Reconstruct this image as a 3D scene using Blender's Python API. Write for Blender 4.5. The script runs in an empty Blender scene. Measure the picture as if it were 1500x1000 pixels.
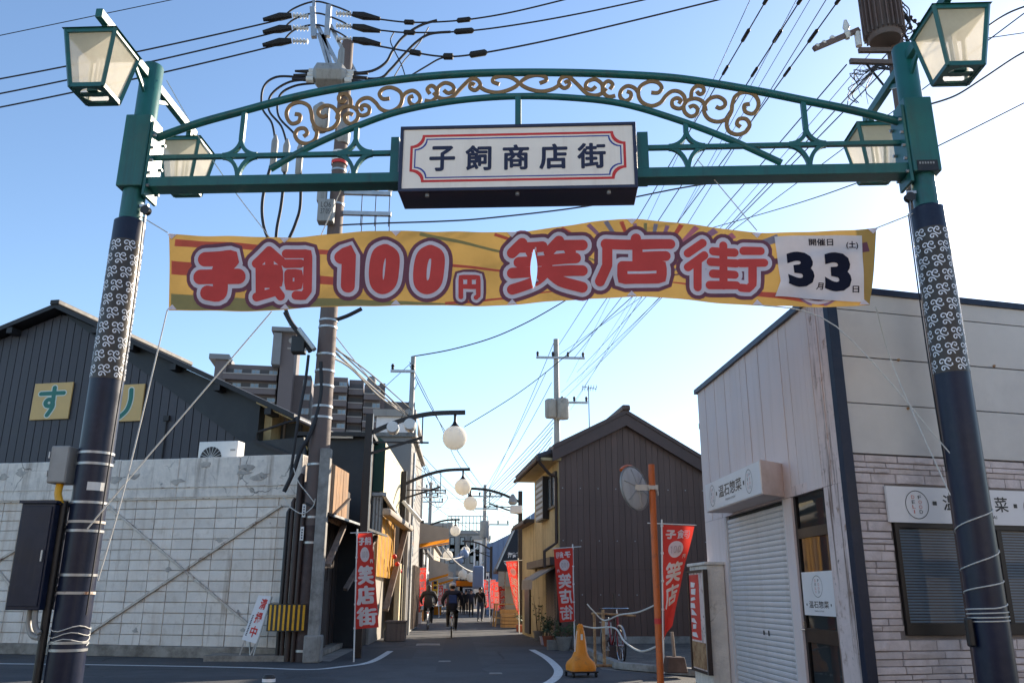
import bpy, bmesh, math, random
from mathutils import Vector, Matrix
R = math.radians
random.seed(11)
SC = bpy.context.scene
COL = SC.collection

# ------------------------------------------------------------------ camera
EYE, FPX, PITCH, YAW, ROLL = 1.4, 1235.0, R(16.68), R(-2.9), R(0.264)
cd = bpy.data.cameras.new('camera'); cam = bpy.data.objects.new('camera', cd); COL.objects.link(cam)
cd.sensor_width = 36.0; cd.lens = FPX / 1500 * 36; cd.clip_end = 3000; cd.clip_start = 0.05
CM = Matrix.Rotation(YAW, 3, 'Z') @ Matrix.Rotation(math.pi / 2 + PITCH, 3, 'X') @ Matrix.Rotation(ROLL, 3, 'Z')
cam.matrix_world = Matrix.Translation((0, 0, EYE)) @ CM.to_4x4()
SC.camera = cam
# ------------------------------------------------------------------ sky, sun, exposure
SUN_AZ, SUN_EL = R(46), R(24)            # azimuth measured from the street axis (+Y) towards +X
w = bpy.data.worlds.new('World'); SC.world = w; w.use_nodes = True
nt = w.node_tree; bg = nt.nodes['Background']
sky = nt.nodes.new('ShaderNodeTexSky'); sky.sky_type = 'NISHITA'; sky.sun_disc = False
sky.sun_elevation = SUN_EL; sky.sun_rotation = SUN_AZ
sky.air_density = 1.0; sky.dust_density = 0.3; sky.ozone_density = 2.7
nt.links.new(sky.outputs[0], bg.inputs[0]); bg.inputs[1].default_value = 0.115
sl = bpy.data.lights.new('sun', 'SUN'); sl.energy = 5.0; sl.angle = R(0.53); sl.color = (1.0, 0.86, 0.68)
so = bpy.data.objects.new('sun', sl); COL.objects.link(so)
sd = Vector((math.sin(SUN_AZ) * math.cos(SUN_EL), math.cos(SUN_AZ) * math.cos(SUN_EL), math.sin(SUN_EL)))
so.rotation_euler = sd.to_track_quat('Z', 'Y').to_euler(); so.location = (20, 20, 30)
SC.view_settings.view_transform = 'Standard'; SC.view_settings.look = 'None'
SC.view_settings.exposure = 1.15; SC.view_settings.gamma = 1.0; SC.view_settings.use_curve_mapping = False
SC.render.engine = 'CYCLES'; SC.cycles.max_bounces = 6; SC.cycles.transparent_max_bounces = 12

# ------------------------------------------------------------------ survey: sight line through a point of the picture
def ray(px, py):
    return (CM @ Vector(((px - 750) / FPX, (500 - py) / FPX, -1.0)))
def P(px, py, Y):
    d = ray(px, py); return Vector((0, 0, EYE)) + d * (Y / d.y)
def G(px, py, z=0.0):
    d = ray(px, py); return Vector((0, 0, EYE)) + d * ((z - EYE) / d.z)

class Frame:
    """a wall as seen when facing it: a runs right, b into the wall, z up"""
    def __init__(s, x, y, ang=0.0, z=0.0):
        s.o = Vector((x, y, z)); s.ang = ang
        s.A = Vector((math.cos(ang), math.sin(ang), 0)); s.B = Vector((-math.sin(ang), math.cos(ang), 0))
    def hit(s, px, py, b=0.0):
        d = ray(px, py); p0 = s.o + s.B * b; e = Vector((0, 0, EYE))
        t = (p0 - e).dot(s.B) / d.dot(s.B); q = e + d * t - s.o
        return q.dot(s.A), q.z
    def loc(s, p):
        q = p - s.o; return (q.dot(s.A), q.dot(s.B), q.z)
    def world(s, a, b, z):
        return s.o + s.A * a + s.B * b + Vector((0, 0, z))
    def ground(s, px, py):
        q = G(px, py) - s.o; return q.dot(s.A), q.dot(s.B)

# ------------------------------------------------------------------ materials
MATS = {}
def mat(name, base, rough=0.6, metal=0.0, var=0.12, scale=5.0, bump=0.1, bscale=60.0, dirt=None, streak=None, rnd=0.0, spec=0.5, coat=0.0, bumpd=0.01):
    if name in MATS: return MATS[name]
    m = bpy.data.materials.new(name); m.use_nodes = True; MATS[name] = m
    t = m.node_tree; N = t.nodes; L = t.links; bs = N['Principled BSDF']
    tc = N.new('ShaderNodeTexCoord')
    if rnd:      # pieces of one surface share its weathering: place-based pattern
        gp_ = N.new('ShaderNodeNewGeometry'); tc = type('S', (), {'outputs': {'Object': gp_.outputs['Position']}})
    n1 = N.new('ShaderNodeTexNoise'); n1.inputs['Scale'].default_value = scale; n1.inputs['Detail'].default_value = 6; n1.inputs['Roughness'].default_value = 0.65
    L.new(tc.outputs['Object'], n1.inputs['Vector'])
    r1 = N.new('ShaderNodeValToRGB'); r1.color_ramp.elements[0].position = 0.3; r1.color_ramp.elements[1].position = 0.7
    r1.color_ramp.elements[0].color = tuple(c * (1 - var) for c in base) + (1,)
    r1.color_ramp.elements[1].color = tuple(min(1, c * (1 + var)) for c in base) + (1,)
    L.new(n1.outputs['Fac'], r1.inputs['Fac']); cur = r1.outputs['Color']
    def layer(cur, dcol, amt, dscale, stretch, soft=0.12):
        mp = N.new('ShaderNodeMapping'); mp.inputs['Scale'].default_value = stretch
        L.new(tc.outputs['Object'], mp.inputs['Vector'])
        n = N.new('ShaderNodeTexNoise'); n.inputs['Scale'].default_value = dscale; n.inputs['Detail'].default_value = 8; n.inputs['Roughness'].default_value = 0.7
        L.new(mp.outputs[0], n.inputs['Vector'])
        r = N.new('ShaderNodeValToRGB'); p = 0.5 + 0.22 * (1 - 2 * amt)
        r.color_ramp.elements[0].position = max(0, p - soft); r.color_ramp.elements[1].position = min(1, p + soft)
        L.new(n.outputs['Fac'], r.inputs['Fac'])
        mx = N.new('ShaderNodeMix'); mx.data_type = 'RGBA'
        L.new(r.outputs['Color'], mx.inputs['Factor']); L.new(cur, mx.inputs[6]); mx.inputs[7].default_value = tuple(dcol) + (1,)
        return mx.outputs[2]
    if dirt:
        for d in (dirt if isinstance(dirt, list) else [dirt]):
            cur = layer(cur, d[0], d[1], d[2], (1, 1, 1), d[3] if len(d) > 3 else 0.12)
    if streak:
        for d in (streak if isinstance(streak, list) else [streak]):
            cur = layer(cur, d[0], d[1], d[2], (1, 1, 0.06), d[3] if len(d) > 3 else 0.12)
    if rnd:
        oi = N.new('ShaderNodeObjectInfo'); hs = N.new('ShaderNodeHueSaturation')
        mr = N.new('ShaderNodeMapRange'); mr.inputs[3].default_value = 1 - rnd; mr.inputs[4].default_value = 1 + rnd
        L.new(oi.outputs['Random'], mr.inputs[0]); L.new(mr.outputs[0], hs.inputs['Value']); L.new(cur, hs.inputs['Color']); cur = hs.outputs['Color']
    L.new(cur, bs.inputs['Base Color'])
    bs.inputs['Metallic'].default_value = metal; bs.inputs['Specular IOR Level'].default_value = spec
    if coat: bs.inputs['Coat Weight'].default_value = coat; bs.inputs['Coat Roughness'].default_value = 0.15
    rr = N.new('ShaderNodeMapRange'); rr.inputs[3].default_value = max(0.03, rough - 0.12); rr.inputs[4].default_value = min(1, rough + 0.12)
    L.new(n1.outputs['Fac'], rr.inputs[0]); L.new(rr.outputs[0], bs.inputs['Roughness'])
    if bump:
        n2 = N.new('ShaderNodeTexNoise'); n2.inputs['Scale'].default_value = bscale; n2.inputs['Detail'].default_value = 5
        L.new(tc.outputs['Object'], n2.inputs['Vector'])
        bp = N.new('ShaderNodeBump'); bp.inputs['Strength'].default_value = bump; bp.inputs['Distance'].default_value = bumpd
        L.new(n2.outputs['Fac'], bp.inputs['Height']); L.new(bp.outputs[0], bs.inputs['Normal'])
    return m
def fabric(name, base, trans=0.4, var=0.08, scale=3.0):
    if name in MATS: return MATS[name]
    m = mat(name, base, 0.85, 0, var, scale, 0.12, 25, spec=0.15)
    t = m.node_tree; bs = t.nodes['Principled BSDF']; out = t.nodes['Material Output']
    tr = t.nodes.new('ShaderNodeBsdfTranslucent'); mx = t.nodes.new('ShaderNodeMixShader'); mx.inputs[0].default_value = trans
    src = bs.inputs['Base Color'].links[0].from_socket; t.links.new(src, tr.inputs['Color'])
    t.links.new(bs.outputs[0], mx.inputs[1]); t.links.new(tr.outputs[0], mx.inputs[2]); t.links.new(mx.outputs[0], out.inputs['Surface'])
    return m
def glass(name, tint=(0.9, 0.95, 1), refl=0.12, rough=0.03):
    if name in MATS: return MATS[name]
    m = bpy.data.materials.new(name); m.use_nodes = True; MATS[name] = m
    t = m.node_tree; N = t.nodes; L = t.links; N.remove(N['Principled BSDF'])
    tr = N.new('ShaderNodeBsdfTransparent'); tr.inputs[0].default_value = tuple(tint) + (1,)
    gl = N.new('ShaderNodeBsdfGlossy'); gl.inputs['Roughness'].default_value = rough
    fr = N.new('ShaderNodeLayerWeight'); fr.inputs['Blend'].default_value = 0.35
    mr = N.new('ShaderNodeMapRange'); mr.inputs[3].default_value = refl; mr.inputs[4].default_value = min(1, refl + 0.6)
    L.new(fr.outputs['Fresnel'], mr.inputs[0])
    mx = N.new('ShaderNodeMixShader'); L.new(mr.outputs[0], mx.inputs[0]); L.new(tr.outputs[0], mx.inputs[1]); L.new(gl.outputs[0], mx.inputs[2])
    L.new(mx.outputs[0], N['Material Output'].inputs['Surface'])
    return m
def milky(name, base, trans=0.55, clear=0.25):
    m = fabric(name, base, trans, 0.1, 4)
    t = m.node_tree; out = t.nodes['Material Output']; src = out.inputs['Surface'].links[0].from_socket
    tp = t.nodes.new('ShaderNodeBsdfTransparent'); mx = t.nodes.new('ShaderNodeMixShader'); mx.inputs[0].default_value = clear
    t.links.new(src, mx.inputs[1]); t.links.new(tp.outputs[0], mx.inputs[2]); t.links.new(mx.outputs[0], out.inputs['Surface'])
    return m

# ------------------------------------------------------------------ mesh builder
class MB:
    def __init__(s): s.v = []; s.f = []; s.m = []
    def add(s, vs, fs, m=0):
        o = len(s.v); s.v += [tuple(v) for v in vs]; s.f += [tuple(i + o for i in f) for f in fs]; s.m += [m] * len(fs); return s
    def box(s, x0, x1, y0, y1, z0, z1, m=0):
        vs = [(x0, y0, z0), (x1, y0, z0), (x1, y1, z0), (x0, y1, z0), (x0, y0, z1), (x1, y0, z1), (x1, y1, z1), (x0, y1, z1)]
        return s.add(vs, [(0, 3, 2, 1), (4, 5, 6, 7), (0, 1, 5, 4), (1, 2, 6, 5), (2, 3, 7, 6), (3, 0, 4, 7)], m)
    def bar(s, p, q, w, h, m=0, up=(0, 0, 1)):
        p, q, up = Vector(p), Vector(q), Vector(up); d = (q - p).normalized()
        sd_ = d.cross(up)
        if sd_.length < 1e-4: sd_ = d.cross(Vector((1, 0, 0)))
        sd_.normalize(); u = sd_.cross(d); x = sd_ * w / 2; y = u * h / 2
        vs = [p - x - y, p + x - y, p + x + y, p - x + y, q - x - y, q + x - y, q + x + y, q - x + y]
        return s.add(vs, [(0, 1, 2, 3), (7, 6, 5, 4), (0, 4, 5, 1), (1, 5, 6, 2), (2, 6, 7, 3), (3, 7, 4, 0)], m)
    def tube(s, pts, r, n=8, m=0, caps=True):
        pts = [Vector(p) for p in pts]; k = len(pts); rs = r if isinstance(r, (list, tuple)) else [r] * k
        prev = None; vs = []; fs = []
        for i, p in enumerate(pts):
            d = (pts[min(i + 1, k - 1)] - pts[max(i - 1, 0)])
            if d.length < 1e-9: d = Vector((0, 0, 1))
            d.normalize()
            if prev is None:
                a = d.cross(Vector((0, 0, 1)))
                if a.length < 1e-3: a = d.cross(Vector((1, 0, 0)))
            else:
                a = prev - d * prev.dot(d)
                if a.length < 1e-4: a = d.orthogonal()
            a.normalize(); prev = a; b = d.cross(a)
            for j in range(n):
                t = 2 * math.pi * j / n; vs.append(p + (a * math.cos(t) + b * math.sin(t)) * rs[i])
        for i in range(k - 1):
            for j in range(n):
                fs.append((i * n + j, i * n + (j + 1) % n, (i + 1) * n + (j + 1) % n, (i + 1) * n + j))
        if caps: fs.append(tuple(range(n - 1, -1, -1))); fs.append(tuple(range((k - 1) * n, k * n)))
        return s.add(vs, fs, m)
    def sweep(s, pts, w, d, b=0.0, m=0):
        """flat bar following a path of (a, z) in the wall plane; w wide in the plane, d deep"""
        k = len(pts); vs = []; fs = []
        for i in range(k):
            p0 = pts[max(i - 1, 0)]; p1 = pts[min(i + 1, k - 1)]
            dx, dz = p1[0] - p0[0], p1[1] - p0[1]; l = math.hypot(dx, dz) or 1
            nx, nz = -dz / l * w / 2, dx / l * w / 2; a, z = pts[i]
            vs += [(a + nx, b - d / 2, z + nz), (a - nx, b - d / 2, z - nz), (a - nx, b + d / 2, z - nz), (a + nx, b + d / 2, z + nz)]
        for i in range(k - 1):
            for j in range(4):
                fs.append((i * 4 + j, (i + 1) * 4 + j, (i + 1) * 4 + (j + 1) % 4, i * 4 + (j + 1) % 4))
        fs.append((0, 1, 2, 3)); e = (k - 1) * 4; fs.append((e + 3, e + 2, e + 1, e))
        return s.add(vs, fs, m)
    def prism(s, poly, b0, b1, m=0):
        """poly of (a, z) extruded from b0 to b1"""
        n = len(poly); vs = [(a, b0, z) for a, z in poly] + [(a, b1, z) for a, z in poly]
        fs = [tuple(range(n)), tuple(range(2 * n - 1, n - 1, -1))] + [(i, i + n, (i + 1) % n + n, (i + 1) % n) for i in range(n)]
        return s.add(vs, fs, m)
    def hprism(s, poly, z0, z1, m=0):
        n = len(poly); vs = [(a, b, z0) for a, b in poly] + [(a, b, z1) for a, b in poly]
        fs = [tuple(range(n - 1, -1, -1)), tuple(range(n, 2 * n))] + [(i, (i + 1) % n, (i + 1) % n + n, i + n) for i in range(n)]
        return s.add(vs, fs, m)
    def lathe(s, prof, c=(0, 0, 0), n=16, m=0, axis='Z'):
        vs = []; fs = []; k = len(prof)
        for r, z in prof:
            for j in range(n):
                t = 2 * math.pi * j / n; x, y = r * math.cos(t), r * math.sin(t)
                q = (x, y, z) if axis == 'Z' else ((x, z, y) if axis == 'Y' else (z, x, y))
                vs.append((c[0] + q[0], c[1] + q[1], c[2] + q[2]))
        for i in range(k - 1):
            for j in range(n):
                fs.append((i * n + j, i * n + (j + 1) % n, (i + 1) * n + (j + 1) % n, (i + 1) * n + j))
        if prof[0][0] > 1e-4: fs.append(tuple(range(n - 1, -1, -1)))
        if prof[-1][0] > 1e-4: fs.append(tuple(range((k - 1) * n, k * n)))
        return s.add(vs, fs, m)
    def ball(s, c, r, n=16, m=0, sz=1.0):
        h = n // 2
        return s.lathe([(max(1e-5, r * math.sin(math.pi * i / h)), -r * sz * math.cos(math.pi * i / h)) for i in range(h + 1)], c, n, m)
    def quad(s, a, b, c, d, m=0): return s.add([a, b, c, d], [(0, 1, 2, 3)], m)
    def mesh(s, name, mats, smooth=False, fix=True):
        me = bpy.data.meshes.new(name); me.from_pydata([tuple(v) for v in s.v], [], s.f)
        for m in (mats if isinstance(mats, (list, tuple)) else [mats]): me.materials.append(m)
        me.polygons.foreach_set('material_index', s.m)
        if fix:
            bm = bmesh.new(); bm.from_mesh(me); bmesh.ops.recalc_face_normals(bm, faces=bm.faces); bm.to_mesh(me); bm.free()
        if smooth:
            me.polygons.foreach_set('use_smooth', [True] * len(me.polygons)); me.set_sharp_from_angle(angle=R(38))
        me.update(); return me
    def build(s, name, mats, parent=None, smooth=False, bevel=0.0, loc=None, fix=True):
        o = bpy.data.objects.new(name, s.mesh(name, mats, smooth, fix)); COL.objects.link(o)
        if parent is not None: o.parent = parent
        if loc is not None: o.location = loc
        if bevel:
            md = o.modifiers.new('bevel', 'BEVEL'); md.width = bevel; md.segments = 2; md.limit_method = 'ANGLE'; md.angle_limit = R(40)
        return o

def tag(o, label, cat, group=None, kind=None):
    if label: o['label'] = label
    if cat: o['category'] = cat
    if group: o['group'] = group
    if kind: o['kind'] = kind
    return o
def empty(name, label, cat, fr=None, loc=None, rz=0.0, group=None):
    o = bpy.data.objects.new(name, None); COL.objects.link(o); o.empty_display_size = 0.2
    if fr is not None: o.location = fr.o; o.rotation_euler = (0, 0, fr.ang)
    if loc is not None: o.location = loc; o.rotation_euler = (0, 0, rz)
    return tag(o, label, cat, group)
def struct(o): o['kind'] = 'structure'; return o
def inst(me, name, parent, loc=(0, 0, 0), rot=None, scale=None):
    o = bpy.data.objects.new(name, me); COL.objects.link(o); o.parent = parent; o.location = loc
    if rot: o.rotation_euler = rot
    if scale: o.scale = scale
    return o
def copy_tree(o, parent=None):
    c = o.copy(); COL.objects.link(c); c.parent = parent
    for ch in list(o.children): copy_tree(ch, c)
    return c
def catmull(pts, k=6, closed=False):
    out = []; n = len(pts)
    for i in range(n if closed else n - 1):
        p = [pts[(i + j) % n] if closed else pts[min(max(i + j, 0), n - 1)] for j in (-1, 0, 1, 2)]
        for q in range(k):
            t = q / k
            out.append(tuple(0.5 * ((2 * p[1][c]) + (-p[0][c] + p[2][c]) * t + (2 * p[0][c] - 5 * p[1][c] + 4 * p[2][c] - p[3][c]) * t * t
                                    + (-p[0][c] + 3 * p[1][c] - 3 * p[2][c] + p[3][c]) * t ** 3) for c in range(len(p[0]))))
    out.append(tuple(pts[0] if closed else pts[-1])); return out
def lerp(a, b, t): return a + (b - a) * t
def interp(xs, ys, x):
    if x <= xs[0]: return ys[0]
    for i in range(len(xs) - 1):
        if x <= xs[i + 1]:
            t = (x - xs[i]) / (xs[i + 1] - xs[i]); return lerp(ys[i], ys[i + 1], t)
    return ys[-1]

# ------------------------------------------------------------------ lettering
_TXT = {}
def text_geo(s, bold=0.0):
    """outline of a piece of writing, normalised to its own box: (verts (u, v), faces, aspect)"""
    if (s, bold) in _TXT: return _TXT[(s, bold)]
    c = bpy.data.curves.new('t', 'FONT'); c.body = s; c.size = 1; c.offset = bold; c.resolution_u = 3
    o = bpy.data.objects.new('t', c); COL.objects.link(o)
    dg = bpy.context.evaluated_depsgraph_get(); me = bpy.data.meshes.new_from_object(o.evaluated_get(dg))
    vs = [tuple(v.co) for v in me.vertices]; fs = [tuple(p.vertices) for p in me.polygons]
    COL.objects.unlink(o); bpy.data.objects.remove(o); bpy.data.curves.remove(c); bpy.data.meshes.remove(me)
    x0, x1 = min(v[0] for v in vs), max(v[0] for v in vs); y0, y1 = min(v[1] for v in vs), max(v[1] for v in vs)
    g = ([((v[0] - x0) / (x1 - x0), (v[1] - y0) / (y1 - y0)) for v in vs], fs, (x1 - x0) / (y1 - y0)); _TXT[(s, bold)] = g; return g
def put_text(mb, s, a0, a1, z0, z1, b, bold=0.0, m=0, skew=None):
    vs, fs, _ = text_geo(s, bold)
    mb.add([(lerp(a0, a1, u), b, lerp(z0, z1, v)) for u, v in vs], fs, m)
def put_bold(mb, s, a0, a1, z0, z1, b, w, m=0):
    for k, (dx, dz) in enumerate(((0, 0), (-w, 0), (w, 0), (0, -w), (0, w), (-w * .7, -w * .7), (w * .7, w * .7), (-w * .7, w * .7), (w * .7, -w * .7))):
        put_text(mb, s, a0 + dx, a1 + dx, z0 + dz, z1 + dz, b - 0.00015 * k, 0.0, m)
GLY = {
 '子': (10.5, [[(18, 14), (50, 14), (80, 14), (68, 28), (50, 40)], [(50, 38), (52, 60), (52, 80), (46, 91), (24, 88)], [(8, 53), (92, 53)]]),
 '飼': (6.8, [[(28, 6), (6, 30)], [(28, 6), (48, 26)], [(28, 24), (28, 38)], [(12, 40), (44, 40), (44, 67), (12, 67)], [(12, 53.5), (44, 53.5)], [(12, 40), (12, 90)], [(6, 93), (34, 84)], [(34, 72), (47, 92)],
           [(57, 12), (94, 12), (94, 84), (88, 94), (74, 92)], [(57, 31), (81, 31)], [(61, 50), (79, 50), (79, 74), (61, 74), (61, 50)]]),
 '笑': (7.5, [[(20, 2), (8, 22)], [(16, 11), (44, 11)], [(28, 12), (32, 25)], [(64, 2), (52, 22)], [(60, 11), (92, 11)], [(74, 12), (78, 25)],
           [(16, 41), (84, 37)], [(8, 62), (92, 62)], [(50, 41), (48, 62), (34, 82), (8, 95)], [(52, 62), (66, 82), (92, 95)]]),
 '店': (7.5, [[(50, 2), (50, 14)], [(12, 15), (93, 15)], [(14, 15), (14, 60), (5, 94)], [(52, 27), (52, 60)], [(52, 42), (87, 42)], [(33, 62), (82, 62), (82, 90), (33, 90), (33, 62)]]),
 '街': (6.4, [[(22, 2), (4, 24)], [(24, 28), (4, 54)], [(16, 44), (16, 96)], [(35, 18), (62, 18)], [(48, 4), (48, 42)], [(32, 41), (64, 41)], [(35, 66), (62, 66)], [(48, 53), (48, 90)], [(31, 90), (64, 89)],
           [(73, 14), (94, 14)], [(69, 40), (98, 40)], [(84, 40), (84, 86), (79, 95), (70, 94)]]),
 '円': (8.0, [[(12, 96), (12, 10), (88, 10), (88, 88), (78, 96)], [(50, 10), (50, 50)], [(12, 50), (88, 50)]]),
 '1': (15.0, [[(22, 26), (58, 12), (52, 88)]]),
 '0': (14.0, [[(56, 12), (78, 22), (78, 50), (70, 78), (46, 88), (26, 78), (24, 50), (34, 22), (56, 12)]]),
 'す': (6.5, [[(4, 22), (96, 22)], [(56, 2), (57, 30), (57, 56), (48, 66), (34, 64), (28, 54), (36, 44), (50, 45), (58, 56), (58, 72), (42, 98)]]),
 'り': (6.5, [[(24, 8), (20, 38), (26, 54)], [(76, 4), (78, 40), (68, 74), (42, 98)]]),
}
def strokes(ch, x0, y0, x1, y1):
    """strokes of a brush letter scaled into a box (y grows downwards); round letters are smoothed"""
    rad, st = GLY[ch]; out = []
    for p in st:
        q = catmull(p, 6) if ch in '0すり' else p
        if ch in '子笑' and len(p) > 2: q = catmull(p, 4)
        out.append([(x0 + x / 100 * (x1 - x0), y0 + y / 100 * (y1 - y0)) for x, y in q])
    return rad / 100 * (y1 - y0), out
def stroke_mesh(mb, paths, rad, fmap, m=0, seg=4.0, keep=None, eps=0.00012, base=0.0):
    """rounded strokes as thin sheets; fmap(x, y, lift) gives the place of a point of the print"""
    for si, p in enumerate(paths):
        q = [p[0]]
        for i in range(len(p) - 1):
            l = math.hypot(p[i + 1][0] - p[i][0], p[i + 1][1] - p[i][1]); k = max(1, int(l / seg))
            q += [(lerp(p[i][0], p[i + 1][0], (j + 1) / k), lerp(p[i][1], p[i + 1][1], (j + 1) / k)) for j in range(k)]
        n = len(q); rows = []
        def dirn(i):
            a, b = q[max(i - 1, 0)], q[min(i + 1, n - 1)]; l = math.hypot(b[0] - a[0], b[1] - a[1]) or 1
            return (b[0] - a[0]) / l, (b[1] - a[1]) / l
        d0 = dirn(0); d1 = dirn(n - 1)
        for t in (-0.98, -0.85, -0.6, -0.3): rows.append((q[0][0] + d0[0] * rad * t, q[0][1] + d0[1] * rad * t, d0, rad * math.sqrt(1 - t * t)))
        for i in range(n): rows.append((q[i][0], q[i][1], dirn(i), rad))
        for t in (0.3, 0.6, 0.85, 0.98): rows.append((q[-1][0] + d1[0] * rad * t, q[-1][1] + d1[1] * rad * t, d1, rad * math.sqrt(1 - t * t)))
        vs = []; fs = []; K = len(rows)
        for i, (x, y, d, r) in enumerate(rows):
            lift = base + eps * (si + i / K)
            for s_ in (-1, -0.5, 0, 0.5, 1): vs.append((x - d[1] * r * s_, y + d[0] * r * s_, lift))
        for i in range(K - 1):
            for j in range(4):
                f = (i * 5 + j, (i + 1) * 5 + j, (i + 1) * 5 + j + 1, i * 5 + j + 1)
                if keep is None or not keep.cut([vs[z] for z in f]): fs.append(f)
        if keep is not None:
            vs = [keep.push(*v) for v in vs]
        mb.add([fmap(*v) for v in vs], fs, m)
# ------------------------------------------------------------------ palette
m_asph = mat('asphalt', (0.055, 0.058, 0.064), 0.85, 0, 0.35, 1.3, 0.6, 120, dirt=[((0.032, 0.033, 0.037), 0.4, 0.5), ((0.085, 0.085, 0.088), 0.2, 0.9, 0.2), ((0.1, 0.1, 0.1), 0.22, 25)], bumpd=0.01)
def cracks(m, scale, col, width=0.012, stretch=(1, 1, 1)):
    t = m.node_tree; N = t.nodes; L = t.links; bs = N['Principled BSDF']; src = bs.inputs['Base Color'].links[0].from_socket
    tc = N.new('ShaderNodeTexCoord'); mp = N.new('ShaderNodeMapping'); mp.inputs['Scale'].default_value = stretch; gp_ = N.new('ShaderNodeNewGeometry'); L.new(gp_.outputs['Position'], mp.inputs['Vector'])
    nz = N.new('ShaderNodeTexNoise'); nz.inputs['Scale'].default_value = scale * 3; nz.inputs['Detail'].default_value = 6; L.new(mp.outputs[0], nz.inputs['Vector'])
    ad = N.new('ShaderNodeMix'); ad.data_type = 'VECTOR'; ad.inputs['Factor'].default_value = 0.25; L.new(mp.outputs[0], ad.inputs[4]); L.new(nz.outputs['Color'], ad.inputs[5])
    vo = N.new('ShaderNodeTexVoronoi'); vo.feature = 'DISTANCE_TO_EDGE'; vo.inputs['Scale'].default_value = scale; L.new(ad.outputs[1], vo.inputs['Vector'])
    n2 = N.new('ShaderNodeTexNoise'); n2.inputs['Scale'].default_value = scale * 0.8; L.new(tc.outputs['Object'], n2.inputs['Vector'])
    mr = N.new('ShaderNodeMapRange'); mr.inputs[1].default_value = 0.0; mr.inputs[2].default_value = width; mr.inputs[3].default_value = 1.0; mr.inputs[4].default_value = 0.0; L.new(vo.outputs['Distance'], mr.inputs[0])
    m2 = N.new('ShaderNodeMapRange'); m2.inputs[1].default_value = 0.48; m2.inputs[2].default_value = 0.58; L.new(n2.outputs['Fac'], m2.inputs[0])
    ml = N.new('ShaderNodeMath'); ml.operation = 'MULTIPLY'; L.new(mr.outputs[0], ml.inputs[0]); L.new(m2.outputs[0], ml.inputs[1])
    mx = N.new('ShaderNodeMix'); mx.data_type = 'RGBA'; L.new(ml.outputs[0], mx.inputs['Factor']); L.new(src, mx.inputs[6]); mx.inputs[7].default_value = tuple(col) + (1,); L.new(mx.outputs[2], bs.inputs['Base Color'])
cracks(m_asph, 0.45, (0.018, 0.018, 0.02), 0.012)
m_patch = mat('asphalt_patch', (0.04, 0.042, 0.047), 0.85, 0, 0.25, 2.0, 0.5, 200, dirt=((0.07, 0.07, 0.072), 0.25, 30), bumpd=0.006)
m_ground = mat('dusty_ground', (0.3, 0.28, 0.25), 0.95, 0, 0.25, 0.8, 0.4, 60, dirt=((0.2, 0.185, 0.165), 0.4, 1.5))
m_lot = mat('old_concrete_yard', (0.15, 0.135, 0.12), 0.9, 0, 0.3, 1.5, 0.7, 45, dirt=[((0.07, 0.065, 0.06), 0.45, 2.5), ((0.3, 0.27, 0.22), 0.2, 12)], bumpd=0.02)
m_conc = mat('concrete', (0.3, 0.29, 0.27), 0.85, 0, 0.2, 3, 0.4, 60, dirt=((0.14, 0.13, 0.12), 0.35, 2.5), streak=((0.12, 0.11, 0.1), 0.2, 4))
m_line = mat('road_paint', (0.62, 0.62, 0.6), 0.7, 0, 0.15, 8, 0.3, 120, dirt=((0.12, 0.12, 0.12), 0.22, 18, 0.08))
m_green = mat('green_enamel', (0.012, 0.115, 0.105), 0.38, 0.0, 0.12, 3, 0.06, 30, spec=0.5, dirt=((0.03, 0.09, 0.085), 0.25, 2.5), streak=((0.02, 0.07, 0.065), 0.2, 8))
m_navy = mat('navy_steel', (0.004, 0.01, 0.034), 0.38, 0.0, 0.25, 3, 0.05, 30, spec=0.35, dirt=((0.016, 0.02, 0.04), 0.25, 6), streak=((0.02, 0.024, 0.04), 0.15, 10))
m_band = mat('bronze_band', (0.05, 0.04, 0.032), 0.4, 0.2, 0.2, 5, 0.06, 40)
m_silver = mat('band_print', (0.78, 0.8, 0.84), 0.4, 0.0, 0.1, 5, 0)
m_gold = mat('gold_scroll', (0.27, 0.145, 0.05), 0.45, 0.25, 0.15, 5, 0.1, 50)
m_signrim = mat('sign_rim', (0.02, 0.022, 0.05), 0.35, 0, 0.2, 4, 0.05, 40)
m_signface = mat('sign_face', (0.9, 0.8, 0.68), 0.35, 0, 0.04, 2, 0.0, streak=((0.78, 0.66, 0.54), 0.22, 3))
m_red = mat('red_print', (0.62, 0.03, 0.025), 0.55, 0, 0.08, 5, 0)
m_blue = mat('blue_print', (0.02, 0.05, 0.28), 0.55, 0, 0.08, 5, 0)
m_ink = mat('navy_ink', (0.012, 0.016, 0.05), 0.6, 0, 0.1, 5, 0)
m_black = mat('black_paint', (0.012, 0.012, 0.014), 0.45, 0, 0.2, 6, 0.05, 50)
m_rubber = mat('black_rubber', (0.012, 0.012, 0.013), 0.75, 0, 0.2, 9, 0.05, 50)
m_wire = mat('cable_black', (0.012, 0.012, 0.016), 0.6, 0, 0.2, 4, 0)
m_wiregrey = mat('cable_grey', (0.16, 0.15, 0.14), 0.5, 0.3, 0.2, 4, 0)
m_rope = mat('white_rope', (0.62, 0.6, 0.55), 0.8, 0, 0.12, 20, 0.2, 200)
m_galv = mat('galvanised', (0.4, 0.41, 0.42), 0.42, 0.75, 0.15, 5, 0.1, 60)
m_steelpaint = mat('grey_enamel', (0.3, 0.3, 0.29), 0.5, 0.1, 0.12, 4, 0.05, 40, streak=((0.16, 0.15, 0.14), 0.2, 6))
m_white = mat('white_plastic', (0.72, 0.71, 0.68), 0.4, 0, 0.06, 4, 0.0)
m_porc = mat('porcelain', (0.6, 0.6, 0.58), 0.25, 0, 0.06, 4, 0.0)
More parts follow.
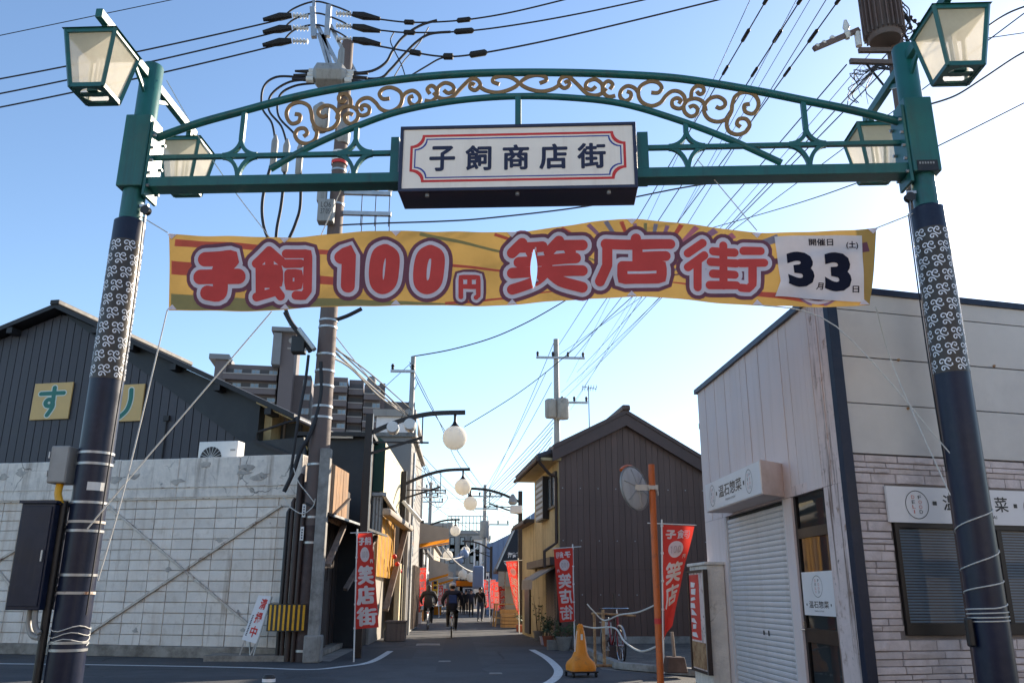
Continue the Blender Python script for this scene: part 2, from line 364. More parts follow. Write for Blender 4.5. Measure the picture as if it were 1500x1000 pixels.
m_block = mat('painted_block', (0.82, 0.75, 0.67), 0.9, 0, 0.08, 3, 0.8, 30, dirt=[((0.7, 0.62, 0.54), 0.4, 1.2, 0.22), ((0.58, 0.49, 0.4), 0.14, 5), ((0.22, 0.18, 0.15), 0.035, 9, 0.04)], streak=[((0.5, 0.38, 0.28), 0.14, 2.5, 0.16), ((0.3, 0.22, 0.16), 0.05, 5)], rnd=0.07, bumpd=0.012)
m_plaster = mat('cracked_plaster', (0.78, 0.71, 0.63), 0.92, 0, 0.1, 2, 0.8, 25, dirt=[((0.58, 0.53, 0.48), 0.35, 2.5), ((0.2, 0.2, 0.21), 0.1, 2.2, 0.04)], streak=((0.3, 0.24, 0.19), 0.15, 6), bumpd=0.015)
cracks(m_plaster, 1.1, (0.12, 0.1, 0.085), 0.014)
m_flake = mat('bare_render', (0.36, 0.33, 0.3), 0.95, 0, 0.2, 4, 0.5, 40, dirt=((0.55, 0.5, 0.44), 0.4, 6))
m_mortar = mat('dark_mortar', (0.4, 0.35, 0.31), 0.95, 0, 0.2, 5, 0.5, 60)
m_foot = mat('stained_footing', (0.3, 0.27, 0.23), 0.95, 0, 0.2, 3, 0.7, 30, dirt=((0.13, 0.11, 0.09), 0.4, 2.5))
m_paintsteel = mat('rusty_white_steel', (0.56, 0.5, 0.43), 0.6, 0.1, 0.12, 4, 0.2, 50, dirt=((0.16, 0.065, 0.03), 0.24, 7, 0.06), streak=((0.28, 0.14, 0.07), 0.12, 5))
m_siding = mat('charcoal_siding', (0.045, 0.044, 0.055), 0.55, 0.1, 0.15, 3, 0.1, 40, rnd=0.1)
m_darkclad = mat('dark_cladding', (0.014, 0.018, 0.024), 0.6, 0, 0.2, 1, 0.1, 30, dirt=((0.025, 0.03, 0.035), 0.25, 1.2))
m_roofdark = mat('dark_roof_edge', (0.012, 0.012, 0.015), 0.6, 0, 0.2, 4, 0.1, 40)
m_cream = mat('cream_render', (0.5, 0.4, 0.22), 0.9, 0, 0.1, 2, 0.4, 60, dirt=((0.36, 0.28, 0.15), 0.25, 1.5), streak=((0.22, 0.17, 0.1), 0.18, 4))
m_tan = mat('signboard_tan', (0.6, 0.4, 0.16), 0.6, 0, 0.06, 3, 0.05)
m_letgreen = mat('letter_green', (0.0, 0.14, 0.11), 0.5, 0, 0.06, 3, 0)
m_letedge = mat('letter_edge', (0.62, 0.68, 0.6), 0.6, 0, 0.06, 3, 0)
m_apt = mat('apartment_tile', (0.13, 0.11, 0.115), 0.75, 0, 0.08, 0.4, 0.05, 4)
m_aptdark = mat('apartment_recess', (0.085, 0.08, 0.085), 0.8, 0, 0.1, 0.4, 0)
m_aptblue = mat('apartment_grey_tower', (0.19, 0.2, 0.22), 0.7, 0, 0.08, 0.4, 0)
m_aptwhite = mat('apartment_ledge', (0.3, 0.28, 0.27), 0.7, 0, 0.06, 0.4, 0)
m_pane = mat('window_pane_far', (0.18, 0.22, 0.26), 0.12, 0.0, 0.25, 0.6, 0, spec=0.9)
m_curtain = mat('curtain', (0.5, 0.5, 0.47), 0.8, 0, 0.1, 1, 0)
m_pole = mat('pole_concrete', (0.13, 0.09, 0.08), 0.75, 0, 0.15, 3, 0.25, 70, dirt=((0.12, 0.1, 0.095), 0.35, 2), streak=((0.1, 0.085, 0.08), 0.2, 6))
m_poledark = mat('pole_brown_wrap', (0.045, 0.025, 0.024), 0.6, 0, 0.25, 4, 0.2, 50, dirt=((0.09, 0.06, 0.055), 0.25, 4))
m_conduit = mat('brown_conduit', (0.05, 0.032, 0.026), 0.55, 0.2, 0.2, 4, 0.1, 50)
m_yellow = mat('guard_yellow', (0.75, 0.38, 0.012), 0.5, 0, 0.1, 6, 0.1, 60, dirt=((0.3, 0.16, 0.03), 0.15, 9))
m_orange = mat('cone_orange', (0.72, 0.24, 0.012), 0.5, 0, 0.1, 4, 0.1, 50, dirt=((0.35, 0.13, 0.03), 0.2, 6))
m_pole_or = mat('pole_orange', (0.6, 0.12, 0.012), 0.45, 0, 0.1, 4, 0.1, 50, dirt=((0.3, 0.08, 0.03), 0.2, 8))
m_flagred = fabric('flag_red', (0.7, 0.06, 0.045), 0.45)
m_flagwhite = fabric('flag_white', (0.82, 0.8, 0.78), 0.4)
m_flagdisc = fabric('flag_disc', (0.5, 0.47, 0.47), 0.35)
m_bgold = fabric('banner_gold', (0.44, 0.275, 0.085), 0.22, 0.14, 1.5)
m_bred = fabric('banner_red', (0.72, 0.1, 0.09), 0.25)
m_blilac = fabric('banner_lilac', (0.8, 0.74, 0.8), 0.25)
m_bpurple = fabric('banner_purple', (0.2, 0.085, 0.12), 0.2)
m_bsheet = fabric('banner_sheet', (0.78, 0.76, 0.78), 0.25)
m_binkblk = fabric('banner_ink', (0.012, 0.014, 0.03), 0.1)
m_bgreen = fabric('banner_green', (0.3, 0.28, 0.13), 0.2)
m_bray = fabric('banner_ray_red', (0.6, 0.13, 0.09), 0.2)
m_bray2 = fabric('banner_ray_violet', (0.36, 0.2, 0.3), 0.2)
m_bray3 = fabric('banner_ray_blue', (0.27, 0.26, 0.33), 0.2)
m_bray4 = fabric('banner_ray_rose', (0.55, 0.2, 0.26), 0.2)
m_wood = mat('weathered_board', (0.32, 0.18, 0.09), 0.85, 0, 0.25, 3, 0.4, 40, streak=((0.15, 0.085, 0.045), 0.35, 8), rnd=0.12)
m_wooddark = mat('dark_board', (0.028, 0.017, 0.015), 0.8, 0, 0.3, 4, 0.3, 40, streak=((0.05, 0.035, 0.03), 0.25, 8), rnd=0.15)
m_woodgrey = mat('grey_timber', (0.24, 0.19, 0.16), 0.85, 0, 0.2, 3, 0.3, 40, streak=((0.13, 0.1, 0.085), 0.3, 8))
m_woodnew = mat('raw_timber', (0.5, 0.28, 0.1), 0.7, 0, 0.15, 3, 0.2, 40, streak=((0.35, 0.18, 0.06), 0.3, 8))
m_brown = mat('brown_metal_siding', (0.115, 0.07, 0.057), 0.55, 0.15, 0.12, 1.5, 0.08, 30, streak=((0.14, 0.088, 0.073), 0.3, 3), rnd=0.07)
m_brownroof = mat('brown_roof_fascia', (0.08, 0.05, 0.045), 0.5, 0.1, 0.15, 2, 0.1, 30)
m_tile = mat('roof_tile', (0.055, 0.045, 0.045), 0.55, 0, 0.2, 3, 0.2, 40, rnd=0.12)
m_pinkboard = mat('peeling_pink_board', (0.78, 0.67, 0.65), 0.85, 0, 0.08, 2, 0.35, 30, dirt=[((0.7, 0.55, 0.48), 0.3, 1.0, 0.25), ((0.3, 0.19, 0.15), 0.03, 9, 0.04)], streak=[((0.62, 0.5, 0.45), 0.12, 7, 0.16), ((0.2, 0.14, 0.12), 0.03, 16, 0.04)], rnd=0.02)
m_pinkplain = mat('pink_plaster', (0.74, 0.62, 0.58), 0.9, 0, 0.06, 2, 0.3, 40, dirt=((0.6, 0.47, 0.4), 0.3, 3, 0.2))
m_peel = mat('peeling_corner', (0.72, 0.58, 0.54), 0.9, 0, 0.12, 3, 0.6, 30, dirt=[((0.3, 0.17, 0.11), 0.22, 4, 0.06), ((0.09, 0.065, 0.055), 0.14, 7, 0.05)], streak=((0.2, 0.13, 0.1), 0.3, 9, 0.06))
m_panel = mat('grey_siding_panel', (0.6, 0.57, 0.53), 0.75, 0, 0.06, 1.5, 0.1, 80, dirt=((0.52, 0.49, 0.46), 0.25, 0.8), rnd=0.02)
m_stone = mat('ledge_stone', (0.62, 0.54, 0.52), 0.85, 0, 0.14, 5, 0.5, 25, dirt=((0.5, 0.43, 0.41), 0.35, 7), rnd=0.1, bumpd=0.012)
m_stoneback = mat('ledge_joint', (0.22, 0.19, 0.18), 0.95, 0, 0.2, 5, 0.5, 60)
m_shutter = mat('shutter_white', (0.66, 0.63, 0.63), 0.45, 0.1, 0.06, 2, 0.05, 40, streak=((0.48, 0.44, 0.42), 0.2, 3))
m_signwhite = mat('sign_white', (0.76, 0.74, 0.74), 0.45, 0, 0.04, 2, 0.0)
m_alu = mat('brown_alu_frame', (0.022, 0.017, 0.016), 0.4, 0.3, 0.15, 4, 0.05)
m_blind = mat('blind_slat', (0.3, 0.37, 0.46), 0.4, 0.1, 0.05, 2, 0)
m_int = mat('interior_dark', (0.05, 0.05, 0.05), 0.9, 0, 0.3, 1, 0)
m_intpale = mat('interior_pale', (0.3, 0.28, 0.25), 0.9, 0, 0.2, 1, 0)
m_globe = fabric('globe_acrylic', (0.9, 0.87, 0.8), 0.5, 0.03, 2)
m_awn = mat('awning_grey', (0.35, 0.31, 0.27), 0.85, 0, 0.1, 2, 0.2, 30)
m_awnor = fabric('awning_orange', (0.7, 0.27, 0.03), 0.5)
m_signgreen = mat('sign_green', (0.008, 0.06, 0.035), 0.5, 0, 0.15, 2, 0.05, 30)
m_signcream = mat('sign_cream', (0.66, 0.58, 0.38), 0.6, 0, 0.08, 2, 0.05, 30, streak=((0.5, 0.42, 0.26), 0.25, 4))
m_signyel = mat('book_sign_yellow', (0.85, 0.5, 0.02), 0.5, 0, 0.05, 3, 0)
m_bluewall = mat('blue_metal_wall', (0.13, 0.2, 0.34), 0.55, 0.1, 0.06, 2, 0)
m_farwall = mat('far_concrete', (0.3, 0.285, 0.27), 0.85, 0, 0.1, 0.6, 0.1, 20, streak=((0.2, 0.18, 0.17), 0.2, 1.5))
m_farcream = mat('far_cream', (0.45, 0.37, 0.27), 0.85, 0, 0.1, 0.8, 0.1, 20)
m_rust = mat('rusty_pipe', (0.42, 0.27, 0.14), 0.75, 0.1, 0.25, 6, 0.3, 60, dirt=((0.2, 0.08, 0.03), 0.4, 9))
m_skin = mat('skin', (0.45, 0.26, 0.18), 0.6, 0, 0.06, 6, 0)
m_hair = mat('hair_black', (0.012, 0.01, 0.009), 0.5, 0, 0.2, 30, 0.2, 100)
m_jknavy = mat('jacket_navy', (0.012, 0.014, 0.03), 0.8, 0, 0.2, 8, 0.3, 15)
m_jkdark = mat('jacket_dark', (0.018, 0.017, 0.018), 0.8, 0, 0.2, 8, 0.3, 15)
m_blueback = mat('vest_blue', (0.015, 0.04, 0.14), 0.8, 0, 0.15, 8, 0.3, 15)
m_jean = mat('jeans', (0.06, 0.085, 0.14), 0.85, 0, 0.2, 10, 0.3, 30)
m_trous = mat('trousers_dark', (0.015, 0.014, 0.015), 0.85, 0, 0.2, 10, 0.2, 20)
m_shoe = mat('shoe', (0.03, 0.025, 0.022), 0.6, 0, 0.2, 6, 0)
m_helmet = mat('helmet_pale', (0.55, 0.55, 0.55), 0.35, 0, 0.06, 6, 0)
m_chrome = mat('chrome', (0.6, 0.6, 0.62), 0.18, 0.95, 0.05, 5, 0)
m_bikered = mat('bike_red', (0.22, 0.015, 0.015), 0.3, 0.1, 0.1, 6, 0)
m_bikeblk = mat('bike_black', (0.015, 0.015, 0.018), 0.35, 0.1, 0.1, 6, 0)
m_redlens = mat('red_reflector', (0.7, 0.02, 0.015), 0.2, 0, 0.05, 6, 0)
m_leaf = mat('pot_leaf', (0.05, 0.085, 0.028), 0.6, 0, 0.3, 9, 0, rnd=0.2)
m_twig = mat('twig', (0.12, 0.085, 0.055), 0.85, 0, 0.2, 9, 0)
m_terra = mat('terracotta', (0.3, 0.09, 0.045), 0.8, 0, 0.15, 6, 0.1)
m_potwhite = mat('pot_pale', (0.5, 0.45, 0.5), 0.6, 0, 0.1, 6, 0)
m_potgrey = mat('pot_grey', (0.2, 0.2, 0.19), 0.85, 0, 0.2, 6, 0.2)
g_win = glass('window_glass', (0.75, 0.8, 0.82), 0.0)
g_lantern = milky('lantern_acrylic', (0.8, 0.74, 0.62), 0.6, 0.3)
# ================================================================== SETTING: ground, road, yard, markings
g = MB(); g.quad((-900, -300, -0.02), (900, -300, -0.02), (900, 1500, -0.02), (-900, 1500, -0.02))
struct(g.build('ground', m_ground))
g = MB()
road = [(-60, -12), (60, -12), (60, 8.3), (4.6, 9.0), (4.4, 15.6), (2.7, 17.6), (2.75, 24.2), (2.2, 30.0), (2.3, 38), (2.2, 46), (1.3, 60), (-0.8, 90), (-3.8, 90), (-2.9, 60), (-3.0, 46), (-2.6, 34), (-2.9, 28), (-2.9, 19.6), (-4.2, 20.3), (-11.0, 21.95), (-60, 34)]
g.hprism(road, -0.15, 0.0); struct(g.build('road', m_asph))
# raised yard on the right with its kerb
yard = [(3.15, 17.9), (4.55, 15.9), (14, 15.9), (14, 27.6), (6.6, 26.4), (3.05, 24.9)]
g = MB(); g.hprism(yard, -0.1, 0.09); struct(g.build('yard', m_lot))
g = MB(); g.bar((3.05, 24.4, 0.06), (3.05, 17.8, 0.06), 0.16, 0.13); g.bar((3.02, 17.82, 0.06), (4.5, 15.8, 0.06), 0.16, 0.13)
struct(g.build('kerb', m_conc, bevel=0.012))
def ground_stripe(name, pxs, wd, z, m, label=None):
    pts = [G(*p) for p in pxs]; pts = [Vector((p.x, p.y, 0)) for p in pts]
    pts = [Vector(c) for c in catmull([tuple(p) for p in pts], 8)]
    mb = MB(); vs = []
    for i, p in enumerate(pts):
        d = (pts[min(i + 1, len(pts) - 1)] - pts[max(i - 1, 0)]).normalized(); n = Vector((-d.y, d.x, 0)) * wd / 2
        vs += [p + n + Vector((0, 0, z)), p - n + Vector((0, 0, z))]
    mb.add(vs, [(2 * i, 2 * i + 1, 2 * i + 3, 2 * i + 2) for i in range(len(pts) - 1)])
    return struct(mb.build(name, m))
ground_stripe('road_marking', [(-160, 968), (0, 971.5), (130, 973), (350, 977), (450, 980), (500, 976), (543, 969), (572, 953)], 0.16, 0.004, m_line)
ground_stripe('road_marking', [(779, 951), (799, 962), (814, 975), (818, 985), (808, 997), (770, 1015)], 0.17, 0.004, m_line)
def ground_plate(name, pxs, z0, z1, m, label, cat):
    c = [G(*p) for p in pxs]; mb = MB(); mb.hprism([(p.x, p.y) for p in c], z0, z1)
    mb.hprism([(lerp(p.x, sum(q.x for q in c) / 4, 0.1), lerp(p.y, sum(q.y for q in c) / 4, 0.1)) for p in c], z1, z1 + 0.004)
    return tag(mb.build(name, m), label, cat)
ground_plate('manhole_cover', [(609, 945), (645, 945), (644, 942), (611, 942)], -0.02, 0.006, m_conc, 'pale rectangular drain cover in the middle of the road', 'manhole cover')
ground_plate('valve_cover', [(642, 969), (660, 969), (660, 967.3), (643, 967.3)], -0.02, 0.006, m_conc, 'small pale valve cover in the road nearer than the drain cover', 'valve cover')
ground_plate('valve_cover', [(716, 987), (736, 987), (735, 985), (717, 985)], -0.02, 0.006, m_conc, 'small pale valve cover nearest the camera, right of centre', 'valve cover')

def ground_patch(c):
    mb = MB(); mb.add([(x, y, 0.0025) for x, y in c], [tuple(range(len(c)))]); return struct(mb.build('road_patch', m_patch))
ground_patch([(-0.55, 17.0), (0.35, 17.0), (0.1, 40), (-0.7, 40)]); ground_patch([(-2.6, 20.5), (-1.2, 20.3), (-1.25, 23.6), (-2.5, 23.7)]); ground_patch([(-14, 15.0), (-2.2, 14.6), (-2.2, 15.7), (-14, 16.2)]); ground_patch([(1.0, 25.2), (2.3, 25.0), (2.2, 28.8), (0.9, 28.8)])
# ================================================================== THE GATE
GF = Frame(0.7, 8.0, R(-5.7))
gate = empty('street_gate', 'green steel arch gate with lanterns and lit-box sign spanning the street', 'gate', GF)
AL, AR = GF.hit(92, 1000)[0], GF.hit(1462, 1000)[0]
AC = (AL + AR) / 2
def gz(px, py, b=0.0): return GF.hit(px, py, b)[1]
z_sleeve = gz(190, 327); z_top = gz(222, 98); z_c0, z_c1 = gz(195, 281), gz(205, 178)
z_p0, z_p1 = gz(155, 558), gz(180, 357)
def scroll_motif():
    """one curl group, unit box"""
    def sp(cx, cy, r, a0, a1, k=10): return [(cx + r * (1 - 0.75 * i / k) * math.cos(lerp(a0, a1, i / k)), cy + r * (1 - 0.75 * i / k) * math.sin(lerp(a0, a1, i / k))) for i in range(k + 1)]
    return [sp(0.28, 0.68, 0.24, -0.5, 6.0), sp(0.74, 0.74, 0.2, 3.4, -3.0), sp(0.36, 0.22, 0.18, 1.2, 7.2), [(0.49, 0.57), (0.6, 0.45), (0.8, 0.35), (0.95, 0.42), (0.92, 0.55)], [(0.42, 0.39), (0.6, 0.3), (0.7, 0.12)]]
for side, a in (('left', AL), ('right', AR)):
    p = MB(); p.lathe([(0.118, z_sleeve - 0.05), (0.118, z_top - 0.02), (0.108, z_top), (0.0, z_top + 0.004)], (a, 0, 0), 28)
    post = p.build('post', m_green, gate, smooth=True)
    p = MB(); p.lathe([(0.26, 0.0), (0.26, 0.03), (0.168, 0.03), (0.162, 0.5), (0.158, z_sleeve), (0.12, z_sleeve + 0.03)], (a, 0, 0), 32)
    p.build('sleeve', m_navy, post, smooth=True)
    p = MB(); p.lathe([(0.1615, z_p0), (0.1615, z_p1)], (a, 0, 0), 32); p.f = p.f[:-2]; p.m = p.m[:-2]
    p.build('pattern_band', m_band, post, smooth=True)
    p = MB(); rr_ = 0.1632; rows = 10; cols = 7; hh = (z_p1 - z_p0) / rows; cw = 2 * math.pi / cols
    for r_ in range(rows):
        for c_ in range(cols):
            for path in scroll_motif():
                pts = []
                for (x, y) in path:
                    th = (c_ + x * 0.95 + (0.5 if r_ % 2 else 0)) * cw; z = z_p0 + (r_ + 0.02 + y * 0.96) * hh
                    pts.append((th, z))
                vs = []; n = len(pts)
                for i in range(n):
                    q0, q1 = pts[max(i - 1, 0)], pts[min(i + 1, n - 1)]; dx, dz = (q1[0] - q0[0]) * rr_, q1[1] - q0[1]; l = math.hypot(dx, dz) or 1
                    for s_ in (-1, 1):
                        th = pts[i][0] - dz / l * 0.0055 * s_ / rr_; z = pts[i][1] + dx / l * 0.0055 * s_
                        vs.append((a + rr_ * math.cos(th), rr_ * math.sin(th), z))
                p.add(vs, [(2 * i, 2 * i + 1, 2 * i + 3, 2 * i + 2) for i in range(n - 1)])
    p.build('scroll_pattern', m_silver, post, fix=False)['kind'] = 'stuff'
    # collar and bolted flange
    p = MB(); p.box(a - 0.14, a + 0.14, -0.15, 0.15, z_c0, z_c1); col = p.build('collar', m_green, gate, bevel=0.012)
    s_ = 1 if side == 'left' else -1
    p = MB(); p.box(*sorted((a + s_ * 0.143, a + s_ * 0.175)), -0.13, 0.16, z_c0 - 0.1, z_c1 - 0.08); p.build('flange', m_green, col, bevel=0.005)
    p = MB()
    for i in range(5):
        for bb in (-0.105, 0.13): p.lathe([(0.017, 0), (0.017, 0.03), (0.0, 0.032)], (a + s_ * 0.175, bb, z_c0 + 0.02 + i * 0.15), 6, axis='X') if s_ > 0 else p.lathe([(0.017, 0), (0.017, -0.03), (0.0, -0.032)], (a + s_ * 0.175, bb, z_c0 + 0.02 + i * 0.15), 6, axis='X')
    p.build('bolt', m_galv, col)
    if side == 'right':
        a0, z0 = GF.hit(1345, 250, -0.153); a1, z1 = GF.hit(1373, 234, -0.153)
        p = MB(); p.box(a0, a1, -0.157, -0.151, z0, z1); p.build('maker_plate', m_black, col)
        p = MB(); [p.box(lerp(a0, a1, 0.1 + 0.13 * q_), lerp(a0, a1, 0.18 + 0.13 * q_), -0.1588, -0.1575, z1 - 0.045, z1 - 0.022) for q_ in range(6)]; p.build('plate_marks', m_steelpaint, col)
    # lantern arm
    zb = 6.92
    p = MB(); p.bar((a, -0.1, zb), (a, -1.14, zb), 0.07, 0.1); p.bar((a, 0.1, zb), (a, 1.2, zb), 0.07, 0.1); p.bar((a, -0.1, zb - 0.22), (a, -0.42, zb - 0.04), 0.03, 0.05); p.bar((a, 0.1, zb - 0.22), (a, 0.42, zb - 0.04), 0.03, 0.05)
    p.build('lantern_arm', m_green, gate, bevel=0.006)
    # two lanterns
    for bb, zz in ((-0.98, zb - 0.03), (1.06, zb - 0.03)):
        L_ = bpy.data.objects.new('lantern', None); COL.objects.link(L_); L_.parent = gate; L_.location = (a, bb, zz); L_.empty_display_size = 0.1
        T, Bm, H, d0 = 0.245, 0.16, 0.59, 0.16
        p = MB(); p.box(-0.03, 0.03, -0.03, 0.03, -d0, -0.02)
        p.add([(-T - .03, -T - .03, -d0 - .06), (T + .03, -T - .03, -d0 - .06), (T + .03, T + .03, -d0 - .06), (-T - .03, T + .03, -d0 - .06), (-T * .6, -T * .6, -d0), (T * .6, -T * .6, -d0), (T * .6, T * .6, -d0), (-T * .6, T * .6, -d0)],
              [(0, 3, 2, 1), (4, 5, 6, 7), (0, 1, 5, 4), (1, 2, 6, 5), (2, 3, 7, 6), (3, 0, 4, 7)])
        p.build('cap', m_green, L_)
        zt, zbm = -d0 - 0.06, -d0 - 0.06 - H
        p = MB()
        for sx in (-1, 1):
            for sy in (-1, 1): p.bar((sx * T, sy * T, zt), (sx * Bm, sy * Bm, zbm), 0.035, 0.035, up=(sx, -sy, 0))
        for k in range(4):
            c = [(-1, -1), (1, -1), (1, 1), (-1, 1)]; q0, q1 = c[k], c[(k + 1) % 4]
            p.bar((q0[0] * (T - .005), q0[1] * (T - .005), zt - .018), (q1[0] * (T - .005), q1[1] * (T - .005), zt - .018), 0.03, 0.045)
            p.bar((q0[0] * Bm, q0[1] * Bm, zbm + .012), (q1[0] * Bm, q1[1] * Bm, zbm + .012), 0.03, 0.045)
        p.build('frame', m_green, L_)
        # base plate with a round opening
        p = MB(); n = 24; vs = []; fs = []
        for k in range(n):
            t = 2 * math.pi * (k + 0.5) / n; c_, s2 = math.cos(t), math.sin(t); q = Bm / max(abs(c_), abs(s2))
            vs += [(q * c_, q * s2, zbm - 0.004), (0.128 * c_, 0.128 * s2, zbm - 0.004), (q * c_, q * s2, zbm + 0.004), (0.128 * c_, 0.128 * s2, zbm + 0.004)]
        for k in range(n):
            i, j = 4 * k, 4 * ((k + 1) % n); fs += [(i, j, j + 1, i + 1), (i + 2, i + 3, j + 3, j + 2), (i + 1, j + 1, j + 3, i + 3)]
        p.add(vs, fs); p.box(-0.13, 0.13, -0.03, 0.03, zbm + 0.006, zbm + 0.02); p.box(-0.055, 0.055, -0.055, 0.055, zbm + 0.02, zbm + 0.09); p.build('base_plate', m_green, L_)
        for k in range(4):
            c = [(-1, -1), (1, -1), (1, 1), (-1, 1)]; q0, q1 = c[k], c[(k + 1) % 4]; e = 0.008
            p = MB(); p.quad((q0[0] * (T - e), q0[1] * (T - e), zt - .02), (q1[0] * (T - e), q1[1] * (T - e), zt - .02), (q1[0] * (Bm - e), q1[1] * (Bm - e), zbm + .02), (q0[0] * (Bm - e), q0[1] * (Bm - e), zbm + .02)); p.build('pane', g_lantern, L_)
        p = MB()
        for dx in (-0.022, 0.022): p.tube([(dx, 0, zbm + 0.09), (dx, 0, zbm + 0.42)], 0.017, 10)
        p.build('lamp_tube', m_white, L_, smooth=True)
# arch tubes, beam, rails
def gpts(lst, b=0.0, k=6): return [(a, b, z) for a, z in catmull([GF.hit(x, y, b) for x, y in lst], k)]
p = MB(); p.tube(gpts([(228, 203), (290, 181), (355, 163), (430, 143), (500, 129), (600, 115), (680, 108.5), (755, 106.5), (840, 107), (920, 110), (1000, 116), (1100, 132), (1181, 148), (1250, 162), (1322, 180)]), 0.043, 14)
p.build('arch_tube', m_green, gate, smooth=True)
p = MB(); p.tube(gpts([(396, 248), (430, 228), (467, 209), (523, 185), (587, 163), (667, 148), (750, 141.5), (830, 143), (910, 152), (990, 175), (1070, 205), (1145, 239)]), 0.036, 14)
p.build('arch_tube', m_green, gate, smooth=True)
zb0, zb1 = gz(760, 263, -0.1), gz(760, 247, -0.1)
zb1 = zb0 + 0.115
p = MB(); p.box(AL + 0.17, AR - 0.17, -0.1, 0.1, zb0, zb1); p.build('beam', m_green, gate, bevel=0.008)
zr = gz(350, 229)
p = MB(); p.box(AL + 0.17, GF.hit(577, 220)[0], -0.025, 0.025, zr - 0.023, zr + 0.023); p.build('rail', m_green, gate)
p = MB(); p.box(GF.hit(946, 215)[0], AR - 0.17, -0.025, 0.025, zr - 0.023, zr + 0.023); p.build('rail', m_green, gate)
for cx, ty in ((353, 163), (521, 186), (1006, 181), (1183, 149)):
    a, _ = GF.hit(cx, 215); zt = gz(cx, ty); p = MB(); r_ = 0.19
    p.sweep([(a, zt), (a, zr + r_ * 0.98)], 0.05, 0.05)
    lo = zr - zb1
    for s_ in (-1, 1):
        p.sweep([(a + s_ * (r_ * (1 - math.cos(t))), zr + 0.012 + r_ * (1 - math.sin(t))) for t in [i * math.pi / 2 / 9 for i in range(10)]], 0.042, 0.046 + 0.002 * s_)
        p.sweep([(a + s_ * (r_ * (1 - math.cos(t))), zr - 0.012 - lo * (1 - math.sin(t))) for t in [i * math.pi / 2 / 9 for i in range(10)]], 0.042, 0.042 + 0.002 * s_)
    p.build('diamond_brace', m_green, gate)
a, z0 = GF.hit(759, 182); p = MB(); p.box(a - 0.032, a + 0.032, -0.03, 0.03, z0 - 0.05, gz(759, 143)); p.build('centre_stay', m_green, gate)
# gold scrolls, left half measured, right half mirrored
SCR = [[(120, 402), (148, 408), (142, 442), (105, 455), (80, 430), (75, 390), (100, 352), (150, 338), (195, 358), (211, 400), (216, 440), (237, 475), (283, 490), (330, 476), (357, 440), (356, 400), (328, 364), (287, 356), (253, 378), (250, 405), (275, 418), (297, 408)],
       [(232, 468), (240, 508), (226, 545), (185, 563), (140, 550), (120, 515), (138, 483), (172, 480), (187, 505), (166, 524)],
       [(350, 428), (364, 382), (400, 361), (440, 366), (466, 396), (460, 432), (430, 455), (400, 445), (394, 416), (414, 398), (438, 406)],
       [(428, 365), (424, 320), (398, 294), (366, 302), (362, 328), (382, 338), (398, 322)],
       [(463, 398), (490, 410), (524, 396), (527, 366), (502, 352), (482, 366), (492, 382)],
       [(458, 385), (465, 346), (492, 320), (528, 316), (562, 340), (592, 376), (640, 390), (690, 366), (709, 322), (696, 281), (650, 258), (605, 266), (584, 295), (602, 320), (640, 318)],
       [(706, 318), (730, 287), (768, 275), (800, 298), (806, 330), (780, 355), (751, 342), (749, 314), (770, 304)],
       [(832, 327), (870, 330), (900, 300), (892, 262), (868, 246), (846, 266), (860, 290)],
       [(900, 292), (905, 256), (940, 230), (980, 240), (992, 268), (962, 286), (936, 270)],
       [(880, 285), (910, 312), (948, 318), (990, 302), (1040, 250), (1085, 210), (1120, 214), (1137, 245), (1108, 271), (1080, 256), (1088, 234), (1106, 242)],
       [(1126, 248), (1170, 275), (1235, 285), (1305, 266), (1346, 236), (1312, 206), (1260, 195), (1215, 205), (1206, 226), (1242, 240)]]
a_mid = GF.hit(761, 120)[0]
for sc_ in SCR:
    pts = catmull([GF.hit(400 + x / 3.745, 60 + y / 3.745) for x, y in sc_], 5); n = len(pts)
    for mir in (0, 1):
        q = pts if not mir else [(2 * a_mid - a, z) for a, z in pts]
        p = MB(); p.sweep(q, 0.042, 0.016, b=random.uniform(-0.006, 0.006)); p.build('scroll_ornament', m_gold, gate)
# sign box
SB = -0.28
(aL, zT), (aR, zT2) = GF.hit(587, 185.5, SB), GF.hit(931, 178, SB); zB = (gz(588, 281, SB) + gz(932, 274, SB)) / 2; zT = (zT + zT2) / 2
box = MB(); box.box(aL, aR, SB + 0.03, 0.14, zB, zT); sign = box.build('sign_box', m_signrim, gate, bevel=0.01)
p = MB(); fr_ = 0.035
for (x0, x1, z0, z1) in ((aL, aR, zT - fr_, zT), (aL, aR, zB, zB + fr_), (aL, aL + fr_, zB + fr_, zT - fr_), (aR - fr_, aR, zB + fr_, zT - fr_)): p.box(x0, x1, SB, SB + 0.028, z0, z1)
p.build('sign_frame', m_signrim, sign, bevel=0.004)
p = MB(); p.box(aL + fr_, aR - fr_, SB + 0.014, SB + 0.027, zB + fr_, zT - fr_); p.build('sign_face', m_signface, sign)
def notched(x0, x1, z0, z1, r, k=6):
    pts = []
    for cx, cz, a0 in ((x1, z1, 180), (x1, z0, 90), (x0, z0, 0), (x0, z1, 270)):
        arc = [(cx + r * math.cos(R(a0 + 90 * i / k)), cz + r * math.sin(R(a0 + 90 * i / k))) for i in range(k + 1)]
        pts += arc if False else arc[::1]
    return pts
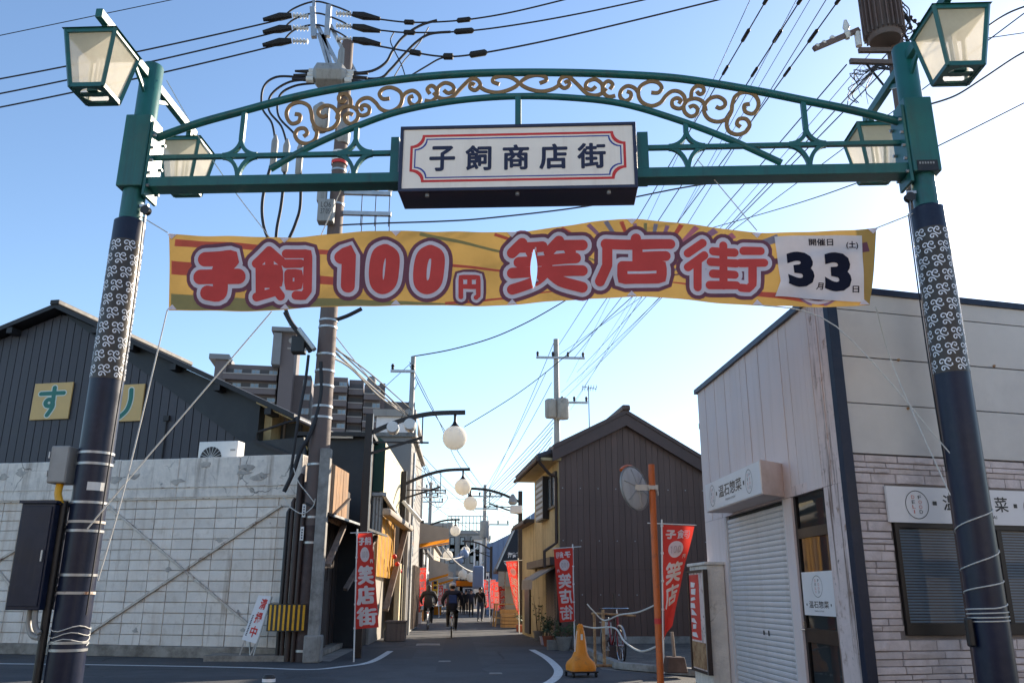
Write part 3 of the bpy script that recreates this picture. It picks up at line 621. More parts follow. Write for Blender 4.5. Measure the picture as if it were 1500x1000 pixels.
def frame_line(mb, x0, x1, z0, z1, r, wd, b, m):
    # concave-cornered outline as a closed ribbon
    pts = []; k = 6
    for cx, cz, a0, a1 in ((x0, z1, 270, 360), (x1, z1, 180, 270), (x1, z0, 90, 180), (x0, z0, 0, 90)):
        pts += [(cx + r * math.cos(R(lerp(a0, a1, i / k))), cz + r * math.sin(R(lerp(a0, a1, i / k)))) for i in range(k + 1)]
    cx, cz = (x0 + x1) / 2, (z0 + z1) / 2
    n = len(pts); vs = []
    for i, (x, z) in enumerate(pts):
        vs += [(x, b, z), (x - math.copysign(wd, x - cx), b, z - math.copysign(wd, z - cz))]
    mb.add(vs, [(2 * i, 2 * ((i + 1) % n), 2 * ((i + 1) % n) + 1, 2 * i + 1) for i in range(n)], m)
p = MB(); frame_line(p, aL + 0.11, aR - 0.11, zB + 0.105, zT - 0.1, 0.125, 0.026, SB + 0.0115, 0); frame_line(p, aL + 0.155, aR - 0.155, zB + 0.15, zT - 0.145, 0.12, 0.013, SB + 0.0115, 1)
p.build('sign_border', [m_red, m_blue], sign, fix=False)
for ch, x0, y0, x1, y1 in (('子', 628, 212, 667, 252), ('飼', 681, 210, 720, 251), ('商', 736, 208, 775, 249), ('店', 790, 207, 831, 248), ('街', 846, 206, 887, 247)):
    q0 = GF.hit(x0, y1, SB); q1 = GF.hit(x1, y0, SB); zc = zB + (zT - zB) * 0.497; hh = 0.145
    p = MB(); put_bold(p, ch, q0[0] + 0.008, q1[0] - 0.008, zc - hh + 0.008, zc + hh - 0.008, SB + 0.011, 0.0085); p.build('sign_letter', m_ink, sign)
for x in (0.12, 0.5, 0.88):
    p = MB(); p.lathe([(0.022, zB - 0.03), (0.022, zB), ], (lerp(aL, aR, x), SB + 0.07, 0), 8); p.build('bolt', m_galv, sign)
for x0, x1 in ((575, 586.6), (932.5, 948)):
    p = MB(); p.box(GF.hit(x0, 215)[0], GF.hit(x1, 215)[0], -0.09, 0.12, zb0 + 0.002, zT - 0.01); p.build('sign_bracket', m_green, gate)
# ================================================================== THE BANNER
top_px = [(245, 340), (330, 346), (420, 349), (500, 344), (580, 337), (660, 338), (750, 338), (840, 331), (925, 322), (1020, 331), (1110, 338), (1200, 338), (1285, 333)]
bot_px = [(247, 453), (330, 455), (400, 455), (490, 451), (575, 448), (660, 447), (745, 445), (835, 440), (925, 436), (1020, 442), (1110, 447), (1200, 448), (1272, 445)]
tp = catmull(top_px, 5); bp_ = catmull(bot_px, 5)
BB = 0.02
def bwave(a, z): return 0.035 * math.sin(a * 1.9 + z * 0.6) + 0.016 * math.sin(a * 5.3 - z * 2.2 + 1.0) + 0.006 * math.sin(a * 13 + z * 7)
def bmap(x, y, lift=0.0):
    a, z = GF.hit(x, y, BB); return (a, BB + bwave(a, z) - lift, z)
TX, TY0, TY1 = 782, 362, 424
def leaf(y):
    if y <= TY0 or y >= TY1: return 0.0
    return 5.2 * math.sin(math.pi * (y - TY0) / (TY1 - TY0))
def keep_leaf(x, y): return abs(x - TX) > leaf(y)
class Tear:
    @staticmethod
    def push(x, y, l):
        w_ = leaf(y)
        return (x, y, l) if abs(x - TX) >= w_ else (TX + math.copysign(w_, x - TX), y, l)
    @staticmethod
    def cut(f):
        return min(q[0] for q in f) < TX < max(q[0] for q in f) and leaf(sum(q[1] for q in f) / len(f)) > 0.3
def edge_top(x): return interp([q[0] for q in tp], [q[1] for q in tp], x)
def edge_bot(x): return interp([q[0] for q in bp_], [q[1] for q in bp_], x)
banner = empty('street_banner', 'gold and red cloth banner strung between the gate posts', 'banner', GF)
p = MB()
NY = 18
def bcol(x_of_t):
    out = []
    for j in range(NY + 1): out.append(x_of_t(j / NY))
    return out
cols = []
xs_l = [245 + (TX - 245) * i / 60 for i in range(61)]; xs_r = [TX + (1284 - TX) * i / 60 for i in range(61)]
for part, xs in ((0, xs_l), (1, xs_r)):
    vs = []
    for i, x in enumerate(xs):
        yt, yb = edge_top(x), edge_bot(x)
        for j in range(NY + 1):
            y = lerp(yt, yb, j / NY); xx = x
            wgt = (x - 245) / (TX - 245) if part == 0 else (1284 - x) / (1284 - TX)
            xx += (-1 if part == 0 else 1) * leaf(y) * max(0, wgt * 8 - 7)
            if part == 1 and i == 60: xx -= 9 * (j / NY) ** 2
            vs.append(bmap(xx, y))
    n = NY + 1; p.add(vs, [(i * n + j, (i + 1) * n + j, (i + 1) * n + j + 1, i * n + j + 1) for i in range(60) for j in range(NY)])
cloth = p.build('cloth', m_bgold, banner, smooth=True)
# printed rays spreading from a centre below the middle
def clip(poly, f):
    out = []
    for i in range(len(poly)):
        a, b = poly[i], poly[(i + 1) % len(poly)]; fa, fb = f(a), f(b)
        if fa >= 0: out.append(a)
        if (fa >= 0) != (fb >= 0): t = fa / (fa - fb); out.append((lerp(a[0], b[0], t), lerp(a[1], b[1], t)))
    return out
rays = MB(); C0 = (945, 412)
RAY = [(-152, 0.9, 5), (-140, 1.0, 0), (-128, 1.5, 2), (-117, 1.7, 3), (-107, 1.5, 0), (-98, 1.4, 2), (-90, 1.3, 5), (-82, 1.6, 3), (-73, 1.6, 2), (-64, 1.8, 0), (-54, 2.0, 4), (-44, 2.2, 2), (-35, 2.0, 4), (-24, 2.0, 3), (-12, 1.6, 1), (8.0, 1.6, 0), (171.7, 0.5, 0), (186.5, 0.55, 0), (196, 0.6, 5), (203, 0.7, 0)]
raymats = [m_bray, m_bpurple, m_bray2, m_bray3, m_bray4, m_bgreen]
NS = 90
for d, hw, mi in RAY:
    for i in range(NS):
        r0, r1 = 40 + i * 8, 40 + (i + 1) * 8
        q = [(C0[0] + r * math.cos(R(d + s_ * hw)), C0[1] + r * math.sin(R(d + s_ * hw)) * 0.75) for r, s_ in ((r0, -1), (r1, -1), (r1, 1), (r0, 1))]
        if any(x < 247 or x > 1279 or y < edge_top(x) + 0.6 or y > edge_bot(x) - 0.6 or not keep_leaf(x, y) for x, y in q): continue
        rays.add([bmap(x, y, 0.0015) for x, y in q], [(0, 1, 2, 3)], mi)
for i in range(74):   # olive strip along the lower left edge
    x0, x1 = 248 + i * 6, 254 + i * 6; h0 = 24 * (1 - i / 74); h1 = 24 * (1 - (i + 1) / 74)
    rays.add([bmap(x0, edge_bot(x0) - 1 - h0, 0.0011), bmap(x1, edge_bot(x1) - 1 - h1, 0.0011), bmap(x1, edge_bot(x1) - 1, 0.0011), bmap(x0, edge_bot(x0) - 1, 0.0011)], [(0, 1, 2, 3)], 5)
for i in range(50):   # red strip at the left
    x0, x1 = 248 + i * 5, 253 + i * 5; y0, y1 = 389 + i * 0.52, 389 + (i + 1) * 0.52; hh0 = 10 - i * 0.09; hh1 = 10 - (i + 1) * 0.09
    rays.add([bmap(x0, y0 - hh0, 0.0019), bmap(x1, y1 - hh1, 0.0019), bmap(x1, y1 + hh1, 0.0019), bmap(x0, y0 + hh0, 0.0019)], [(0, 1, 2, 3)], 0)
rays.build('ray_print', raymats, cloth, fix=False)['kind'] = 'stuff'
LET = [('子', 279, 361, 364, 446, 1), ('飼', 366, 359, 463, 446, 1), ('1', 487, 355, 534, 437, 1), ('0', 533, 351, 592, 438, 1), ('0', 596, 351, 659, 438, 1), ('円', 668, 399, 707, 438, 0.5),
       ('笑', 734, 347, 869, 432, 1), ('店', 867, 344, 995, 423, 1), ('街', 997, 352, 1127, 430, 1)]
FAT = {'子': 1.22, '飼': 1.1, '1': 0.8, '0': 0.82, '円': 1.1, '笑': 1.22, '店': 1.25, '街': 1.22}
for k, (ch, x0, y0, x1, y1, sc_) in enumerate(LET):
    pu, li, rd = MB(), MB(), MB()
    rad = GLY[ch][0] / 100 * (y1 - y0) * FAT[ch]; ins = rad * 0.8; _r, st = strokes(ch, x0 + ins, y0 + ins, x1 - ins, y1 - ins)
    stroke_mesh(pu, st, rad + 11.5 * (0.4 + 0.6 * sc_), bmap, keep=Tear, base=0.004 + 0.0012 * (k % 2))
    stroke_mesh(li, st, rad + 6.0 * (0.4 + 0.6 * sc_), bmap, keep=Tear, base=0.0075 + 0.0012 * (k % 2))
    stroke_mesh(rd, st, rad, bmap, keep=Tear, base=0.011 + 0.0012 * (k % 2))
    pu.build('outline_print', m_bpurple, cloth, fix=False); li.build('halo_print', m_blilac, cloth, fix=False); rd.build('letter_print', m_bred, cloth, fix=False)
# date sheet pinned over the right end
sheet = MB(); vs = []; NXs, NYs = 24, 20
def shmap(u, v, lift=0.0):
    x = lerp(lerp(1135, 1264, u), lerp(1143, 1267, u), v) if False else lerp(lerp(1135, 1143, min(1, v * 1.4)) - (8 * max(0, v - 0.75) / 0.25), lerp(1263, 1267, v), u)
    y = lerp(lerp(345.5, 344.5, u), lerp(434.5, 441.5, u), v)
    a, bq, z = bmap(x, y)
    rip = 0.010 * math.sin(9 * (u + v * 0.9)) * (1 - abs(2 * v - 1)) + 0.018 * math.exp(-((u - 0.12) ** 2 + (v - 0.83) ** 2) * 60)
    return (a, bq - 0.022 - rip - lift, z)
for i in range(NXs + 1):
    for j in range(NYs + 1): vs.append(shmap(i / NXs, j / NYs))
n = NYs + 1; sheet.add(vs, [(i * n + j, (i + 1) * n + j, (i + 1) * n + j + 1, i * n + j + 1) for i in range(NXs) for j in range(NYs)])
sh = sheet.build('date_sheet', m_bsheet, banner, smooth=True)
ink = MB()
def sheet_text(s, u0, u1, v0, v1, bold):
    vs, fs, _ = text_geo(s, bold)
    me = bpy.data.meshes.new('t'); me.from_pydata([(u, v, 0) for u, v in vs], [], fs); bm = bmesh.new(); bm.from_mesh(me)
    for _k in range(2):
        le = [e for e in bm.edges if e.calc_length() > 0.12]
        if le: bmesh.ops.subdivide_edges(bm, edges=le, cuts=1)
    bmesh.ops.triangulate(bm, faces=bm.faces[:])
    bm.verts.index_update()
    ink.add([shmap(lerp(u0, u1, v.co.x), lerp(v1, v0, v.co.y), 0.004) for v in bm.verts], [tuple(q.index for q in f.verts) for f in bm.faces]); bm.free(); bpy.data.meshes.remove(me)
sheet_text('開催日', 0.38, 0.66, 0.05, 0.16, 0.018); sheet_text('(土)', 0.81, 0.95, 0.09, 0.21, 0.02)
sheet_text('3', 0.1, 0.41, 0.26, 0.83, 0.055); sheet_text('3', 0.54, 0.86, 0.26, 0.86, 0.055)
sheet_text('月', 0.44, 0.52, 0.74, 0.85, 0.02); sheet_text('日', 0.87, 0.945, 0.76, 0.86, 0.02)
ink.build('sheet_lettering', m_binkblk, sh, fix=False)
em = MB()
for i in range(24):
    t0, t1 = R(20 + 140 * i / 24), R(20 + 140 * (i + 1) / 24)
    for r0, r1, mi in ((34, 40, 0), (40, 44, 1), (44, 47, 2)):
        q = [(1200 + r * math.cos(t), 392 + r * 1.18 * math.sin(t)) for r, t in ((r0, t0), (r1, t0), (r1, t1), (r0, t1))]
        if all(y < edge_bot(x) - 1 for x, y in q): em.add([bmap(x, y, 0.0025) for x, y in q], [(0, 1, 2, 3)], mi)
em.build('round_emblem', [m_bpurple, m_blilac, m_bray2], cloth, fix=False)
# eyelet patches
me_patch = MB().prism([(-0.05, 0), (0.05, 0), (0, -0.055)], -0.003, 0.003).mesh('eyelet_patch', m_blilac)
for x in (246, 418, 580, 750, 925, 1110, 1283):
    xx = min(max(x, 250), 1279); a, bq, z = bmap(xx, edge_top(xx) + 1, 0.006); o = inst(me_patch, 'eyelet_patch', banner, (a, bq, z))
    a, bq, z = bmap(xx if x < 1200 else 1268, edge_bot(xx if x < 1200 else 1268) - 1, 0.006); o = inst(me_patch, 'eyelet_patch', banner, (a, bq, z), rot=(0, math.pi, 0))
# ropes that hold it: each its own thing
def rope(name, label, cat, pts, r, m, group=None, n=6, k=6):
    p0 = Vector(pts[0]); q = catmull([tuple(Vector(p) - p0) for p in pts], k) if len(pts) > 2 else [(0, 0, 0), tuple(Vector(pts[1]) - p0)]
    mb = MB(); mb.tube(q, r, n); o = mb.build(name, m, smooth=True, loc=p0); return tag(o, label, cat, group)
def gw(px, py, b): a, z = GF.hit(px, py, b); return GF.world(a, b, z)
rope('banner_rope', 'short white rope tying the top left banner corner to the gate post', 'rope', [gw(246, 341, 0), gw(206, 317, -0.02)], 0.006, m_rope, 'banner ropes')
rope('banner_rope', 'white rope from the lower left banner corner down to the left post', 'rope', [gw(245, 454, 0), gw(186, 700, -0.2), gw(143, 850, -0.2)], 0.007, m_rope, 'banner ropes')
rope('banner_rope', 'long slanting white rope from the banner foot below the letter to the left post', 'rope', [gw(398, 456, 0), gw(192, 697, -0.15), gw(128, 774, -0.18)], 0.007, m_rope, 'banner ropes')
rope('banner_rope', 'short white rope tying the top right banner corner to the gate post', 'rope', [gw(1284, 334, 0), gw(1340, 312, -0.02)], 0.006, m_rope, 'banner ropes')
rope('banner_rope', 'thin white rope from the lower right banner corner down to the right post', 'rope', [gw(1283, 449, 0), gw(1310, 540, 0.3), gw(1392, 725, -0.1)], 0.006, m_rope, 'banner ropes')
rope('banner_rope', 'thin slanting rope from the banner foot across the grey panels to the right post', 'rope', [gw(1110, 446, 0.02), gw(1225, 478, 0.05), gw(1392, 664, -0.05)], 0.006, m_rope, 'banner ropes')
rope('banner_rope', 'thin white rope from the left lantern arm down to the banner top', 'rope', [gw(244, 118, 0.02), gw(315, 240, 0.15), gw(396, 349, 0.02)], 0.005, m_rope, 'banner ropes')
rope('banner_rope', 'thin white rope from the right end of the beam down to the banner top', 'rope', [gw(1021, 233, -0.03), gw(1109, 338, 0.02)], 0.005, m_rope, 'banner ropes')
rope('banner_rope', 'white rope from the beam left of the sign down to the banner top', 'rope', [gw(512, 250, 0.1), gw(470, 345, 0.02)], 0.006, m_rope, 'banner ropes')
# rope wound round the right post, with its knot
pts = []
for i in range(140):
    t = i / 139; ang = t * 2 * math.pi * 7.2 + 1.0
    z = interp([0, 0.25, 0.5, 0.75, 1], [gz(1440, 912), gz(1440, 902), gz(1430, 890), gz(1420, 830), gz(1410, 722)], t); pts.append((AR + 0.166 * math.cos(ang), 0.166 * math.sin(ang), z))
mb = MB(); mb.tube(pts, 0.006, 6); o = mb.build('post_rope', m_rope, smooth=True); o.location = GF.o; o.rotation_euler = (0, 0, GF.ang); tag(o, 'white rope wound and knotted round the right gate post', 'rope')
# ================================================================== unseen buildings added to shade the road and bounce sunlight onto the shaded fronts
m_oppw = mat('bounce_white', (0.78, 0.74, 0.68), 0.8, 0, 0.05, 1.0, 0)
nh = empty('shade_house', 'unseen pale house added behind the corner shop to shade the road', 'building', loc=(8.6, 23.6, 0))
mb = MB(); mb.box(0, 2.9, 0, 6.8, 0, 7.3); mb.build('wall', m_farcream, nh)  # added block, sized to shade the road but let sun reach the flag
mb = MB(); mb.box(-0.1, 3.0, -0.1, 6.9, 7.3, 7.5); mb.build('roof', m_tile, nh)
for k in range(2):
    mb = MB(); mb.box(-0.05, 0.0, 1.2 + k * 3, 2.6 + k * 3, 4.4, 5.6); wv = mb.build('window', m_alu, nh); mb = MB(); mb.box(-0.07, -0.051, 1.3 + k * 3, 2.5 + k * 3, 4.5, 5.5); mb.build('pane', m_pane, wv)
for j, (x0, x1, zz, mm, lb) in enumerate(((-22, -8.5, 6.6, m_oppw, 'unseen white shophouse added on the left behind the viewpoint to bounce light'), (-8.3, 3.2, 7.8, m_farcream, 'unseen cream shophouse added straight behind the viewpoint to bounce light'), (3.4, 22, 6.9, m_oppw, 'unseen white shophouse added on the right behind the viewpoint to bounce light'), (22.3, 46, 8.2, m_farwall, 'grey shophouse added at the far right behind the viewpoint for window reflections'))):
    o = empty('added_shophouse', lb, 'building', loc=(x0, -9.0, 0), group='added shophouses behind the viewpoint')  # fronts added to bounce sun onto shaded walls and show in windows
    mb = MB(); mb.box(0, x1 - x0, -8, 0, 0, zz); mb.build('wall', mm, o)
    mb = MB(); mb.box(-0.1, x1 - x0 + 0.1, -8.1, 0.25, zz, zz + 0.2); mb.build('roof', m_tile, o)
    mb = MB(); mb.box(0.2, x1 - x0 - 0.2, 0.0, 1.0, 2.8, 2.95); mb.build('canopy', m_awn, o)
    n = 4
    for k in range(n):
        a = (x1 - x0) * (k + 0.22) / n; mb = MB(); mb.box(a, a + 1.6, 0, 0.05, 4.2, 5.4); wv = mb.build('window', m_alu, o); mb = MB(); mb.box(a + 0.08, a + 1.52, 0.051, 0.06, 4.28, 5.32); mb.build('pane', m_pane, wv)
        mb = MB(); mb.box(a - 0.3, a + 1.9, 0, 0.04, 0.05, 2.5); mb.build('shopfront', m_alu if k % 2 else m_woodgrey, o)
# ================================================================== RIGHT CORNER SHOP
X0, YC = 4.17, 9.2
RS = Frame(X0, YC, R(-90))            # white boarded side along the street: a runs towards the camera
RF = Frame(X0, YC, R(11.4))           # stone front facing the camera
shop = empty('corner_shop', 'pale corner shop with peeling white boards, shutter and stone front', 'building', loc=(X0, YC, 0), rz=0)
def sub_frame(fr, name, parent):
    return fr
def into(mb, fr, name, m, parent=None, **k):
    """build a mesh given in a wall frame as a child of the shop (which stands at the frame's origin)"""
    c, s_ = math.cos(fr.ang), math.sin(fr.ang)
    mb.v = [(x * c - y * s_, x * s_ + y * c, z) for x, y, z in mb.v]
    return mb.build(name, m, parent or shop, **k)
aF = RS.hit(1040, 870)[0]             # far end of the side wall
zA, zB_ = RS.hit(1171, 450)[1], RS.hit(1023, 572)[1]
a_A = RS.hit(1171, 450)[0]; a_Bf = RS.hit(1023, 572)[0]
def ztop(a): return lerp(zA, zB_, (a - a_A) / (a_Bf - a_A))
Zc_ = ztop(0)
DEEP = 9.0
# body of the building behind its skins
c11, s11 = math.cos(R(11.4)), math.sin(R(11.4))
mb = MB(); mb.hprism([(0.06, 0.08), (0.06 + 9 * c11, 0.08 + 9 * s11), (0.06 + 9 * c11, 5.0 + 9 * s11), (0.06, -aF - 0.05)], 0, min(ztop(aF), Zc_) - 0.12)
mb.build('core', m_int, shop)
# upper vertical boards
sgn_a0, sgn_z0 = RS.hit(1035, 690, -0.3); 
z_under = 2.62
nb = 21
edges = [aF + (0 - aF) * i / nb for i in range(nb + 1)]
edges = [e + (random.uniform(-0.07, 0.07) if 0 < i < nb else 0) for i, e in enumerate(edges)]
for i in range(nb):
    e0, e1 = edges[i] + 0.004, edges[i + 1] - 0.004
    b0 = random.uniform(-0.004, 0.006)
    mb = MB(); mb.prism([(e0, z_under), (e1, z_under), (e1, ztop(e1) - 0.05), (e0, ztop(e0) - 0.05)], b0 - 0.01, 0.05)
    into(mb, RS, 'board', m_peel if i >= nb - 2 else m_pinkboard)
mb = MB(); mb.prism([(aF - 0.06, ztop(aF) - 0.05), (0.06, ztop(0) - 0.05), (0.06, ztop(0) + 0.03), (aF - 0.06, ztop(aF) + 0.03)], -0.06, 0.1); into(mb, RS, 'roof_flashing', m_navy)
# openings below: piers, shutter, door
def A(px, py, b=0.0): return RS.hit(px, py, b)[0]
aS0, aS1 = A(1068, 850), A(1158, 850); aD0, aD1 = A(1170, 850), A(1221, 850)
zsh = RS.hit(1108, 742)[1]; zdt = RS.hit(1182, 706)[1]; ztr = RS.hit(1185, 777)[1]
for (a0, a1, nm, mm) in ((aF, aS0, 'pier', m_pinkboard), (aS1, aD0, 'pier', m_pinkboard), (aD1, 0.0, 'corner_board', m_peel)):
    mb = MB(); mb.box(a0 + 0.003, a1 - 0.003, -0.012, 0.06, 0, z_under - 0.004); into(mb, RS, nm, mm, bevel=0.004)
mb = MB(); mb.box(aS0, aS1, -0.008, 0.06, zsh, z_under - 0.003); into(mb, RS, 'lintel', m_pinkboard)
mb = MB(); mb.box(aD0, aD1, -0.009, 0.06, zdt + 0.003, z_under - 0.003); into(mb, RS, 'lintel', m_peel)
# roller shutter: a curtain of slats in two guides
for g0 in (aS0, aS1 - 0.05):
    guide = MB(); guide.box(g0, g0 + 0.05, -0.006, 0.05, 0, zsh - 0.002); into(guide, RS, 'shutter_guide', m_shutter)
ns = int(zsh / 0.073); me_s = MB()
me_s.add([(-0.5, 0, 0), (0.5, 0, 0), (0.5, -0.012, 0.014), (-0.5, -0.012, 0.014), (0.5, -0.016, 0.036), (-0.5, -0.016, 0.036), (0.5, -0.012, 0.058), (-0.5, -0.012, 0.058), (0.5, 0, 0.0705), (-0.5, 0, 0.0705)],
         [(0, 1, 2, 3), (3, 2, 4, 5), (5, 4, 6, 7), (7, 6, 8, 9)])
wS = aS1 - aS0 - 0.104; me_s.v = [(x * wS, y, z) for x, y, z in me_s.v]
c, s_ = math.cos(RS.ang), math.sin(RS.ang); me_s.v = [(x * c - y * s_, x * s_ + y * c, z) for x, y, z in me_s.v]
me_sl = me_s.mesh('slat', m_shutter)
ctr = (RS.world((aS0 + aS1) / 2, 0.035, 0) - RS.o)
for i in range(ns): inst(me_sl, 'slat', shop, (ctr.x, ctr.y, 0.01 + i * 0.073))
mb = MB(); zl = RS.hit(1118, 926)[1]; al = A(1118, 926); mb.box(al - 0.02, al, 0.008, 0.02, zl - 0.03, zl + 0.03); mb.box(al + 0.18, al + 0.2, 0.008, 0.02, zl - 0.035, zl + 0.035); into(mb, RS, 'shutter_lock', m_black)
# glazed door with transom
fr = MB(); w_ = 0.07
for (a0, a1, z0, z1) in ((aD0, aD0 + w_, 0, zdt), (aD1 - w_, aD1, 0, zdt), (aD0 + w_, aD1 - w_, zdt - w_, zdt), (aD0 + w_, aD1 - w_, ztr - 0.07, ztr + 0.05), (aD0 + w_, aD1 - w_, 0.02, 0.2), (aD0 + w_, aD1 - w_, 0.86, 1.02)):
    fr.box(a0, a1, 0.02, 0.06, z0, z1)
door = into(fr, RS, 'door', m_alu)
for z0, z1 in ((0.2, 0.86), (1.02, ztr - 0.07), (ztr + 0.05, zdt - w_)):
    mb = MB(); mb.quad((aD0 + w_, 0.04, z0), (aD1 - w_, 0.04, z0), (aD1 - w_, 0.04, z1), (aD0 + w_, 0.04, z1)); into(mb, RS, 'door_pane', g_win, door, fix=False)
mb = MB(); mb.box(aD0 + 0.02, aD1 - 0.02, 0.068, 0.075, 0.02, zdt); 
for k in range(4): mb.box(lerp(aD0, aD1, 0.18 + k * 0.2), lerp(aD0, aD1, 0.2 + k * 0.2), 0.062, 0.067, 0.1, zdt - 0.1)
into(mb, RS, 'door_lining', m_intpale, door)
zh = RS.hit(1183, 922)[1]; mb = MB(); mb.box(aD0 + 0.015, aD0 + 0.05, 0.0, 0.02, zh - 0.02, zh + 0.09); mb.tube([RS.loc(RS.world(aD0 + 0.03, -0.03, zh)), (aD0 + 0.16, -0.03, zh)], 0.011, 8); mb.tube([(aD0 + 0.03, 0.02, zh), (aD0 + 0.03, -0.03, zh)], 0.011, 8); into(mb, RS, 'door_handle', m_chrome, door)
# poster on the door
q0 = RS.hit(1180, 900, 0.015); q1 = RS.hit(1219, 835, 0.015)
mb = MB(); mb.box(q0[0], q1[0], 0.008, 0.016, q0[1], q1[1]); pst = into(mb, RS, 'door_poster', m_signwhite)
def oval(mb, ca, cz, ra, rz, wd, b, m=0, n=32):
    vs = []
    for i in range(n):
        t = 2 * math.pi * i / n; vs += [(ca + ra * math.cos(t), b, cz + rz * math.sin(t)), (ca + (ra - wd) * math.cos(t), b, cz + (rz - wd) * math.sin(t))]
    mb.add(vs, [(2 * i, 2 * ((i + 1) % n), 2 * ((i + 1) % n) + 1, 2 * i + 1) for i in range(n)], m)
def deli(mb, ca, cz, ra, rz, wd, b):
    oval(mb, ca, cz, ra, rz, wd, b, 0)
    for k, ch in enumerate('DELI'): put_text(mb, ch, ca - ra * (0.42 if ch != 'I' else 0.34), ca - ra * (0.16 if ch != 'I' else 0.26), cz + rz * (0.52 - k * 0.34) - rz * 0.11, cz + rz * (0.52 - k * 0.34) + rz * 0.13, b, 0, 0 if k == 1 else 1)
    for k, ch in enumerate('FOOD'): put_text(mb, ch, ca + ra * 0.14, ca + ra * 0.42, cz + rz * (0.52 - k * 0.34) - rz * 0.11, cz + rz * (0.52 - k * 0.34) + rz * 0.13, b, 0, 1 if k in (1, 2) else 0)
m_delired = mat('deli_red', (0.55, 0.12, 0.08), 0.6, 0, 0.05, 3, 0)
mb = MB(); ca = (q0[0] + q1[0]) / 2; H_ = q1[1] - q0[1]; W_ = q1[0] - q0[0]
deli(mb, ca, q0[1] + H_ * 0.66, W_ * 0.17, H_ * 0.25, 0.006, 0.0065); put_text(mb, '温石惣菜', ca - W_ * 0.32, ca + W_ * 0.32, q0[1] + H_ * 0.17, q0[1] + H_ * 0.33, 0.0065, 0.01); put_text(mb, 'ONJAKU-SOZAI', ca - W_ * 0.15, ca + W_ * 0.15, q0[1] + H_ * 0.08, q0[1] + H_ * 0.12, 0.0065)
for s2 in (-1, 1): mb.box(ca + s2 * W_ * 0.39 - 0.012, ca + s2 * W_ * 0.39 + 0.012, 0.005, 0.0065, q0[1] + H_ * 0.22, q0[1] + H_ * 0.27)
into(mb, RS, 'poster_lettering', [m_black, m_delired], pst, fix=False)
# projecting sign box over the shutter
SBo = -0.42
p0, p1 = RS.hit(1035, 752, SBo), RS.hit(1116, 722, SBo); zt0, zt1 = RS.hit(1033, 710, SBo)[1], RS.hit(1114, 670, SBo)[1]
z0 = (p0[1] + p1[1]) / 2; z1 = (zt0 + zt1) / 2; aB0, aB1 = p0[0], p1[0]; aE = A(1150, 720)
mb = MB(); mb.hprism([(aB0, SBo + 0.012), (aB1, SBo + 0.012), (aE, -0.012), (aB0, -0.012)], z0, z1); sbx = into(mb, RS, 'sign_box', m_pinkplain, bevel=0.006)
mb = MB(); mb.box(aB0 + 0.01, aB1 - 0.01, SBo, SBo + 0.012, z0 + 0.015, z1 - 0.015); into(mb, RS, 'sign_face', m_signwhite, sbx)
mb = MB(); W_ = aB1 - aB0; H_ = z1 - z0; ca = (aB0 + aB1) / 2; cz = (z0 + z1) / 2; bq = SBo - 0.0025
for ca_ in (aB0 + W_ * 0.15, aB1 - W_ * 0.18):
    mo = MB(); deli(mo, ca_, cz, W_ * 0.055, H_ * 0.36, 0.008, bq); into(mo, RS, 'oval_mark', [m_black, m_delired], sbx, fix=False)
put_text(mb, '温石惣菜', ca - W_ * 0.22, ca + W_ * 0.2, cz - H_ * 0.16, cz + H_ * 0.24, bq, 0.01); put_text(mb, 'ONJAKU-SOZAI', ca - W_ * 0.1, ca + W_ * 0.08, cz - H_ * 0.33, cz - H_ * 0.25, bq)
for s2 in (-0.265, 0.235): mb.box(ca + s2 * W_ - 0.025, ca + s2 * W_ + 0.025, bq, bq + 0.001, cz - 0.02, cz + 0.035)
into(mb, RS, 'sign_lettering', [m_black, m_delired], sbx, fix=False)['kind'] = 'stuff'

# ---- stone front
zj = [Zc_]
for yy in (455.5, 523, 590.5, 664): zj.append(RF.hit(1252, yy)[1])
mb = MB(); mb.box(-0.02, 0.11, -0.05, 0.04, 0, Zc_ + 0.02); into(mb, RF, 'corner_trim', m_navy, bevel=0.004)
for i in range(4):
    mb = MB(); mb.box(0.115, 9.0, -0.022 - 0.003 * (i % 2), 0.05, zj[i + 1] + 0.006, zj[i] - 0.006 - (0.04 if i == 0 else 0)); into(mb, RF, 'siding_panel', m_panel, bevel=0.004)
mb = MB(); mb.box(0.115, 9.0, -0.05, 0.08, Zc_ - 0.045, Zc_ + 0.03); into(mb, RF, 'roof_flashing', m_navy)
zst = zj[4]
for px_, py_ in ((1316, 527), (1402, 534), (1456, 536), (1330, 598)):
    a_, z_ = RF.hit(px_, py_, -0.03); mb = MB(); mb.lathe([(0.018, 0.0), (0.014, -0.02), (0.0, -0.024)], (a_, -0.026, z_), 8, axis='Y'); into(mb, RF, 'rusty_fixing', m_rust)
mb = MB(); mb.box(0.115, 9.0, 0.002, 0.06, 0, zst - 0.004); sback = into(mb, RF, 'stone_backing', m_stoneback)
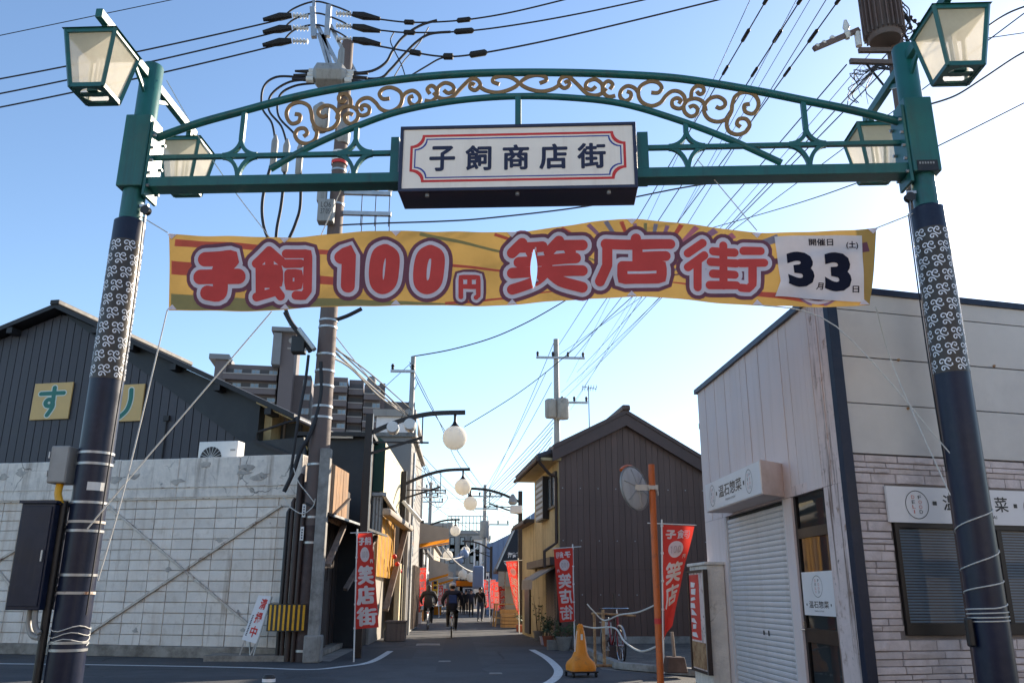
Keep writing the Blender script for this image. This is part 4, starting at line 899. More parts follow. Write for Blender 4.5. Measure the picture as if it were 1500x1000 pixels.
# window measures
wa0, wz1 = RF.hit(1306, 763); wz0 = RF.hit(1322, 930)[1]; wa1 = wa0 + 2.75
sa0, sz1 = RF.hit(1297, 711, -0.06); sz0 = RF.hit(1303, 764, -0.06)[1]; sa1 = sa0 + 3.0
me_stone = []
for k in range(6):
    rn = random.Random(k); mb = MB(); hx = 0.5
    fr_ = [(-.5, 0, -.5), (.5, 0, -.5), (.5, 0, .5), (-.5, 0, .5)]
    j = lambda q: rn.uniform(-q, q)
    ft = [(-.5 + .012, -1 + j(.3), -.5 + .06), (.5 - .012, -1 + j(.3), -.5 + .06), (.5 - .012, -1 + j(.3), .5 - .06), (-.5 + .012, -1 + j(.3), .5 - .06), (j(.25), -1.15 + j(.25), j(.2))]
    mb.add(fr_ + ft, [(0, 1, 5, 4), (1, 2, 6, 5), (2, 3, 7, 6), (3, 0, 4, 7), (4, 5, 8), (5, 6, 8), (6, 7, 8), (7, 4, 8)]); me_stone.append(mb.mesh('stone', m_stone))
z = zst - 0.008; stones = []
rn = random.Random(5)
while z > 0.3:
    h = rn.choice((0.055, 0.06, 0.07, 0.08, 0.085, 0.115)); a = 0.118 + rn.uniform(-0.2, 0)
    while a < 3.3:
        wd = rn.uniform(0.16, 0.55) if h < 0.1 else rn.uniform(0.2, 0.38); a0, a1 = max(a, 0.118), min(a + wd, 3.4); a += wd
        for (u0, u1) in ((a0, a1),):
            segs = [(u0, u1)]
            for (h0, h1, k0, k1) in ((wa0 - 0.02, wa1 + 0.02, wz0 - 0.02, wz1 + 0.02), (sa0 + 0.03, sa1, sz0 + 0.02, sz1 - 0.02)):
                if z > k0 and z - h < k1:
                    ns_ = []
                    for (s0, s1) in segs:
                        if s1 <= h0 or s0 >= h1: ns_.append((s0, s1)); continue
                        if s0 < h0: ns_.append((s0, h0))
                        if s1 > h1: ns_.append((h1, s1))
                    segs = ns_
            for (s0, s1) in segs:
                if s1 - s0 > 0.05: stones.append((s0, s1, z - h, z))
    z -= h
for (s0, s1, k0, k1) in stones:
    cw = RF.world((s0 + s1) / 2, 0.003, (k0 + k1) / 2) - RF.o
    inst(rn.choice(me_stone), 'stone', shop, cw, rot=(0, 0, RF.ang), scale=(s1 - s0 - 0.007, rn.uniform(0.012, 0.03), k1 - k0 - 0.006))
print('stones', len(stones))
# window with blind
fr = MB()
for (a0, a1, z0, z1) in ((wa0, wa0 + 0.05, wz0, wz1), (wa1 - 0.05, wa1, wz0, wz1), (wa0 + 0.05, wa1 - 0.05, wz1 - 0.07, wz1), (wa0 + 0.05, wa1 - 0.05, wz0, wz0 + 0.12), ((wa0 + wa1) / 2 - 0.03, (wa0 + wa1) / 2 + 0.03, wz0 + 0.12, wz1 - 0.07)):
    fr.box(a0, a1, -0.045, 0.05, z0, z1)
win = into(fr, RF, 'window', m_alu, bevel=0.003)
for a0, a1 in ((wa0 + 0.05, (wa0 + wa1) / 2 - 0.03), ((wa0 + wa1) / 2 + 0.03, wa1 - 0.05)):
    mb = MB(); mb.quad((a0, -0.02, wz0 + 0.12), (a1, -0.02, wz0 + 0.12), (a1, -0.02, wz1 - 0.07), (a0, -0.02, wz1 - 0.07)); into(mb, RF, 'pane', g_win, win, fix=False)
mb = MB(); zz = wz0 + 0.13; kk = 0
while zz < wz1 - 0.08:
    mb.add([(wa0 + 0.06, -0.004, zz + 0.0165), (wa1 - 0.06, -0.004, zz + 0.0165), (wa1 - 0.06, -0.0105, zz), (wa0 + 0.06, -0.0105, zz)], [(0, 1, 2, 3)]); zz += 0.031
bl = into(mb, RF, 'blind', m_blind, win); bl['kind'] = 'stuff'
# fascia sign over the window
mb = MB(); mb.box(sa0, sa1, -0.06, -0.03, sz0, sz1); fs_ = into(mb, RF, 'fascia_sign', m_signwhite)
mb = MB(); bq = -0.063; H_ = sz1 - sz0
def fa(px, py=737): return RF.hit(px, py, -0.06)[0]
cz = (sz0 + sz1) / 2
for px_ in (1343, 1514):
    mo = MB(); deli(mo, fa(px_), cz, (fa(1360) - fa(1326)) / 2, H_ * 0.4, 0.008, bq); into(mo, RF, 'oval_mark', [m_black, m_delired], fs_, fix=False)
mb.box(fa(1366), fa(1372), bq, bq + 0.001, cz, cz + 0.045); mb.box(fa(1484), fa(1489), bq, bq + 0.001, cz, cz + 0.045)
for ch, x0, x1 in (('温', 1381, 1402), ('石', 1407, 1427), ('惣', 1431, 1451), ('菜', 1456, 1476)): put_text(mb, ch, fa(x0), fa(x1), cz - H_ * 0.13, cz + H_ * 0.3, bq, 0.012)
mo = MB(); put_text(mo, 'ONJAKU-SOZAI', fa(1408), fa(1457), cz - H_ * 0.36, cz - H_ * 0.24, bq); into(mo, RF, 'small_lettering', m_black, fs_, fix=False)
into(mb, RF, 'sign_lettering', [m_black, m_delired], fs_, fix=False)['kind'] = 'stuff'

# stub of plaster wall at the far end of the shop, with an old signboard against it
Yn = YC - RS.hit(1063, 870, -0.02)[0]; Xl = P(1037, 870, Yn).x; Yfr = YC - RS.hit(1012, 870, Xl - X0)[0]; zP = P(1050, 827, Yn).z
mb = MB(); mb.box(Xl - X0, -0.02, 0, Yfr - Yn, 0, zP); mb.box(Xl - X0 - 0.04, 0.0, -0.04, Yfr - Yn + 0.03, zP + 0.001, zP + 0.05)
o = mb.build('plaster_pier', m_plaster, loc=(X0, Yn, 0), bevel=0.012); tag(o, 'grey plaster pier with flat cap at the far end of the corner shop', 'pier')
PF = Frame(Xl, Yn, R(-90)); s0, s1 = PF.hit(1011, 900, -0.05)[0], PF.hit(1036, 900, -0.05)[0]; hz = PF.hit(1022, 838, -0.05)[1]; hb = 0.25
sbo = empty('old_signboard', 'tall narrow rust framed signboard with worn red print on the plaster pier', 'signboard', PF)
mb = MB(); mb.box(s0 + 0.05, s1 - 0.08, -0.05, -0.01, hb, hz); mb.build('backing', m_peel, sbo)
for x0, x1, z0, z1, mm in ((s0, s0 + 0.05, hb - .04, hz + .04, m_conduit), (s1 - 0.08, s1 - 0.045, hb - .04, hz + .04, m_galv), (s1 - 0.044, s1, hb - .04, hz + .04, m_conduit), (s0 + .05, s1 - .08, hb - .04, hb, m_conduit), (s0 + .05, s1 - .08, hz, hz + .04, m_conduit)):
    mb = MB(); mb.box(x0, x1, -0.075, -0.005, z0, z1); mb.build('frame_bar', mm, sbo)
mb = MB(); mb.box(s0 + 0.06, s1 - 0.09, -0.055, -0.051, hb + 0.02, hb + 0.42); mb.build('lower_panel', m_rust, sbo)
mb = MB(); mb.box(s0 + 0.07, lerp(s0, s1, 0.62), -0.054, -0.051, hb + 0.45, hz - 0.03); mb.build('red_strip', m_red, sbo)
mb = MB(); rn = random.Random(8); sw_ = (s1 - s0) * 0.5
for k in range(8):
    z0 = hb + 0.5 + k * (hz - hb - 0.62) / 8; x0 = s0 + 0.07 + rn.uniform(0.02, 0.1); mb.prism([(x0, z0), (x0 + sw_ * rn.uniform(.3, .7), z0 + rn.uniform(-.02, .03)), (x0 + sw_ * rn.uniform(.25, .6), z0 + rn.uniform(.06, .11)), (x0 + 0.02, z0 + rn.uniform(.05, .1))], -0.0585 - 0.0002 * k, -0.0555)
mb.build('worn_print', m_signwhite, sbo)['kind'] = 'stuff'
# ================================================================== things on the right pavement
# mirror post
mp = P(966, 960, 13.2); MPX = mp.x
mir = empty('mirror_post', 'orange steel post carrying a round traffic mirror seen from behind', 'traffic mirror', loc=(mp.x, 13.2, 0))
zt = P(958, 680, 13.2).z
mb = MB(); mb.lathe([(0.052, 0), (0.052, zt - 0.01), (0.046, zt), (0.0, zt + 0.004)], n=18); mb.build('post', m_pole_or, mir, smooth=True)
mb = MB(); mb.lathe([(0.0545, P(960, 907, 13.2).z - 0.06), (0.0545, P(960, 907, 13.2).z + 0.02)], n=18); mb.build('red_band', m_red, mir)
mz = P(945, 714, 13.2).z
mr = bpy.data.objects.new('mirror', None); COL.objects.link(mr); mr.parent = mir; mr.location = (-0.26, 0.06, mz); mr.rotation_euler = (R(8), 0, R(-137))
mb = MB(); mb.lathe([(0.0, 0.05), (0.15, 0.044), (0.27, 0.026), (0.335, 0.0), (0.345, -0.02)], n=32, axis='Y'); mb.build('back_shell', mat('mirror_back', (0.5, 0.51, 0.5), 0.55, 0.0, 0.1, 3, 0.05, 30, streak=((0.32, 0.31, 0.3), 0.25, 9)), mr, smooth=True)
mb = MB(); mb.lathe([(0.34, -0.02), (0.352, -0.03), (0.356, 0.008), (0.342, 0.004)], n=32, axis='Y'); mb.f = mb.f[:-2]; mb.m = mb.m[:-2]; mb.build('rim', m_steelpaint, mr, smooth=True)
mb = MB(); mb.tube([(0.36 * math.cos(R(t)), -0.05, 0.36 * math.sin(R(t))) for t in range(50, 131, 10)], 0.03, 6); mb.build('visor', m_pole_or, mr, smooth=True)
mb = MB(); mb.lathe([(0.0, -0.06), (0.2, -0.045), (0.338, -0.018)], n=32, axis='Y'); mb.build('mirror_face', m_chrome, mr, smooth=True)
for k in range(6):
    t = 2 * math.pi * k / 6 + 0.3; mb = MB(); mb.bar((0.06 * math.cos(t), -0.0 + 0.052, 0.06 * math.sin(t)), (0.3 * math.cos(t), 0.022, 0.3 * math.sin(t)), 0.02, 0.012); mb.build('rib', m_galv, mr)
mb = MB(); mb.box(-0.3, 0.09, -0.02, 0.02, mz - 0.045, mz + 0.045); mb.box(-0.075, 0.075, -0.07, 0.07, mz - 0.03, mz + 0.03); mb.build('bracket', m_galv, mir)
mb = MB(); mb.box(0.075, 0.09, -0.03, 0.03, mz - 0.12, mz - 0.05); mb.build('clamp', m_galv, mir)
# ================================================================== upright flags
def nobori(label, base, quad, Y, mirror=False, pole_side='L', pole_top=None, txt=True, group='red upright street flags', cut=1.0, wavea=0.03, poleh=None):
    """base (x, y) of the pole on the ground; quad: picture corners TL, TR, BR, BL of the cloth in the plane Y"""
    bx, by = base
    f = empty('street_flag', label, 'flag', loc=(bx, by, 0), group=group)
    c = [P(px, py, Y) for px, py in quad]
    W = ((c[1] - c[0]).length + 1e-6); H = (c[3] - c[0]).length
    def fm(u, v, lift=0.0):   # u,v in 0..1 (v down)
        q = c[0].lerp(c[1], u).lerp(c[3].lerp(c[2], u), v)
        wv = wavea * math.sin(u * 5 + v * 6) * (0.3 + v) + 0.4 * wavea * math.sin(v * 13 + u * 3)
        return (q.x - bx, q.y - by + wv - lift, q.z)
    mb = MB(); nx, ny = 6, 24; vs = [fm(i / nx, j / ny) for i in range(nx + 1) for j in range(ny + 1)]; n = ny + 1
    mb.add(vs, [(i * n + j, (i + 1) * n + j, (i + 1) * n + j + 1, i * n + j + 1) for i in range(nx) for j in range(ny)]); cl = mb.build('cloth', m_flagred, f, smooth=True)
    if txt:
        asp = H / W
        def sm(x, y, lift): # x 0..100, y 0..100*asp
            u = x / 100; u = 1 - u if mirror else u
            return fm(u, y / (100 * asp), lift + 0.006)
        S = 100 * asp / 340.0
        mb = MB()
        def ch(cc, x0, y0, x1, y1, k=1.0, base=0.0):
            rad, st = strokes(cc, x0, y0, x1, y1); stroke_mesh(mb, st, rad * k, sm, seg=6, base=base)
        ch('子', 12, 14 * S, 46, 44 * S, 0.95); ch('飼', 50, 14 * S, 90, 44 * S, 0.9)
        mb.build('letter_print', m_flagwhite, cl, fix=False); mb = MB()
        n = 28; ring = [sm(48 + 27 * math.cos(2 * math.pi * i / n), (78 + 27 * math.sin(2 * math.pi * i / n)) * 1 * S, 0.0) for i in range(n)]; mid = sm(48, 78 * S, 0.0)
        mb.add(ring + [mid], [(i, (i + 1) % n, n) for i in range(n)]); mb.build('disc_print', m_flagwhite, cl, fix=False); mb = MB()
        for k_, (x0, x1) in enumerate(((29, 37), (38, 52), (53, 67))):
            rad, st = strokes('1' if k_ == 0 else '0', x0, 64 * S, x1, 92 * S); stroke_mesh(mb, st, 1.1, sm, seg=6, base=0.004)
        mb.build('disc_number', m_flagdisc, cl, fix=False); mb = MB()
        ch('円', 78, 96 * S, 92, 110 * S, 1.0)
        if cut > 0.5: ch('笑', 12, 122 * S, 88, 184 * S, 1.15, 0.001)
        if cut > 0.65: ch('店', 10, 194 * S, 90, 256 * S, 1.15, 0.001)
        if cut > 0.85: ch('街', 10, 268 * S, 92, 330 * S, 1.15, 0.001)
        mb.build('letter_print', m_flagwhite, cl, fix=False)
    i0 = 0 if pole_side == 'L' else 1
    ptop = c[i0]; zt = ptop.z + 0.1
    mb = MB(); mb.tube([(0, 0.02, 0), (ptop.x - bx, ptop.y - by + 0.02, zt)], 0.017 if Y < 25 else 0.022, 8); pl = mb.build('pole', m_white, f, smooth=True)
    d = (c[1] - c[0]) if i0 == 0 else (c[0] - c[1]); e0 = ptop - d * 0.45; e1 = ptop + d * 1.08
    mb = MB(); mb.tube([(e0.x - bx, e0.y - by + 0.02, e0.z + 0.02), (e1.x - bx, e1.y - by + 0.02, e1.z + 0.02)], 0.011 if Y < 25 else 0.015, 6); mb.build('crossbar', m_white, f, smooth=True)
    for k in range(5):
        q = c[i0].lerp(c[3 - i0], k / 4.0 * 0.98 + 0.01); t = q.z / zt
        mb = MB(); mb.box(-0.025, 0.025, -0.012, 0.012, -0.02, 0.02); mb.build('tie_loop', m_flagwhite, f, loc=((ptop.x - bx) * t, (ptop.y - by) * t + 0.006, q.z))
    return f
b = G(518, 969)
nobori('red flag with white letters beside the dark shack on the left corner', (b.x, b.y), [(523, 781), (545, 780), (555, 918), (521, 921)], b.y, pole_side='L')
nobori('sunlit red flag right behind the orange mirror post, lettering the right way round', (P(972, 975, 16.6).x, 16.6), [(970, 768), (1017, 770), (984, 915), (973, 936)], 16.6, pole_side='L', cut=0.8, wavea=0.045)
Yf = 23.2; b = P(826, 930, Yf)
nobori('red flag with reversed letters in front of the brown sided house', (P(841.5, 920, Yf).x, Yf), [(811, 804), (839, 802), (841, 909), (820, 911)], Yf, mirror=True, pole_side='R')
Yf = 33.5
nobori('red flag with reversed letters in front of the black hip roofed shop', (P(760.5, 920, Yf).x, Yf), [(741, 822), (759, 821), (760, 900), (752, 880)], Yf, mirror=True, pole_side='R')
nobori('red flag on the left pavement behind the yellow bookshop sign', (P(613, 915, 46).x, 46), [(613, 832), (624, 831), (624, 885), (612, 888)], 46, pole_side='L')
nobori('small red flag on the right kerb behind the walking man', (P(717, 906, 52).x, 52), [(718, 849), (726, 849), (727, 890), (719, 892)], 52, pole_side='L')
nobori('small red flag seen between the cyclist and the far left shops', (P(643, 904, 55).x, 55), [(642, 857), (649, 857), (649, 884), (642, 885)], 55, pole_side='L')
nobori('small red and white flag leaning over the right kerb by the far lamp', (P(708, 904, 54).x, 54), [(708, 848), (714, 850), (716, 888), (711, 890)], 54, mirror=True, pole_side='R')
# ================================================================== WHITE BLOCK WALL
wl, wr = G(0, 957), G(430, 966)
LW = Frame(wr.x, wr.y, math.atan2(wr.y - wl.y, wr.x - wl.x))      # a runs right, 0 at the corner by the pole
wall = empty('block_wall', 'white painted concrete block wall with rusty cross braces and cracked cap', 'wall', LW)
def lz(px, py, b=0.0): return LW.hit(px, py, b)[1]
zt_, zc0, zc1, zf = lz(215, 672), lz(215, 716), lz(215, 731), lz(215, 945)
aW0 = LW.hit(-60, 850)[0]; aW1 = LW.hit(431, 850)[0]
mb = MB(); mb.box(aW0 - 6, aW1, 0.05, 0.35, 0, zt_ - 0.02); mb.build('core', m_mortar, wall)
cwid = (LW.hit(229, 850)[0] - LW.hit(199.3, 850)[0]); rows = 15; rh = (zc0 - zf) / rows
def rough_box(w_, d, h, seed, m, name):
    rn = random.Random(seed); mb = MB(); j = lambda q: rn.uniform(-q, q)
    e = 0.006
    f0 = [(-w_ / 2, 0, -h / 2), (w_ / 2, 0, -h / 2), (w_ / 2, 0, h / 2), (-w_ / 2, 0, h / 2)]
    f1 = [(x + math.copysign(e, -x) + j(.004), -d + j(.004), z + math.copysign(e, -z) + j(.004)) for x, _, z in f0]
    mb.add(f0 + f1 + [(j(.05), -d + j(.006), j(.03))], [(0, 1, 5, 4), (1, 2, 6, 5), (2, 3, 7, 6), (3, 0, 4, 7), (4, 5, 8), (5, 6, 8), (6, 7, 8), (7, 4, 8)])
    return mb.mesh(name, m)
me_b = [rough_box(cwid - 0.007, 0.055, rh - 0.006, k, m_block, 'block') for k in range(6)]
aa = aW1 - cwid / 2 + 0.1; nbk = 0
col_n = int((aW1 - aW0) / cwid) + 1
for c_ in range(col_n):
    for r_ in range(rows):
        inst(random.choice(me_b), 'block', wall, (aW1 - cwid * (c_ + 0.5), 0.052 + random.uniform(-0.006, 0.006), zf + rh * (r_ + 0.5))); nbk += 1
print('blocks', nbk)
mb = MB(); 
for k in range(9):   # cap in poured lengths
    a0 = aW1 - (k + 1) * 1.6; mb = MB(); mb.box(a0 + 0.004, a0 + 1.596, -0.03 + random.uniform(-0.006, 0.006), 0.4, zc1 + 0.004 + 0.02, zt_ + random.uniform(-0.015, 0.01)); mb.build('cap_stone', m_plaster, wall, bevel=0.02)
rn = random.Random(21)
for k in range(16):   # flaked patches of bare grey render
    px_, py_ = (rn.uniform(150, 420), rn.uniform(678, 706)) if k < 9 else (rn.uniform(0, 60), rn.uniform(676, 704)) if k < 11 else (rn.uniform(150, 400), rn.uniform(742, 930))
    a_, z_ = LW.hit(px_, py_, -0.03); n_ = 9; bb_ = -0.038 if k < 11 else -0.012
    mb = MB(); mb.prism([(a_ + math.cos(-2 * math.pi * i / n_) * rn.uniform(.06, .24) * (1.0 if k < 11 else 0.5), z_ + math.sin(-2 * math.pi * i / n_) * rn.uniform(.03, .13) * (1.0 if k < 11 else 0.6)) for i in range(n_)], bb_ - 0.002, bb_ + 0.01); mb.build('flaked_patch', m_flake, wall)
mb = MB(); a0 = aW0 - 6; mb.box(a0, aW1, -0.05, 0.05, zc0 + 0.01, zc0 + 0.03); mb.box(a0, aW1, -0.05, 0.05, zc1 - 0.02, zc1 + 0.0); mb.box(a0, aW1, -0.005, 0.05, zc0 + 0.03, zc1 - 0.02)
mb.build('steel_channel', m_paintsteel, wall)
mb = MB(); mb.box(aW0 - 6, aW1 + 0.05, -0.07, 0.04, 0, zf); mb.build('footing', m_foot, wall, bevel=0.015)
for q in (((155, 738), (366, 916)), ((118, 935), (412, 740)), ((-60, 855), (48, 790)), ((-40, 790), (36, 882))):
    (a0, z0), (a1, z1) = LW.hit(*q[0], -0.04), LW.hit(*q[1], -0.04); mb = MB(); mb.bar((a0, -0.03, z0), (a1, -0.03, z1), 0.05, 0.07, up=(0, 1, 0)) ; mb.build('cross_brace', m_paintsteel, wall)

# ================================================================== DARK GABLED HOUSE behind the wall
HF = Frame(LW.o.x + LW.B.x * 4.0, LW.o.y + LW.B.y * 4.0, LW.ang)
hs = empty('gabled_house', 'charcoal boarded house with a long sloping roof behind the white wall', 'house', HF)
def h(px, py, b=0.0): return HF.hit(px, py, b)
apex = h(95, 452); lf = h(-120, 540); rt = h(441, 612); 
def roof_z(a): return lerp(lf[1], apex[1], (a - lf[0]) / (apex[0] - lf[0])) if a < apex[0] else lerp(apex[1], rt[1], (a - apex[0]) / (rt[0] - apex[0]))
cl0 = h(108, 470); cl1 = h(345, 640)
def clad_z(a): return min(roof_z(a) - 0.18, lerp(cl0[1], cl1[1], (a - cl0[0]) / (cl1[0] - cl0[0]))) if a > cl0[0] else roof_z(a) - 0.18
bwid = h(60, 600)[0] - h(48.5, 600)[0]
a = lf[0]; aend = h(378, 640)[0]
while a < aend:
    a1 = min(a + bwid, aend); zl, zr_ = clad_z(a), clad_z(a1)
    if zl > 3.0:
        mb = MB(); mb.prism([(a + 0.012, 2.5), (a1 - 0.012, 2.5), (a1 - 0.012, max(2.6, zr_)), (a + 0.012, max(2.6, zl))], random.uniform(-0.012, -0.004), 0.1); mb.build('siding_board', m_siding, hs)
    a = a1
mb = MB(); mb.prism([(lf[0], 0), (aend, 0), (aend, roof_z(aend) - 0.22), (apex[0], apex[1] - 0.22), (lf[0], lf[1] - 0.22)], 0.1, 7.0); mb.build('wall', m_darkclad, hs)
mb = MB(); mb.prism([(cl0[0], cl0[1] - 0.02), (aend + 0.0, clad_z(aend)), (aend, roof_z(aend) - 0.12), (apex[0] + 0.1, apex[1] - 0.2)], -0.05, 0.09); mb.build('gable_cladding', m_darkclad, hs)
rend = rt
for nm, p0, p1 in (('roof', lf, apex), ('roof', apex, rend)):
    mb = MB(); mb.prism([(p0[0], p0[1] - 0.12), (p1[0], p1[1] - 0.12), (p1[0], p1[1] + 0.03), (p0[0], p0[1] + 0.03)], -0.45 if nm else 0, 7.2); mb.build(nm, m_roofdark, hs)
mb = MB(); mb.box(apex[0] - 0.16, apex[0] + 0.16, -0.5, 7.2, apex[1] - 0.02, apex[1] + 0.14); mb.build('ridge_cap', m_roofdark, hs, bevel=0.03)
for t in (-0.75, 0.18, 0.34, 0.52, 0.7, 0.9):
    a = apex[0] + (rt[0] - apex[0]) * t if t > 0 else lerp(apex[0], lf[0], -t * 0.4); z = roof_z(a)
    mb = MB(); mb.box(a - 0.1, a + 0.1, -0.42, 0.1, z - 0.33, z - 0.14); mb.build('purlin_end', m_roofdark, hs)
# recessed cream bay under the eave at the right end
mb = MB(); q0 = h(380, 645, 0.3); q1 = h(407, 590, 0.3); mb.box(q0[0], q0[0] + 0.35, 0.3, 5.5, q0[1] - 0.2, roof_z(q0[0]) - 0.15); mb.build('bay_wall', m_cream, hs)
mb = MB(); mb.box(q0[0] + 0.35, h(440, 640, 0.9)[0], 0.9, 1.0, q0[1] - 0.2, roof_z(q0[0] + 1.0) - 0.14); mb.build('bay_window', m_int, hs)
for k in range(3):
    mb = MB(); aa_ = q0[0] + 0.45 + k * 0.42; mb.box(aa_, aa_ + 0.06, 0.84, 0.89, q0[1] - 0.2, roof_z(aa_) - 0.15); mb.build('bay_post', m_woodgrey, hs)
mb = MB(); s0 = h(383, 587); mb.prism([(s0[0], roof_z(s0[0]) - 0.17), (rt[0] - 0.03, rt[1] - 0.16), (rt[0] - 0.03, rt[1] - 0.13), (s0[0], roof_z(s0[0]) - 0.13)], -0.3, 5.5); mb.build('soffit', m_cream, hs)
mb = MB(); mb.tube([(rt[0] + 0.05, -0.4, rt[1] - 0.1), (rt[0] + 0.05, 6, rt[1] - 0.1)], 0.07, 10); mb.build('gutter', m_navy, hs, smooth=True)
mb = MB(); mb.tube([(rt[0] + 0.03, -0.38, rt[1] - 0.15), h(425, 615, -0.38)[:1] + (-0.38,) + h(425, 617, -0.38)[1:], h(377, 633, -0.2)[:1] + (-0.2,) + h(377, 633, -0.2)[1:], h(375, 648, -0.2)[:1] + (-0.2,) + h(375, 648, -0.2)[1:]], 0.04, 8); mb.build('downpipe', m_roofdark, hs, smooth=True)
# small lean-to roof below the bay
mb = MB(); p0, p1, p2, p3 = h(345, 648, -0.6), h(445, 640, -0.6), h(448, 682, -0.6), h(330, 682, -0.6); mb.prism([p0, p1, p2, p3], -0.6, -0.5); mb.build('lean_to_roof', m_darkclad, hs)
mb = MB(); mb.bar((h(372, 645, -0.66)[0], -0.66, h(372, 645, -0.66)[1]), (h(436, 672, -0.66)[0], -0.66, h(436, 672, -0.66)[1]), 0.08, 0.1); mb.build('lean_to_edge', m_roofdark, hs)
mb = MB(); q = h(243, 612, -0.1); mb.box(q[0] - 0.09, q[0] + 0.09, -0.1, -0.012, q[1] - 0.08, q[1] + 0.08); mb.tube([(q[0], -0.05, q[1]), (q[0], -0.05, 2.6)], 0.025, 8); mb.build('vent_pipe', m_roofdark, hs)
# square letter boards
def letter_board(ch, quad, label):
    q = [h(x, y, -0.08) for x, y in quad]; z0 = (q[2][1] + q[3][1]) / 2; z1 = (q[0][1] + q[1][1]) / 2; a0 = (q[0][0] + q[3][0]) / 2; a1 = (q[1][0] + q[2][0]) / 2
    o = empty('letter_board', label, 'sign', HF, group='letter boards on the dark gable')
    mb = MB(); mb.box(a0, a1, -0.08, -0.03, z0, z1); bd = mb.build('board', m_tan, o, bevel=0.008)
    rad, st = strokes(ch, 18, 12, 82, 90); fm = lambda x, y, l: (lerp(a0, a1, x / 100), -0.083 - l, lerp(z1, z0, y / 100))
    mb = MB(); stroke_mesh(mb, st, 8.2, fm, seg=5, base=0.0); mb.build('letter_edge', m_letedge, o, fix=False)
    mb = MB(); stroke_mesh(mb, st, 5.6, fm, seg=5, base=0.004); mb.build('letter', m_letgreen, o, fix=False)
letter_board('す', [(52, 560), (107, 561), (99, 615), (43, 613)], 'tan board with a green hiragana su on the dark gable')
letter_board('り', [(157, 562), (212, 564), (205, 618), (150, 616)], 'tan board with a green hiragana ri half hidden behind the gate post')
letter_board('く', [(-58, 558), (-4, 559), (-11, 612), (-66, 612)], 'tan board at the left edge of the picture on the dark gable') if 'く' in GLY else None
# outdoor unit on the wall
AF = Frame(LW.o.x + LW.B.x * 0.55, LW.o.y + LW.B.y * 0.55, LW.ang)
q0, q1 = AF.hit(289, 674), AF.hit(349, 645); zb_ = zt_ - 0.25
ac = empty('air_conditioner', 'white outdoor air conditioner unit standing behind the wall top', 'air conditioner', AF)
mb = MB(); mb.box(q0[0], q1[0], 0, 0.35, zb_, q1[1]); mb.build('casing', m_white, ac, bevel=0.02)
ca, czz, rr_ = q0[0] + (q1[0] - q0[0]) * 0.34, zb_ + (q1[1] - zb_) * 0.42, (q1[1] - zb_) * 0.4
mb = MB(); mb.lathe([(rr_, -0.004), (rr_ * 0.97, 0.0), (0, 0.0)], (ca, -0.004, czz), 24, axis='Y'); mb.build('fan_opening', m_int, ac)
for k in range(18):
    t = 2 * math.pi * k / 18; mb = MB(); mb.bar((ca + 0.04 * math.cos(t), -0.015, czz + 0.04 * math.sin(t)), (ca + rr_ * math.cos(t), -0.015, czz + rr_ * math.sin(t)), 0.008, 0.008); mb.build('grille_bar', m_white, ac)
mb = MB(); mb.box(q0[0] + (q1[0] - q0[0]) * 0.82, q0[0] + (q1[0] - q0[0]) * 0.95, -0.006, -0.001, lerp(zb_, q1[1], .66), lerp(zb_, q1[1], .72)); mb.build('label_plate', m_steelpaint, ac)
mb = MB(); mb.box(q0[0], q1[0], -0.01, 0.36, zt_ - 0.7, zb_ - 0.01); mb.build('stand', m_galv, ac)

# ================================================================== POLE WITH SWITCHGEAR (left) 
pb = G(446, 968); UX, UY = pb.x, pb.y - 0.0
pole = empty('utility_pole', 'tall grey concrete utility pole at the white wall corner with switch box', 'utility pole', loc=(UX, UY, 0), group='utility poles')
def up(px, py, dy=0.0): q = P(px, py, UY + dy); return (q.x - UX, dy, q.z)
ztp = up(497, 62)[2]
mb = MB(); mb.lathe([(0.27, -0.1), (0.235, 5.0), (0.19, 10.0), (0.15, ztp), (0.0, ztp + 0.02)], n=22); mb.build('shaft', m_pole, pole, smooth=True)
zw = up(452, 770)[2]
mb = MB(); mb.lathe([(0.28, 0), (0.27, 0.6), (0.256, zw)], n=22); mb.f = mb.f[:-2]; mb.m = mb.m[:-2]; mb.build('lower_wrap', m_poledark, pole, smooth=True)
for yy in (952, 795, 758, 681, 612, 596, 566, 544, 520, 480, 470, 300, 250):
    z = up(455, yy)[2]; r_ = interp([0, 5, 10, 15], [0.287, 0.25, 0.205, 0.168], z)
    mb = MB(); mb.lathe([(r_, z - 0.025), (r_, z + 0.025)], n=22); mb.f = mb.f[:-2]; mb.m = mb.m[:-2]; mb.build('steel_band', m_galv, pole, smooth=True)
for (dx, dy, r_, z1, mm) in ((-0.36, -0.05, 0.075, up(420, 700)[2], m_conduit), (-0.5, 0.0, 0.05, up(412, 735)[2], m_conduit), (-0.6, 0.02, 0.045, up(405, 750)[2], m_black), (-0.22, -0.22, 0.05, up(430, 760)[2], m_conduit)):
    mb = MB(); mb.tube([(dx, dy, -0.02), (dx, dy, z1), (dx + 0.03, dy, z1 + 0.1)], [r_, r_, r_ * 0.6], 12); mb.build('conduit', mm, pole, smooth=True)
